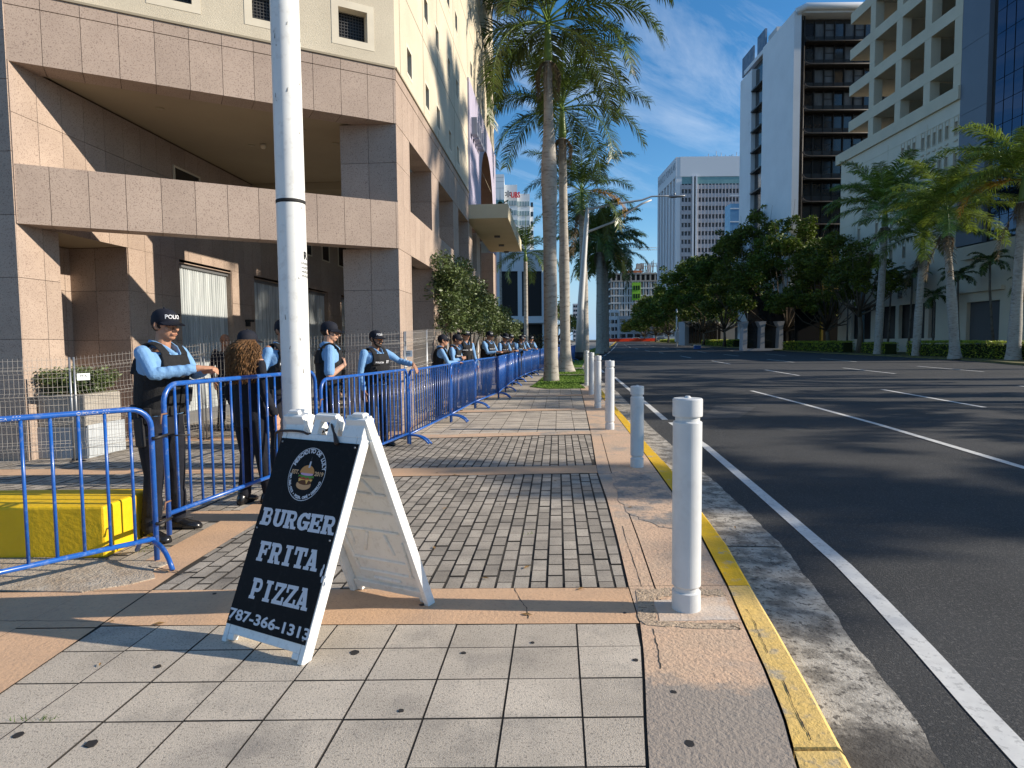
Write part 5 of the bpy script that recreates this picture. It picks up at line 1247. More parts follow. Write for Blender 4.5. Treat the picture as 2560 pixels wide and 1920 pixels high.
for x, y, k in ((3.6, 44, 0), (4.2, 47, 1), (3.2, 41.5, 2), (4.9, 51.5, 0), (2.6, 38.5, 1)):
    person((x-.5, y), (.7, -.7), 'police officer beyond the palm trunks, '+{44: 'second from the far end', 47: 'third from the far end', 41.5: 'standing between the second palm and the street lamp', 51.5: 'last of the line', 38.5: 'just past the second palm'}[y], 1.76, 'lean', .2, (0, 0), k, det=0)
# water bottle held over the rail
# ================================================================ vegetation
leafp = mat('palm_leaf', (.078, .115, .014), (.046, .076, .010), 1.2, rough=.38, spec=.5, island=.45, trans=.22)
leafy = mat('yellow_frond', (.42, .24, .03), (.30, .15, .02), 2, rough=.6, island=.3, trans=.3)
leafd = mat('dead_frond', (.17, .125, .075), (.11, .085, .05), 3, rough=.9, island=.3)
trunkm = mat('palm_trunk', (.42, .385, .33), (.33, .30, .26), 3, 6, rough=.9, bump=.4, bscale=30, stretch=(1, 1, 3.2), speck=(.12, .10, .08), sscale=3.2, samt=.55, third=(.20, .185, .16), tscale=.9, trange=(.55, .75))
shaft = mat('crown_shaft', (.16, .24, .06), (.11, .18, .045), 2, rough=.35, stretch=(1, 1, .3))
leafr = mat('sunlit_tone_palm_leaf', (.24, .31, .045), (.13, .19, .028), .8, rough=.32, spec=.7, island=.5, trans=.25)  # brighter copy of the palm leaf; the sunlit look is in the colour
treel = mat('tree_leaf', (.105, .15, .014), (.056, .088, .010), .5, rough=.6, island=.5, trans=.2)
treel2 = mat('olive_leaf', (.135, .155, .015), (.075, .095, .011), .5, rough=.6, island=.5, trans=.2)
barkm = mat('bark', (.17, .135, .10), (.09, .07, .05), 2, rough=1, bump=.6, bscale=15, stretch=(1, 1, .35))
ficus = mat('ficus_leaf', (.12, .16, .045), (.065, .095, .028), 2, rough=.5, spec=.5, island=.5, trans=.15)
hedgel = mat('hedge_leaf', (.38, .42, .035), (.16, .21, .025), 1.5, rough=.5, island=.5, trans=.2)  # yellow new growth, brightened further in colour for a sunlit look
LG = 'royal palms in the row on the left sidewalk'; RG = 'royal palms in the row across the road'
def frond(mb, base, az, elev, L_, droop, nl, ll, lw, mi=0, twist=0., rmi=1, pl=1., ragged=0.):
    """one feather leaf: curved midrib and drooping strap leaflets"""
    n = 12; pts = []; p = Vector(base); e = elev; ds = L_/n
    for i in range(n+1):
        pts.append(p.copy()); dr = V(math.cos(az)*math.cos(e), math.sin(az)*math.cos(e), math.sin(e)); p = p+dr*ds; e -= droop/n*(.5+1.0*i/n)
    mb.tube(pts, [.030*(1-.85*i/n)*L_/4+.004 for i in range(n+1)], 4, mi=rmi)
    W_ = V(-math.sin(az), math.cos(az), 0); vs = []; fs = []
    for i in range(nl):
        t = .14+.86*(i+random.random()*.6)/nl; k = t*n; a = min(int(k), n-1); f = k-a
        c = pts[a].lerp(pts[a+1], f); tg = (pts[a+1]-pts[a]).normalized(); up = W_.cross(tg).normalized()*-1
        if up.z < 0: up = -up
        l = ll*(.45+.55*math.sin(math.pi*min(1, (t*.86+.12))))*random.uniform(.85, 1.1)
        if random.random() < ragged: l *= .4
        for s in (-1, 1):
            lift = random.uniform(-.15, .5)*pl
            d0 = (W_*s*.85+tg*random.uniform(.55, .8)+up*lift).normalized(); d1 = (d0+V(0, 0, -1)*random.uniform(.25, .5)).normalized(); d2 = (d1+V(0, 0, -1)*random.uniform(.4, .8)).normalized()
            w = (d0.cross(up)).normalized()*lw*.5 if abs(d0.dot(up)) < .95 else tg*lw*.5
            w = tg*lw*.5
            p1 = c+d0*l*.38; p2 = p1+d1*l*.34; p3 = p2+d2*l*.28
            o = len(vs); vs += [c-w*.5, c+w*.5, p1+w, p1-w, p2+w*.8, p2-w*.8, p3]
            fs += [[o, o+1, o+2, o+3], [o+3, o+2, o+4, o+5], [o+5, o+4, o+6]]
    mb.add(vs, fs, mi)
def royal_palm(loc, h, rad, label, crownL=3.9, nf=17, lean=(0, 0), swell=.5, sw=1.35, flare=1.5, yel=0, hang=1., group='royal palms on the street', seed=1, nl=62, flowers=True, dead=0, base_split=False, shaftL=1.7, lw=.05):
    random.seed(seed); x, y = loc; z0 = zg(y)
    e = empty('royal_palm', (x, y, z0), 0, label, 'palm tree', group)
    n = 22; pts = []; rr = []
    for i in range(n+1):
        t = i/n; pts.append(V(lean[0]*t**1.2, lean[1]*t, h*t-.05))
        r_ = rad*((1+(sw-1)*math.exp(-((t-swell)/.11)**2)) if t > swell else (1+(sw-1)*(.55+.45*math.exp(-((t-swell)/.13)**2))))*(1-.12*t)+rad*(flare-1)*math.exp(-t*h/.45)
        rr.append(r_)
    # fine rings
    P2 = []; R2 = []; m = int(h/.11)
    for i in range(m+1):
        k = i/m*n; a = min(int(k), n-1); f = k-a
        P2.append(pts[a].lerp(pts[a+1], f)); R2.append((rr[a]*(1-f)+rr[a+1]*f)*(1+.012*(i % 2))+random.uniform(-.001, .002))
    g = MB(); g.tube(P2, R2, 18); build('trunk', g, trunkm, e)
    top = pts[-1]; g = MB()
    g.tube([top, top+V(0, 0, .25), top+V(0, 0, shaftL*.6), top+V(0, 0, shaftL)], [rad*.78, rad*.92, rad*.62, rad*.34], 14); build('crownshaft', g, shaft, e)
    c = top+V(0, 0, shaftL*.92); g = MB()
    for i in range(nf):
        az = i*2.39996+random.uniform(-.25, .25); q = i/(nf-1); el_ = R(82)-R(70+30*hang)*q**.9+random.uniform(-.08, .08)
        frond(g, c-V(0, 0, .25*q), az, el_, crownL*random.uniform(.88, 1.08), R(52+10*hang)+R(22)*random.random()+R(30*hang)*q, int(nl*1.35), crownL*.225, lw, 0, ragged=.03)
    g.tube([c, c+V(.03, 0, 1.6), c+V(.05, .03, 2.6)], [.05, .025, .004], 5, mi=1)
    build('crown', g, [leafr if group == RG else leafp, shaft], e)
    if yel:
        g = MB(); frond(g, c-V(0, 0, .3), yel, R(5), crownL*.85, R(100), nl, crownL*.22, lw, 0); build('yellow_frond', g, leafy, e)
        g.m = [0]*len(g.m)
    if flowers:
        for s in (R(200), R(-20)):
            g = MB()
            for i in range(80):
                a = s+random.gauss(0, .5); l = random.uniform(.7, 1.15)*crownL/3.9; b = top+V(math.cos(a)*rad*.7, math.sin(a)*rad*.7, -.03)
                g.tube([b, b+V(math.cos(a)*.14, math.sin(a)*.14, -.05), b+V(math.cos(a)*(.20+random.random()*.16), math.sin(a)*(.20+random.random()*.16), -l*.45), b+V(math.cos(a)*(.12+random.random()*.2), math.sin(a)*(.12+random.random()*.2), -l)], [.009, .007, .005, .003], 3)
            build('flower_stalk', g, leafd, e)
    for k in range(dead):
        g = MB(); frond(g, top+V(0, 0, .1), 2.1+k*2.3, R(-55), crownL*.7, R(40), 34, crownL*.15, lw, 0, ragged=.5); g.m = [0]*len(g.m); build('dead_frond', g, leafd, e)
    return e
royal_palm((1.45, 23.6), 11.5, .18, 'nearest royal palm, its pale ringed trunk swollen halfway up, on the left sidewalk', 4.9, 23, (-.05, 0), .66, 1.72, 1.3, group=LG, seed=3, nl=84, lw=.055)
royal_palm((2.55, 30.4), 10.9, .21, 'second royal palm on the left sidewalk, with a flared rotten base', 4.7, 20, (-.1, 0), .45, 1.25, 2.3, group=LG, seed=8, nl=66, yel=0)
royal_palm((5.6, 48.6), 11.2, .27, 'royal palm right behind the street lamp, with one orange frond', 5.0, 20, (-.25, 0), .5, 1.2, 1.2, yel=R(-25), group=LG, seed=15, nl=56, dead=1, lw=.06)
royal_palm((9.6, 70), 11.0, .36, 'first of the dark trunked palms clustered beyond the street lamp', 5.6, 22, (0, 0), .4, 1.1, 1.4, group=LG, seed=21, nl=50, lw=.11)
royal_palm((11.2, 79), 11.6, .50, 'thickest dark trunked palm of the cluster beyond the street lamp', 6.0, 24, (0, 0), .4, 1.1, 1.3, yel=R(-70), group=LG, seed=22, nl=50, lw=.12)
royal_palm((13.3, 91), 12.0, .50, 'farthest palm of the dark cluster beyond the street lamp', 6.2, 22, (0, 0), .4, 1.1, 1.3, group=LG, seed=23, nl=50, lw=.12)
royal_palm((32.6, 57), 11.2, .31, 'leftmost big palm across the road with an upright bright crown', 5.4, 24, (.3, 0), .35, 1.12, 1.25, group=RG, seed=31, nl=60, dead=1, lw=.075, shaftL=2.0, hang=.2)
royal_palm((32.2, 51), 8.1, .27, 'second big palm across the road, shorter, its crown crossing the third', 5.0, 21, (.3, 0), .4, 1.15, 1.2, group=RG, seed=33, nl=58, dead=1, lw=.07, shaftL=1.8, hang=.35)
royal_palm((30.6, 44.2), 8.6, .25, 'third big palm across the road with a leaning scarred trunk in front of the hedge', 4.9, 22, (-.9, 0), .45, 1.35, 1.7, group=RG, seed=37, nl=60, dead=2, lw=.065, shaftL=1.7, hang=.35)
royal_palm((31.5, 40.2), 9.8, .31, 'rightmost big palm across the road at the edge of the picture, trunk ringed grey', 5.2, 22, (.25, 0), .2, 1.2, 1.45, yel=R(165), group=RG, seed=39, nl=64, dead=1, lw=.065, shaftL=1.8, hang=.4)
# the row goes on beside the camera, outside the picture; these shade the near road
for k, (x, y, h) in enumerate(((31.0, 31.0, 9), (30.6, 23.6, 7.5), (30.5, 16.2, 8.5), (30.2, 10.9, 7.2), (30.0, 4.6, 8.8), (34, 14.3, 19.5), (36, 19.8, 19.5))):
    royal_palm((x, y), h, .3, 'first second third fourth fifth sixth seventh eighth'.split()[k]+' palm outside the picture, across the road to the right', (3.9 if k == 4 else 4.8) if h < 15 else 3.9, (20 if k == 4 else 14) if h < 15 else 34, (0, 0), .4, 1.2, 1.4, group=RG, seed=50+k, nl=34 if h < 15 else 60, lw=.11, flowers=False)
# dark palms by the entrance of the white building
royal_palm((-1.0, 62), 12.9, .13, 'palm whose crown just shows above the hotel canopy', 1.7, 12, (0, 0), .4, 1.0, 1.1, group=None, seed=72, nl=34, lw=.07, flowers=False, shaftL=.8)
royal_palm((1.0, 44), 6.9, .15, 'slim dark palm in front of the white office block with hanging fronds', 2.9, 13, (0, 0), .4, 1.0, 1.1, group=None, seed=71, nl=34, lw=.06, flowers=False, shaftL=.8)
def leaf_cloud(mb, pts_, n, size, squash=.8):
    vs = []; fs = []
    for c, r_ in pts_:
        k = int(n*r_**2)
        for i in range(k):
            d_ = V(random.gauss(0, 1), random.gauss(0, 1), random.gauss(0, 1)*squash).normalized()*r_*random.uniform(.55, 1.05)
            p = c+V(d_.x, d_.y, d_.z*squash); a = V(random.gauss(0, 1), random.gauss(0, 1), random.gauss(0, .6)).normalized(); b = a.cross(V(random.gauss(0, 1), random.gauss(0, 1), random.gauss(0, 1))).normalized()
            s = size*random.uniform(.6, 1.3); o = len(vs); vs += [p-a*s, p+b*s*.45, p+a*s, p-b*s*.45]; fs.append([o, o+1, o+2, o+3])
    mb.add(vs, fs)
def tree(loc, h, cr, label, m, seed, trunkh=.35, n=150, size=.17, group='leafy trees across the road', blobs=46, tr=.22, zbase=None, sq=.75):
    random.seed(seed); x, y = loc; e = empty('broadleaf_tree', (x, y, zg(y)), 0, label, 'tree', group)
    g = MB(); th = h*trunkh; g.tube([V(0, 0, -.05), V(.1, 0, th*.5), V(.0, .1, th)], [tr*1.4, tr, tr*.85], 10)
    cl_ = []; tips = []
    for i in range(blobs):
        az = i*2.4+random.uniform(-.3, .3); q = (i+.5)/blobs; rr = cr*math.sqrt(q)*.9; zt = th*1.05+(h-th*1.1)*(1-.80*q**1.2)*random.uniform(.55, 1.0)
        p = V(rr*math.cos(az), rr*math.sin(az), zt); br_ = cr*random.uniform(.12, .24); cl_.append((p, br_)); tips.append(p)
    for i, p in enumerate(tips):
        if i % 2 == 0:
            a = V(0, 0, th*random.uniform(.8, 1)); mpt = a.lerp(p, .5)+V(random.uniform(-.4, .4), random.uniform(-.4, .4), -.05*h)
            g.tube([a, mpt, p, p+(p-mpt)*.35], [tr*.5, tr*.26, tr*.1, .015], 6)
    build('trunk', g, barkm, e); g = MB(); leaf_cloud(g, cl_, n, size, sq)
    for i in range(int(blobs*1.6)):
        p, r_ = random.choice(cl_); leaf_cloud(g, [(p+V(random.uniform(-1, 1), random.uniform(-1, 1), random.uniform(-.7, .9))*r_*1.2, r_*.42)], n*.8, size*.9, sq)
    build('crown', g, m, e); return e
TG = 'leafy trees across the road'
tree((36.4, 74), 13.5, 5.8, 'leafy tree in front of the dark tower with bare pale branches at its right', treel2, 1, .2, 230, .2)
tree((35.6, 83), 17.0, 7.0, 'tallest leafy tree, its crown against the white slab of the dark tower', treel, 2, .17, 200, .22)
tree((34.6, 93), 19.8, 6.8, 'feathery tree whose top covers the corner of the white slab', treel2, 3, .17, 190, .22)
tree((34.8, 105), 18.5, 8, 'dense dark tree left of the tallest one', treel, 4, .16, 190, .24)
tree((36.5, 122), 17.5, 9.0, 'dark tree in front of the right half of the striped office tower', treel, 5, .15, 150, .28)
tree((38.5, 142), 17.5, 9.5, 'dark green tree below the striped office tower', treel, 6, .15, 120, .3)
tree((41, 168), 15.6, 10, 'distant dark tree left of the striped office tower', treel, 7, .15, 100, .34)
tree((44, 196), 14.6, 10, 'far tree in front of the building under construction', treel2, 8, .15, 90, .38)
tree((46.5, 225), 13, 8, 'farthest tree at the end of the row, above the orange barriers', treel, 9, .15, 80, .4)
tree((33.9, 62.5), 11.2, 4.0, 'small bright tree in front of the yellow screened ground floor', treel2, 10, .38, 260, .16)
tree((9.2, 128), 9, 5.5, 'sunlit tree at the end of the left sidewalk behind the palm trunks', mat('sunny_leaf', (.12, .15, .02), (.07, .11, .02), .6, rough=.6, island=.5, trans=.25), 11, .2, 90, .25, group=None)
# clipped ficus trees along the hotel
for k, (x, y, h, cr, lb) in enumerate(((-1.36, 14.4, 3.35, .5, 'tallest clipped leafy tree beside the hotel arcade'), (-1.10, 16.8, 3.15, .55, 'second clipped leafy tree beside the hotel arcade'), (-.85, 19.6, 2.95, .6, 'middle clipped leafy tree beside the hotel arcade'), (-.55, 23, 2.7, .7, 'fourth clipped leafy tree, sloping down towards the officers'), (-.2, 27, 2.3, .8, 'lowest and farthest clipped leafy tree beside the hotel'))):
    random.seed(90+k); e = empty('clipped_tree', (x, y, zg(y)), 0, lb, 'tree', 'clipped leafy trees beside the hotel')
    g = MB(); g.tube([V(0, 0, -.03), V(.03, 0, h*.3), V(0, .02, h*.6)], [.07, .05, .03], 8)
    for i in range(6): a = i*1.05; g.tube([V(0, 0, h*.28), V(math.cos(a)*cr*.5, math.sin(a)*cr*.5, h*.55)], [.03, .012], 5)
    build('trunk', g, barkm, e); g = MB(); cl_ = []
    for i in range(34): a = i*2.4; q = (i+.5)/34; lo_ = 1.78; zz_ = lo_+(h-lo_-.1)*random.random(); rr = cr*math.sqrt(q)*.8; cl_.append((V(rr*math.cos(a)*.75, rr*math.sin(a)*2.2, zz_), random.uniform(.2, .33)))
    leaf_cloud(g, cl_, 3000, .045, .85); build('crown', g, ficus, e)
# shrub in the planter
random.seed(77); e = empty('clipped_shrub', shrub_loc, R(9), 'rounded clipped shrub growing in the square concrete planter', 'shrub')
g = MB(); cl_ = [(V(random.uniform(-.30, .30), random.uniform(-.28, .28), random.uniform(.03, .27)), random.uniform(.13, .18)) for i in range(44)]
leaf_cloud(g, cl_, 4200, .026, .85); build('foliage', g, ficus, e)
g = MB(); 
for i in range(6): g.tube([V(-.03, .03, 0), V(random.uniform(-.25, .25), random.uniform(-.2, .2), .22)], [.015, .006], 5)
build('stem', g, barkm, e)
# hedges across the road
def hedge(pts, h, wd, label, dens=150, size=.07, seed=1):
    random.seed(seed); x0, y0 = pts[0]; e = empty('hedge', (x0, y0, zg(y0)), 0, label, 'hedge', 'clipped hedges along the far sidewalk')
    g = MB(); vs = []; fs = []
    for (ax, ay), (bx__, by) in zip(pts[:-1], pts[1:]):
        L_ = math.hypot(bx__-ax, by-ay); d_ = V(bx__-ax, by-ay, 0).normalized(); n_ = V(-d_.y, d_.x, 0)
        for i in range(int(L_*dens*(h+wd)*2)):
            t = random.uniform(0, L_); side = random.random()
            if side < .5: o = n_*(wd/2)*random.choice((-1, 1))*random.uniform(.85, 1.08); z = random.uniform(.05, h)
            else: o = n_*random.uniform(-wd/2, wd/2); z = h*random.uniform(.92, 1.06)
            p = V(ax, ay, 0)+d_*t+o+V(0, 0, z+zg(ay)-zg(y0))-V(x0, y0, 0); a = V(random.gauss(0, 1), random.gauss(0, 1), random.gauss(0, 1)).normalized(); b = a.orthogonal().normalized(); s = size*random.uniform(.6, 1.3)
            q = len(vs); vs += [p-a*s, p+b*s*.5, p+a*s, p-b*s*.5]; fs.append([q, q+1, q+2, q+3])
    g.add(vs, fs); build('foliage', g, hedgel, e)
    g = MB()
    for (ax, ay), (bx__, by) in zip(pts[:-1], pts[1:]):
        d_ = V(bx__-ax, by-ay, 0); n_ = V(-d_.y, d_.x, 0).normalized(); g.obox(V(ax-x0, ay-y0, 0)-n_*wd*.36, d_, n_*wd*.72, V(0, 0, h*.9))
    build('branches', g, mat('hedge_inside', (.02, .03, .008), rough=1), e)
hedge([(33.0, 26), (32.6, 38), (32.6, 45), (33.0, 52.5)], 1.15, 1.3, 'long sunlit hedge behind the big palms at the right', 120, seed=2)
hedge([(33.2, 56), (33.6, 60.5)], 1.0, 1.2, 'short hedge piece left of the long sunlit hedge', 110, seed=3)
hedge([(33.6, 64), (34.4, 80)], 1.1, 1.2, 'shaded hedge in front of the yellow screened ground floor', 70, .09, seed=4)
hedge([(34.6, 84), (35.3, 96)], 1.1, 1.2, 'shaded hedge under the tall leafy trees', 60, .1, seed=5)
hedge([(35.8, 102), (38.5, 128)], 1.1, 1.2, 'long distant hedge under the dark trees', 40, .13, seed=6)
hedge([(42.5, 150), (48, 205)], 1.1, 1.4, 'farthest hedge leading to the orange barriers', 20, .2, seed=7)
# slender palms in front of the garage wall
def small_palm(x, y, h, label, seed, bend=0):
    random.seed(seed); e = empty('slender_palm', (x, y, zg(y)), 0, label, 'palm tree', 'slender palms along the garage wall')
    g = MB(); g.tube([V(0, 0, -.05), V(bend*.5, 0, h*.35), V(bend*.9, 0, h*.7), V(bend, 0, h)], [.13, .085, .08, .07], 8); build('trunk', g, mat('grey_trunk', (.16, .145, .12), (.09, .08, .07), 4, rough=1), e)
    g = MB()
    for i in range(13): frond(g, V(bend, 0, h), i*2.4, R(70)-R(75)*(i/12), 1.75, R(110), 22, .5, .09, 0, pl=.6)
    build('crown', g, [leafp, shaft], e)
for k, (px, Y, h, b, lb) in enumerate(((2117, 71, 7.6, 0, 'leftmost slender palm by the garage wall'), (2152, 67.5, 7.4, -.5, 'second slender palm, by the lamp post at the garage wall'), (2218, 63, 7.5, .2, 'slender palm between the two leftmost big palms'), (2270, 60, 7.2, .2, 'slender palm just left of the second big palm'), (2332, 56, 5.0, 0, 'shortest slender palm with a small round crown'), (2398, 53, 6.4, -.3, 'slender palm right of the scarred big palm'), (2486, 49.5, 7.2, -.6, 'slender palm with a curved trunk in front of the grey door'), (2575, 46, 5, 0, 'slender palm at the right edge of the picture'))):
    small_palm((px-1280)/1600*Y, Y, h, lb, 120+k, b)
for k, (x, y) in enumerate(((37.5, 86), (38.2, 95), (39, 108), (41, 130))): small_palm(x, y, 5, ('nearest', 'second', 'third', 'farthest')[k]+' small palm in the dark under the leafy trees', 140+k, .2)
# ================================================================ white office with tall black windows
def facade(name, x0, x1, y, z0, z1, holes, parent, m, dep=.4, gm=None):
    g = MB(); gr = MB(); O = V(x0, y, 0); punched(g, O, V(1, 0, 0), V(0, -1, 0), 0, x1-x0, z0, z1, [(a-x0, b-x0, c, d_) for a, b, c, d_ in holes], dep, gr)
    g.add(gr.v, gr.f); w_ = build(name, g, m, parent, world=True)
    for a, b, c, d_ in holes:
        q = MB(); q.add([(a, y+dep*.98, c), (b, y+dep*.98, c), (b, y+dep*.98, d_), (a, y+dep*.98, d_)], [[0, 1, 2, 3]]); build('window', q, gm or glassd, parent, world=True)
    return w_
whiteb = mat('white_building', (.66, .67, .68), (.60, .61, .63), .4, rough=.9)
X = lambda px, Y: (px-1280)/1600*Y
zz_ = lambda px, py, Y: CAM_H+(859.1+.0098*(1280-px)-py)/1600*Y
Yb = 72; b = empty('office_building', (2, Yb, 0), 0, 'low white office block with tall black windows behind the hotel canopy', 'building')
facade('wall', X(1200, Yb), X(1378, Yb), Yb, zz_(1300, 808, Yb), zz_(1300, 628, Yb), [(X(1251.5, Yb), X(1296.5, Yb), zz_(1270, 791, Yb), zz_(1270, 680, Yb)), (X(1307, Yb), X(1356, Yb), zz_(1330, 791, Yb), zz_(1330, 680, Yb))], b, whiteb, .3, dark)
g = MB(); g.box(X(1200, Yb), Yb+.4, zz_(1300, 808, Yb), X(1376, Yb), Yb+22, zz_(1300, 629, Yb)); g.box(X(1200, Yb), Yb+3, 0, X(1370, Yb), Yb+20, 4); build('mass', g, whiteb, b, world=True)
for px in (1224, 1364):
    g = MB(); g.box(X(px-6, Yb), Yb+.5, 0, X(px+6, Yb), Yb+1.4, zz_(1300, 809, Yb)); build('column', g, whiteb, b, world=True)
g = MB(); g.box(X(1216, Yb), Yb+2.8, 0, X(1380, Yb), Yb+2.9, zz_(1300, 810, Yb)); build('entrance_glass', g, dark, b, world=True)
random.seed(6); e = empty('garden_bushes', (X(1330, 60), 60, zg(60)), 0, 'dark reddish bush in the shade below the white office block', 'bush')
g = MB(); leaf_cloud(g, [(V(random.uniform(-2, 1.6), random.uniform(-.6, .6), random.uniform(.6, 1.9)), .6) for i in range(12)], 90, .12); build('foliage', g, mat('croton_leaf', (.16, .08, .03), (.06, .07, .02), 1, island=.5), e)
g = MB(); 
for i in range(5): g.tube([V(-1.5+i*.7, 0, -.05), V(-1.4+i*.7, 0, 1.3)], [.05, .03], 5)
build('stem', g, barkm, e)
# UBS tower
Yb = 190; b = empty('bank_tower', (X(1290, Yb), Yb, 0), 0, 'white stepped tower with green glass bands and a red bank sign', 'building')
ubsw = mat('ubs_wall', (.74, .76, .76), rough=.8); ubg = mat('green_glass', (.13, .24, .24), (.18, .31, .30), .5, rough=.15, spec=.7)
steps = [(1180, 1265.5, 445), (1265.5, 1297.5, 467.5), (1297.5, 1328.5, 487), (1328.5, 1338, 514)]
z4_ = lambda x, y: (1150+x*.27125, 450+y*.27125)
g = MB()
for i, (a, c, t) in enumerate(steps):
    g.box(X(a, Yb), Yb+i*1.2, 0, X(c, Yb), Yb+30, zz_(a, t, Yb))
build('wall', g, ubsw, b, world=True)
for k in range(9):
    y0_ = 506+k*23.4; y1_ = y0_+11.5
    g = MB(); z0_, z1_ = zz_(1300, y1_, Yb), zz_(1300, y0_, Yb); x0_, x1_ = X(1272, Yb), X(1327.5, Yb)
    g.box(x0_, Yb+1.0, z0_, X(1297.5, Yb), Yb+1.15, z1_); g.box(X(1297.5, Yb), Yb+2.2, z0_, x1_, Yb+2.36, z1_) 
    g.box(x0_-7, Yb-.12, z0_, X(1265, Yb), Yb+.0-.01, z1_)
    o = build('window_band', g, ubg, b, world=True)
    g = MB()
    for i in range(15):
        xx = x0_+(x1_-x0_)*i/14; yb_ = Yb+(.9 if xx < X(1297.5, Yb) else 2.1); g.box(xx-.07, yb_, z0_, xx+.07, yb_+.08, z1_)
    q = build('mullions', g, ubsw, o); q.data.transform(Matrix.Translation(-Vector(b.location)))
    g = MB(); g.box(X(1331, Yb), Yb+3.5, z0_, X(1337.2, Yb), Yb+3.58, z1_); build('window', g, glassd, b, world=True)
g = MB()
for z in (452, 462, 478): g.box(X(1180, Yb), Yb-.02 if z < 467 else Yb-.02, zz_(1280, z, Yb), X(1265.5, Yb), Yb-.01, zz_(1280, z, Yb)+.15)
build('wall_joints', g, mat('pale_joint', (.5, .52, .52)), b, world=True)
g = MB(); x0_, z0_ = X(1281.5, Yb), zz_(1290, 501.5, Yb); sc_ = X(1304.5, Yb)-x0_
v1, f1 = text_mesh('UBS', 1, .045, 'LEFT'); mw = max(q[0] for q in v1); mh = max(q[1] for q in v1); hh = zz_(1290, 487.5, Yb)-z0_
g.add([(x0_+q[0]/mw*sc_, Yb-.3, z0_+max(q[1], 0)/mh*hh) for q in v1], f1)
for u0, u1 in ((0, .05),): pass
build('sign_lettering', g, emit('red_sign', (.55, .02, .02), .15), b, world=True); bpy.data.materials['red_sign'].node_tree.nodes['Principled BSDF'].inputs['Base Color'].default_value = (.55, .01, .015, 1)
g = MB(); kx, kz = X(1274.8, Yb), zz_(1275, 492.5, Yb)
for s in range(3):
    a = R(90+s*60); u_ = V(math.cos(a), 0, math.sin(a)); w_ = V(-u_.z, 0, u_.x); C_ = V(kx, Yb-.3, kz); L_ = .72
    g.obox(C_-u_*L_-w_*.06-V(0, .05, 0), u_*2*L_, w_*.12, V(0, .08, 0))
    for t in (1, -1): g.obox(C_+u_*t*L_*.62-w_*.26-V(0, .05, 0), u_*t*.12, w_*.52, V(0, .08, 0)); g.obox(C_+u_*t*L_*.85-w_*.16-V(0, .05, 0), u_*t*.34, w_*.32, V(0, .08, 0))
build('sign_emblem', g, mat('sign_dark', (.04, .045, .05)), b, world=True)
# ================================================================ dark bronze tower with white fins
bronze = mat('bronze_panel', (.055, .048, .042), (.040, .035, .031), 1, rough=.5, metal=.2)
bglass = mat('bronze_glass', (.035, .033, .032), (.015, .014, .014), .25, rough=.12, spec=.8)
bglass2 = mat('grey_reflection_glass', (.17, .165, .16), (.10, .095, .09), 1.2, rough=.45, stretch=(1, 1, .4))  # grey reflections of the upper windows painted as base colour
wfin = mat('white_fin', (.72, .74, .76), (.66, .68, .70), .25, rough=.9, third=(.40, .41, .42), tscale=.12, trange=(.6, .8))
YT = 85; XT = X(1972, YT); b = empty('dark_tower', (XT, YT, 0), 0, 'dark bronze office tower framed by tall white side slabs', 'building')
zt = zz_(1972, 56, YT); x1t = XT+17
g = MB()   # side slabs face the avenue
def fin(y0, y1, x0, thick=.9, zt_=zt):
    g.box(x0, y0, 0, x0+thick, y1, zt_)
fin(YT, YT+10.4, XT); fin(YT+14.6, YT+19.4, XT, .9, zt-1.2)
# curved roof lip
g.tube([V(XT+.2, YT-.2, zt-.2), V(XT+1.4, YT-.4, zt+.35), V(x1t, YT-.4, zt+.35)], .45, 6); g.box(XT+.4, YT-.1, zt-.3, x1t, YT+19, zt+.3)
build('white_slab', g, wfin, b, world=True)
g = MB(); g.box(XT+1.0, YT+1.6, 0, x1t, YT+19.3, zt-.4); build('core', g, bronze, b, world=True)
g = MB(); g.box(XT+.6, YT+10.5, 0, XT+1.2, YT+14.5, zt-1.5); build('side_glass', g, bglass, b, world=True)
for k in range(13):
    z = zt-4.6-k*3.05
    if z < 4: break
    g = MB(); g.box(XT-.15, YT+10.6, z-.1, XT+1.4, YT+14.5, z+.12); build('sun_ledge', g, bronze, b, world=True)
for k in range(13):
    z = zt-3.75-k*2.92
    if z < 5: break
    g = MB()
    pr = [V(XT+1.6, YT+.55, z+.9), V(XT+1.66, YT+.3, z+.35), V(XT+2.0, YT+.1, z+.06), V(XT+2.6, YT+.05, z), V(x1t, YT+.05, z)]
    g.tube(pr, [.12]*5, 6); g.box(XT+1.7, YT+.3, z, x1t, YT+1.5, z+.12); g.box(XT+1.75, YT+.95, z+.1, x1t, YT+1.05, z+.95)
    f_ = build('floor_ledge', g, bronze, b, world=True)
    for i in range(11):
        x0_ = XT+1.8+i*1.31; g = MB(); g.box(x0_, YT+1.1, z+.98, x0_+1.22, YT+1.16, z+2.55)
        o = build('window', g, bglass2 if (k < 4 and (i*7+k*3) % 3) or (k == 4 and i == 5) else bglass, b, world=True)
        if i % 3 == 2: g = MB(); g.box(x0_, YT+1.04, z+1.75, x0_+1.22, YT+1.1, z+1.83); build('transom', g, bronze, o).data.transform(Matrix.Translation(-Vector(b.location)))
    g = MB()
    for i in range(12): g.box(XT+1.74+i*1.31, YT+.85, z+.1, XT+1.82+i*1.31, YT+1.2, z+2.75)
    build('mullions', g, bronze, b, world=True)
g = MB(); g.tube([V(XT+1.5, YT+.5, 3), V(XT+1.5, YT+.5, zt-.5)], .12, 6); g.box(XT+.95, YT+.6, 3, XT+1.35, YT+1.5, zt-.4); build('corner_duct', g, bronze, b, world=True)
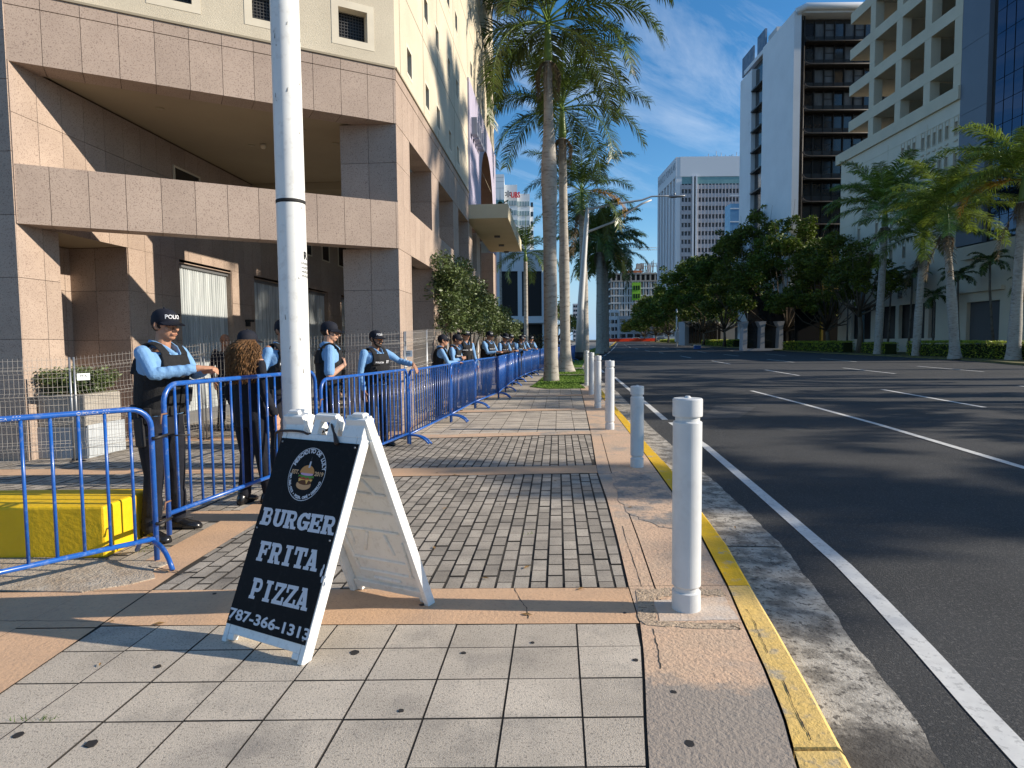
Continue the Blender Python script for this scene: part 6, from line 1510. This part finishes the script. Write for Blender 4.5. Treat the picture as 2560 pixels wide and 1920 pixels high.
g = MB(); g.box(XT+1.3, YT+13, zt+.2, XT+1.6, YT+16, zt+4); g.box(XT+.8, YT+16.2, zt, XT+1.0, YT+21, zt+3); build('roof_screen', g, mat('roof_blue', (.10, .17, .26), (.2, .26, .33), 1), b, world=True)
g = MB(); g.box(XT+1.8, YT+10, zt+.2, XT+6, YT+13, zt+2.8); build('roof_plant', g, mat('roof_metal', (.45, .46, .46), rough=.6), b, world=True)
# white sculpted ground floor and yellow screened base
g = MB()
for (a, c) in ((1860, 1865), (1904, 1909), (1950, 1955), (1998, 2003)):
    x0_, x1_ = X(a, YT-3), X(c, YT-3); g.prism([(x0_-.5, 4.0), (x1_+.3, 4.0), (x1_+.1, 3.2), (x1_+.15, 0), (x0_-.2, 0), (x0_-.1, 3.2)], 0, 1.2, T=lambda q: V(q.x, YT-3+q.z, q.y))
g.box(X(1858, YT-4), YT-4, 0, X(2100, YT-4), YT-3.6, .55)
build('ground_floor_columns', g, mat('shade_white', (.34, .35, .37), rough=.9), b, world=True)  # white darkened in its colour for the shade under the trees
g = MB(); g.box(X(1855, YT), YT-1.9, 0, X(2110, YT), YT-1.8, 7.3); build('ground_floor_glass', g, bglass, b, world=True)
yb_ = mat('ochre_screen', (.26, .19, .02), (.20, .15, .02), 2, rough=.7)
g = MB(); x0_, x1_ = X(1990, YT-6), X(2125, YT-6)
for i in range(46):
    for k in range(9):
        x_, z_ = x0_+(x1_-x0_)*(i+(k % 2)*.5)/46, 5.9+k*.30; g.tube([V(x_-.08, YT-6, z_), V(x_+.08, YT-6, z_+.15)], .022, 3); g.tube([V(x_+.08, YT-6, z_), V(x_-.08, YT-6, z_+.15)], .022, 3)
g.box(x0_, YT-6.1, 5.4, x1_, YT-5.8, 5.85); g.box(x0_, YT-6.1, 8.6, x1_, YT-5.8, 8.8); g.box(X(2050, YT-6), YT-6.2, 0, X(2055, YT-6), YT-5.8, 8.6)
build('ochre_screen', g, yb_, b, world=True)
g = MB(); g.box(x0_, YT-5.6, 0, x1_, YT-5.5, 8.7); build('screen_backing', g, dark, b, world=True)
# ================================================================ parking garage with concrete frame
gar = mat('garage_concrete', (.60, .52, .39), (.53, .46, .345), .35, rough=.9, third=(.36, .33, .27), tscale=.4, trange=(.62, .8)); garw = mat('garage_wall', (.64, .57, .45), (.58, .515, .41), .3, rough=.9)
bgl = mat('blue_glass', (.015, .04, .10), (.02, .06, .15), .3, rough=.05, spec=.9)
XG = 39; b = empty('garage_building', (XG, 64, 0), 0, 'beige concrete garage block with open beams above a wall of small windows', 'building')
def gy(px): return XG/((px-1280)/1600)
Y1, Y0 = gy(2093), gy(2381)
g = MB(); gr = MB(); O = V(XG, Y1, 0); D_ = V(0, -1, 0); NN = V(-1, 0, 0)
LW = Y1-gy(2560)+6; Lm = Y1-Y0
Ls = lambda px: Y1-gy(px)
gh = []
for a, c in ((2127, 2175), (2197, 2236), (2245, 2309), (2318.5, 2336)): gh.append((Ls(a), Ls(c), 1.6, 4.95))
gh.append((Ls(2412.7), Ls(2495), .5, 4.6))
zc_ = 22.2
sw_ = []
for px in (2240, 2254, 2267, 2288, 2302, 2316, 2330, 2346, 2368): 
    for z in (19.3, 16.6): sw_.append((Ls(px), Ls(px)+.42, z, z+1.15))
for s in (4.0, 7.5, 10.2, 12.4):
    for z in (12.8, 9.6): sw_.append((s, s+.42, z, z+1.1))
punched(g, O, D_, NN, 0, Lm+.0, 0, zc_, [h for h in gh+sw_ if h[1] < Lm], .35, gr)
punched(g, O, D_, NN, Lm, LW, 0, 9.4, [h for h in gh if h[0] > Lm], .6, gr)
g.add([(XG, Y1, 0), (XG, Y1, zc_), (XG+20, Y1, zc_), (XG+20, Y1, 0)], [[0, 1, 2, 3]]); g.add([(XG, Y0, 9.4), (XG, Y0, zc_), (XG+14, Y0, zc_), (XG+14, Y0, 9.4)], [[3, 2, 1, 0]]); g.add([(XG, Y0, 9.4), (XG, Y1-LW, 9.4), (XG+14, Y1-LW, 9.4), (XG+14, Y0, 9.4)], [[0, 1, 2, 3]])
g.obox(V(XG-.5, Y0-1.2, 8.2), V(.5, 0, 0), V(0, -4.2, 0), V(0, 0, 1.1)); g.obox(V(XG-.35, Y0-.4, 5.4), V(.35, 0, 0), V(0, -5.4, 0), V(0, 0, .35))
g.add(gr.v, gr.f); build('wall', g, garw, b, world=True)
for h in gh+sw_:
    q = MB(); P = O-NN*.33+D_*h[0]+UP*h[2]; q.add([P, P+D_*(h[1]-h[0]), P+D_*(h[1]-h[0])+UP*(h[3]-h[2]), P+UP*(h[3]-h[2])], [[3, 2, 1, 0]]); build('window' if h[2] > .6 else 'grey_door', q, dark if h[2] > .6 else mat('grey_door_paint', (.10, .10, .105), rough=.6), b, world=True)
g = MB()
for h in sw_:
    g.obox(O+D_*h[0]+UP*(h[2]-.55)+NN*.0, D_*.42, UP*.14, NN*.09); frame(g, O, D_, NN, h[0], h[1], h[2], h[3]+.45, .06, .05)
for z in (14.6, 18.2, 20.9): g.obox(O+UP*z, D_*Lm, UP*.06, NN*.02)
for s in (3.2, 9.4, 15.6): g.obox(O+D_*s+UP*5.5, D_*.06, UP*16, NN*.02)
for s, z in ((4.2, 5.6), (11.8, 5.6)): g.obox(O+D_*s+UP*z, D_*.8, UP*.8, NN*.03)
build('wall_relief', g, gar, b, world=True)
g = MB()
for s, z in ((4.25, 5.65), (11.85, 5.65)):
    for k in range(5): g.obox(O+D_*s+UP*(z+k*.14)+NN*.03, D_*.7, UP*.07, NN*.03)
build('vent', g, blackm, b, world=True)
g = MB(); g.obox(O+UP*zc_-D_*.9, D_*(Lm+.9), UP*1.15, NN*.25); g.obox(O+UP*(zc_-.0)-NN*14-D_*.9, D_*(Lm+.9), UP*1.1, NN*14)
build('cornice', g, gar, b, world=True)
g = MB(); cols = [Ls(2157.5), Ls(2221), Ls(2290), Ls(2362)]
for s in cols: g.obox(O+D_*s+UP*(zc_+1.15)-NN*.85, D_*.95, UP*17.5, NN*.9)
build('columns', g, gar, b, world=True)
lv = [zc_+3.1+k*4.0 for k in range(5)]
for k, z in enumerate(lv):
    g = MB(); 
    if k < 4: 
        g.obox(O+D_*Ls(2110)+UP*z-NN*.05, D_*(Lm-Ls(2110)), UP*1.15, NN*.12)
        g.obox(O+D_*Ls(2110)+UP*z-NN*9, D_*(Lm-Ls(2110)), UP*.3, NN*8.9)
        for s in cols: g.obox(O+D_*(s+.1)+UP*(z-.1)-NN*9, D_*.7, UP*1.15, NN*8.9)
    else:
        g.obox(O+D_*(Ls(2106)-1.2)+UP*z-NN*.0, D_*(Lm-Ls(2106)+1.2), UP*2.2, NN*.3); g.obox(O+D_*(Ls(2106)-1.0)+UP*(z+.3)-NN*14, D_*(Lm-Ls(2106)+1), UP*1.6, NN*14)
    build('floor_beam', g, gar, b, world=True)
g = MB(); g.obox(O+D_*Ls(2130)+UP*zc_-NN*9.2, D_*(Lm-Ls(2130)), UP*19, NN*.1); build('recessed_wall', g, garw, b, world=True)
for k in range(5):
    for i in range(6):
        q = MB(); q.obox(O+D_*(2.6+i*2.9)+UP*(zc_+1.0+4.0*k)-NN*9.05, D_*2.2, UP*2.2, NN*.06); build('window', q, bgl, b, world=True)
# slate slab and blue glass tower behind
slate = mat('slate_panel', (.15, .165, .195), (.13, .145, .175), .3, rough=.45); XS = 39.0
b = empty('glass_tower', (XS+8, 52, 0), 0, 'blue reflecting glass tower with a slate grey end slab at the right edge', 'building')
sy = lambda px: XS/((px-1280)/1600)
g = MB(); ya, yb2, yc = sy(2380)-.05, sy(2446), 48.2
for k in range(9):
    g.box(XS-.05, yb2+.02, 9.5+k*5.6, XS+.5, ya, 9.5+k*5.6+5.57)
g.box(XS+.0, yb2+.04, 9.5, XS+18, ya-.03, 59); build('slate_slab', g, slate, b, world=True)
g = MB(); g.box(XS+.35, yc, 9.5, XS+18, yb2, 59); build('mass', g, bronze, b, world=True)
nx_, nz_ = 5, 27
for i in range(nx_):
    for k in range(nz_):
        w_ = (yb2-yc-.5)/nx_; z0_ = 9.6+k*1.8; y0_ = yc+i*w_; t1, t2 = random.uniform(-.006, .006), random.uniform(-.004, .004)
        g = MB(); g.add([(XS+.2, y0_+w_-.06, z0_), (XS+.2+t1, y0_+.03, z0_), (XS+.2+t1+t2, y0_+.03, z0_+1.75), (XS+.2+t2, y0_+w_-.06, z0_+1.75)], [[0, 1, 2, 3]])
        build('glass_pane', g, mat('mirror_glass', (.05, .07, .11), rough=.02, metal=.9), b, world=True)
# ================================================================ bank tower in the middle distance
YP = 270; XP = X(1698, YP); b = empty('bank_tower', (XP, YP, 0), 0, 'white office tower with rows of small windows and lettering along its crown', 'building')
pw = mat('popular_white', (.62, .64, .67), rough=.85); pg_ = mat('popular_grey', (.46, .44, .46), (.41, .39, .41), .3, rough=.8)
zT = zz_(1698, 402, YP); zB = zz_(1698, 450, YP); x1p = X(1900, YP); YL = XP/((1652-1280)/1600)
g = MB(); g.box(XP, YP, zB, x1p, YL, zT); build('crown_wall', g, pw, b, world=True)
g = MB(); g.box(XP+.6, YP+.6, 0, x1p, YL-.5, zB); build('core', g, mat('popular_dark', (.09, .095, .105), rough=.4), b, world=True)
g = MB(); g.box(XP+.3, YP+.2, zB-2.9, x1p, YP+.7, zB-.05); build('green_glass_band', g, ubg, b, world=True)
for k in range(22):
    z = zB-3.1-2.0-k*3.45
    if z < 3: break
    g = MB(); g.box(XP+.2, YP, z, x1p, YP+1, z+1.65); build('spandrel', g, pg_, b, world=True)
g = MB()
for i in range(26):
    x_ = XP+.2+i*1.42; g.box(x_, YP-.1, 3, x_+.34, YP+.7, zB-3)
build('mullions', g, pg_, b, world=True)
g = MB(); x_ = X(1733, YP); g.box(x_-1.0, YP-.9, 3, x_-.35, YP+.4, zB+.2); g.box(x_+.35, YP-.9, 3, x_+1.0, YP+.4, zB+.2); build('white_rib', g, pw, b, world=True)
g = MB(); g.box(x_-.3, YP-.3, 3, x_+.3, YP-.15, zB); build('dark_slot', g, dark, b, world=True)
for i in range(7):
    y_ = YP+.0+(YL-YP-1.4)*i/6; g = MB(); g.box(XP-1.6, y_+.15, 0, XP+.7, y_+2.2, zB-.05); build('fin', g, pw, b, world=True)
    if i < 6:
        g = MB()
        for k in range(20): g.box(XP+.1, y_+2.2, zB-5-k*3.45, XP+.62, y_+(YL-YP)/6-.2, zB-5-k*3.45+1.6)
        build('side_windows', g, pg_, b, world=True)
g = MB(); v1, f1 = text_mesh('BANCO POPULAR', 1, .0, 'LEFT'); mw = max(q[0] for q in v1); mh = max(q[1] for q in v1)
g.add([(XP-1.75, YL-1-(YL-YP-2.0)*q[0]/mw, zB+3.2+q[1]/mh*3.0) for q in v1], f1); build('sign_lettering', g, mat('sign_grey', (.22, .23, .25)), b, world=True)
g = MB(); g.box(XP-1.7, YP+.1, zB, XP-.02, YL, zT-.1); build('side_crown', g, pw, b, world=True)
random.seed(4); g = MB(); g.box(XP+12, YP+6, zT, XP+34, YP+9, zT+1.3)
for i in range(16): x_ = XP+12+random.random()*22; g.tube([V(x_, YP+6, zT), V(x_, YP+6, zT+random.uniform(2, 4))], .12, 4)
build('roof_plant', g, gmet, b, world=True)
# blue glass block between the towers
b = empty('glass_block', (X(1830, 160), 160, 0), 0, 'small pale blue glass block between the white tower and the dark tower', 'building')
g = MB(); g.box(X(1822, 160), 160, 0, X(1850, 160), 164, zz_(1830, 515, 160)); build('wall', g, mat('pale_blue_glass', (.10, .22, .38), (.14, .28, .45), .2, rough=.1), b, world=True)
g = MB()
for k in range(12): g.box(X(1822, 160)-.05, 159.9, 2+k*3.2, X(1850, 160), 159.96, 2.25+k*3.2)
build('floor_lines', g, pw, b, world=True)
# construction building, cranes, far blocks
YC = 330; b = empty('unfinished_building', (X(1590, YC), YC, 0), 0, 'unfinished concrete building with a green wrapped bay and rebar on top', 'building')
cc = mat('raw_concrete', (.40, .37, .33), rough=.9); cw = mat('site_white', (.62, .63, .62), rough=.8)
xl, xr, zt2 = X(1527, YC), X(1660, YC), zz_(1600, 683, YC)
g = MB(); g.box(xl+1, YC+1, 0, xr, YC+20, zt2-1); build('inside', g, mat('site_dark', (.06, .05, .045)), b, world=True)
for k in range(11):
    z = zt2-1-k*3.7; 
    if z < 0: break
    g = MB(); g.box(xl, YC-.3, z, xr, YC+20, z+.7); build('floor_slab', g, cc if k < 2 else cw, b, world=True)
g = MB()
for i in range(12): x_ = xl+(xr-xl)*i/11; g.box(x_, YC-.2, 0, x_+.8, YC+.6, zt2)
g2 = MB()
for k in range(2, 11):
    z = zt2-1-k*3.7
    for i in range(20): x_ = xl+(xr-xl)*i/20; g2.box(x_, YC-.1, z, x_+.7, YC+.5, z+3.7)
build('columns', g, cc, b, world=True); build('panels', g2, cw, b, world=True)
g = MB(); zg1 = zz_(1590, 708, YC); g.box(X(1580, YC), YC-.6, zg1-9, X(1601, YC), YC-.4, zg1-0)
build('green_wrap', g, mat('green_wrap', (.28, .60, .05), rough=.7), b, world=True)
g = MB()
for i in range(3):
    for k in range(2): g.box(X(1583+i*6, YC), YC-.75, zg1-8+k*4.2, X(1586.5+i*6, YC), YC-.62, zg1-5.8+k*4.2)
build('green_windows', g, dark, b, world=True)
g = MB(); g.box(X(1555, YC), YC-.4, zt2-.2, X(1605, YC), YC-.2, zt2+1); build('orange_netting', g, mat('orange_net', (.65, .20, .08)), b, world=True)
g = MB(); random.seed(9)
for i in range(46): x_ = xl+random.random()*(xr-xl); g.tube([V(x_, YC+random.random()*10, zt2), V(x_, YC+1, zt2+random.uniform(1.5, 7))], .13, 4)
build('rebar', g, mat('rebar', (.12, .09, .08)), b, world=True)
def crane(px, Y, ztop, x_jib, label):
    e = empty('tower_crane', (X(px, Y), Y, 0), 0, label, 'crane'); g = MB(); g.box(-.9, -.9, 0, .9, .9, ztop+1); build('mast', g, mat('crane_white', (.6, .6, .58)), e)
    g = MB(); n_ = 22
    for s in (0, 1.6): g.tube([V(x_jib*-.22, 0, ztop+s), V(x_jib, 0, ztop+s*(1 if s == 0 else .9))], .16, 4)
    for i in range(n_): a = x_jib*i/n_; bb = x_jib*(i+1)/n_; g.tube([V(a, 0, ztop), V((a+bb)/2, 0, ztop+1.5), V(bb, 0, ztop)], .09, 3)
    build('jib', g, mat('crane_white', (.6, .6, .58)), e)
    g = MB(); g.box(-x_jib*.22-2, -1, ztop-1.6, -x_jib*.22+2, 1, ztop+1.4); build('counterweight', g, mat('raw_concrete', (.4, .37, .33)), e)
crane(1700, 420, zz_(1600, 628, 420), -55, 'pale tower crane whose long jib reaches out left of the white tower')
crane(1622, 350, zz_(1622, 668, 350), 22, 'small crane arm above the unfinished building')
def block(px0, px1, py, Y, m, label, floors=10, nm='distant_block', band=True, side=None):
    e = empty(nm, (X((px0+px1)/2, Y), Y, 0), 0, label, 'building'); zt_ = zz_((px0+px1)/2, py, Y); x0_, x1_ = X(px0, Y), X(px1, Y)
    g = MB(); g.box(x0_, Y, -1, x1_, Y+5, zt_); build('wall', g, m, e, world=True)
    if band:
        for k in range(floors):
            z = zt_-3-k*3.4
            if z < 2: break
            g = MB(); nb_ = max(3, int((x1_-x0_)/3.2))
            for i in range(min(nb_, 9)):
                nb2 = min(nb_, 9); a = x0_+(x1_-x0_)*(i+.12)/nb2; g = MB(); g.box(a, Y-.06, z, a+(x1_-x0_)/nb2*.76, Y-.02, z+1.7); build('window', g, glassd, e, world=True)
    return e
block(1497, 1520, 732, 420, mat('far_cream', (.62, .64, .62)), 'distant cream block with horizontal windows between the palms and the unfinished building')
block(1434, 1449, 760, 520, mat('far_pink', (.60, .56, .56)), 'slim distant apartment tower seen between the palm trunks', 22)
block(1515, 1548, 775, 300, whiteb, 'low white block under the unfinished building', 8)
block(1548, 1640, 790, 290, mat('far_grey', (.34, .36, .38)), 'grey low block behind the far trees', 6)
block(1640, 1700, 800, 250, mat('far_grey2', (.40, .41, .42)), 'pale low block behind the dark trees below the white tower', 6)
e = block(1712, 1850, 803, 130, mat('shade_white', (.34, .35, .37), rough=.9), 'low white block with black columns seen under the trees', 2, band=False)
g = MB()
for i in range(9): x_ = X(1722+i*9, 130); g.box(x_, 129.7, 1.2, x_+.5, 129.9, 5.2)
build('dark_glazing', g, dark, e, world=True)
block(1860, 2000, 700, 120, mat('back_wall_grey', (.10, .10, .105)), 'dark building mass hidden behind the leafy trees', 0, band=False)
# buildings out of the picture on the right: they shade the far road
# ================================================================ street furniture
lp = empty('street_lamp', (4.95, 47.2, zg(47)), 0, 'tall grey street lamp with a double arm reaching over the road', 'street lamp')
g = MB(); g.tube([V(0, 0, 0), V(.15, 0, 4), V(.62, 0, 10.5), V(.66, 0, 11.1)], [.30, .25, .16, .13], 12); build('mast', g, mat('lamp_grey', (.48, .48, .47), rough=.5, metal=.3), lp)
g = MB(); g.tube([V(-.02, 0, -.02), V(0, 0, .62)], .33, 12); build('base_cover', g, blackm, lp)
for k, (z0_, ) in enumerate(((10.95,), (9.35,))):
    g = MB(); pts = [V(.64, 0, z0_), V(2.4, 0, z0_+(.35 if k == 0 else .65)), V(4.6, 0, 11.45+(.15 if k == 0 else -.12)), V(5.3, 0, 11.85 if k == 0 else 11.6)]+([V(6.2, 0, 11.88), V(7.0, 0, 11.86)] if k == 0 else [])
    g.tube(pts, [.085, .08, .07, .06]+([.055, .05] if k == 0 else []), 8); build('arm', g, MATS['lamp_grey'], lp)
g = MB(); g.tube([V(6.55, 0, 11.84), V(6.8, 0, 11.82), V(7.6, 0, 11.86), V(7.75, 0, 11.9)], [(.08, .07), (.2, .1), (.16, .08), (.03, .03)], 10, ref=(0, 0, 1)); g.tube([V(7.0, 0, 11.9), V(7.0, 0, 12.1)], .06, 6); build('lamp_head', g, gmet, lp)
for (px, Y, h, r_, lb) in ((2152.5, 66.5, 8.5, .28, 'blue grey pole between the slender palms by the garage wall'), (1692, 112, 6.5, .15, 'thin white post with a bright box under the far trees')):
    e = empty('sign_pole' if r_ > .2 else 'street_post', (X(px, Y), Y, zg(Y)), 0, lb, 'pole'); g = MB(); g.tube([V(0, 0, 0), V(0, 0, h)], r_, 10); build('mast', g, mat('pole_blue', (.16, .24, .30), rough=.4) if r_ > .2 else mat('post_white', (.6, .6, .6)), e)
    if r_ < .2: g = MB(); g.box(-.3, -.2, .8, .3, .2, 2.6); build('box', g, mat('post_white', (.6, .6, .6)), e)
# orange water barriers far down the road
om = mat('orange_plastic', (.75, .07, .02), rough=.5)
pts = [(1508+i*13.2, 852.5) for i in range(11)]
for i in range(10):
    Y = 205; x0_ = X(1507+i*13.3, Y)
    e = empty('water_barrier', (x0_, Y, zg(Y)+.1), 0, 'first second third fourth fifth sixth seventh eighth ninth tenth'.split()[i]+' orange plastic barrier from the left at the far end of the avenue', 'barrier', 'orange plastic barriers far down the road')
    g = MB(); 
    for z0_, z1_, t in ((0, .28, .42), (.28, .55, .30), (.55, 1.0, .18)): g.box(0, -t, z0_, 1.62, t, z1_)
    build('shell', g, om, e, bevel=.03)
    if i > 0: g = MB(); g.box(-.06, -.1, .2, .03, .1, .9); build('joint', g, mat('joint_dark', (.1, .02, .01)), e)
# cars parked beyond
def car(x, y, c, label):
    e = empty('parked_car', (x, y, zg(y)-.1), 0, label, 'car', 'cars beyond the orange barriers'); g = MB()
    prof = [(-2.2, .35), (-2.2, .85), (-1.5, .95), (-.9, 1.42), (.8, 1.45), (1.5, 1.0), (2.2, .85), (2.2, .35)]
    g.rings([[V(px_, s, z_) for px_, z_ in prof] for s in (-.85, .85)], sm=False); build('body', g, c, e, bevel=.08)
    g = MB(); g.rings([[V(px_, s, z_) for px_, z_ in ((-1.35, .98), (-.85, 1.36), (.75, 1.38), (1.3, 1.02))] for s in (-.87, .87)], sm=False); build('windows', g, glassd, e)
    for a in (-1.4, 1.4):
        for s in (-.8, .8): g = MB(); g.tube([V(a, s-.1, .33), V(a, s+.1, .33)], .33, 14); build('wheel', g, blackm, e)
for k, (px, c) in enumerate(((1518, (.5, .52, .54)), (1590, (.45, .47, .5)), (1652, (.1, .1, .11)))): car(X(px, 232), 232, mat('car_paint_%d' % k, c, rough=.25, coat=.5), ['silver car beyond the left end of the orange barriers', 'grey car beyond the middle of the orange barriers', 'dark car beyond the right end of the orange barriers'][k])
e = empty('cooler', (X(1747, 92)-.2, 92, zg(92)-.1), 0, 'small blue and white box standing at the edge of the far road', 'cooler'); g = MB(); g.box(-.45, -.3, 0, .45, .3, .5); build('box', g, mat('cooler_blue', (.05, .12, .35)), e, bevel=.03); g = MB(); g.box(-.47, -.32, .5, .47, .32, .62); build('lid', g, white, e)
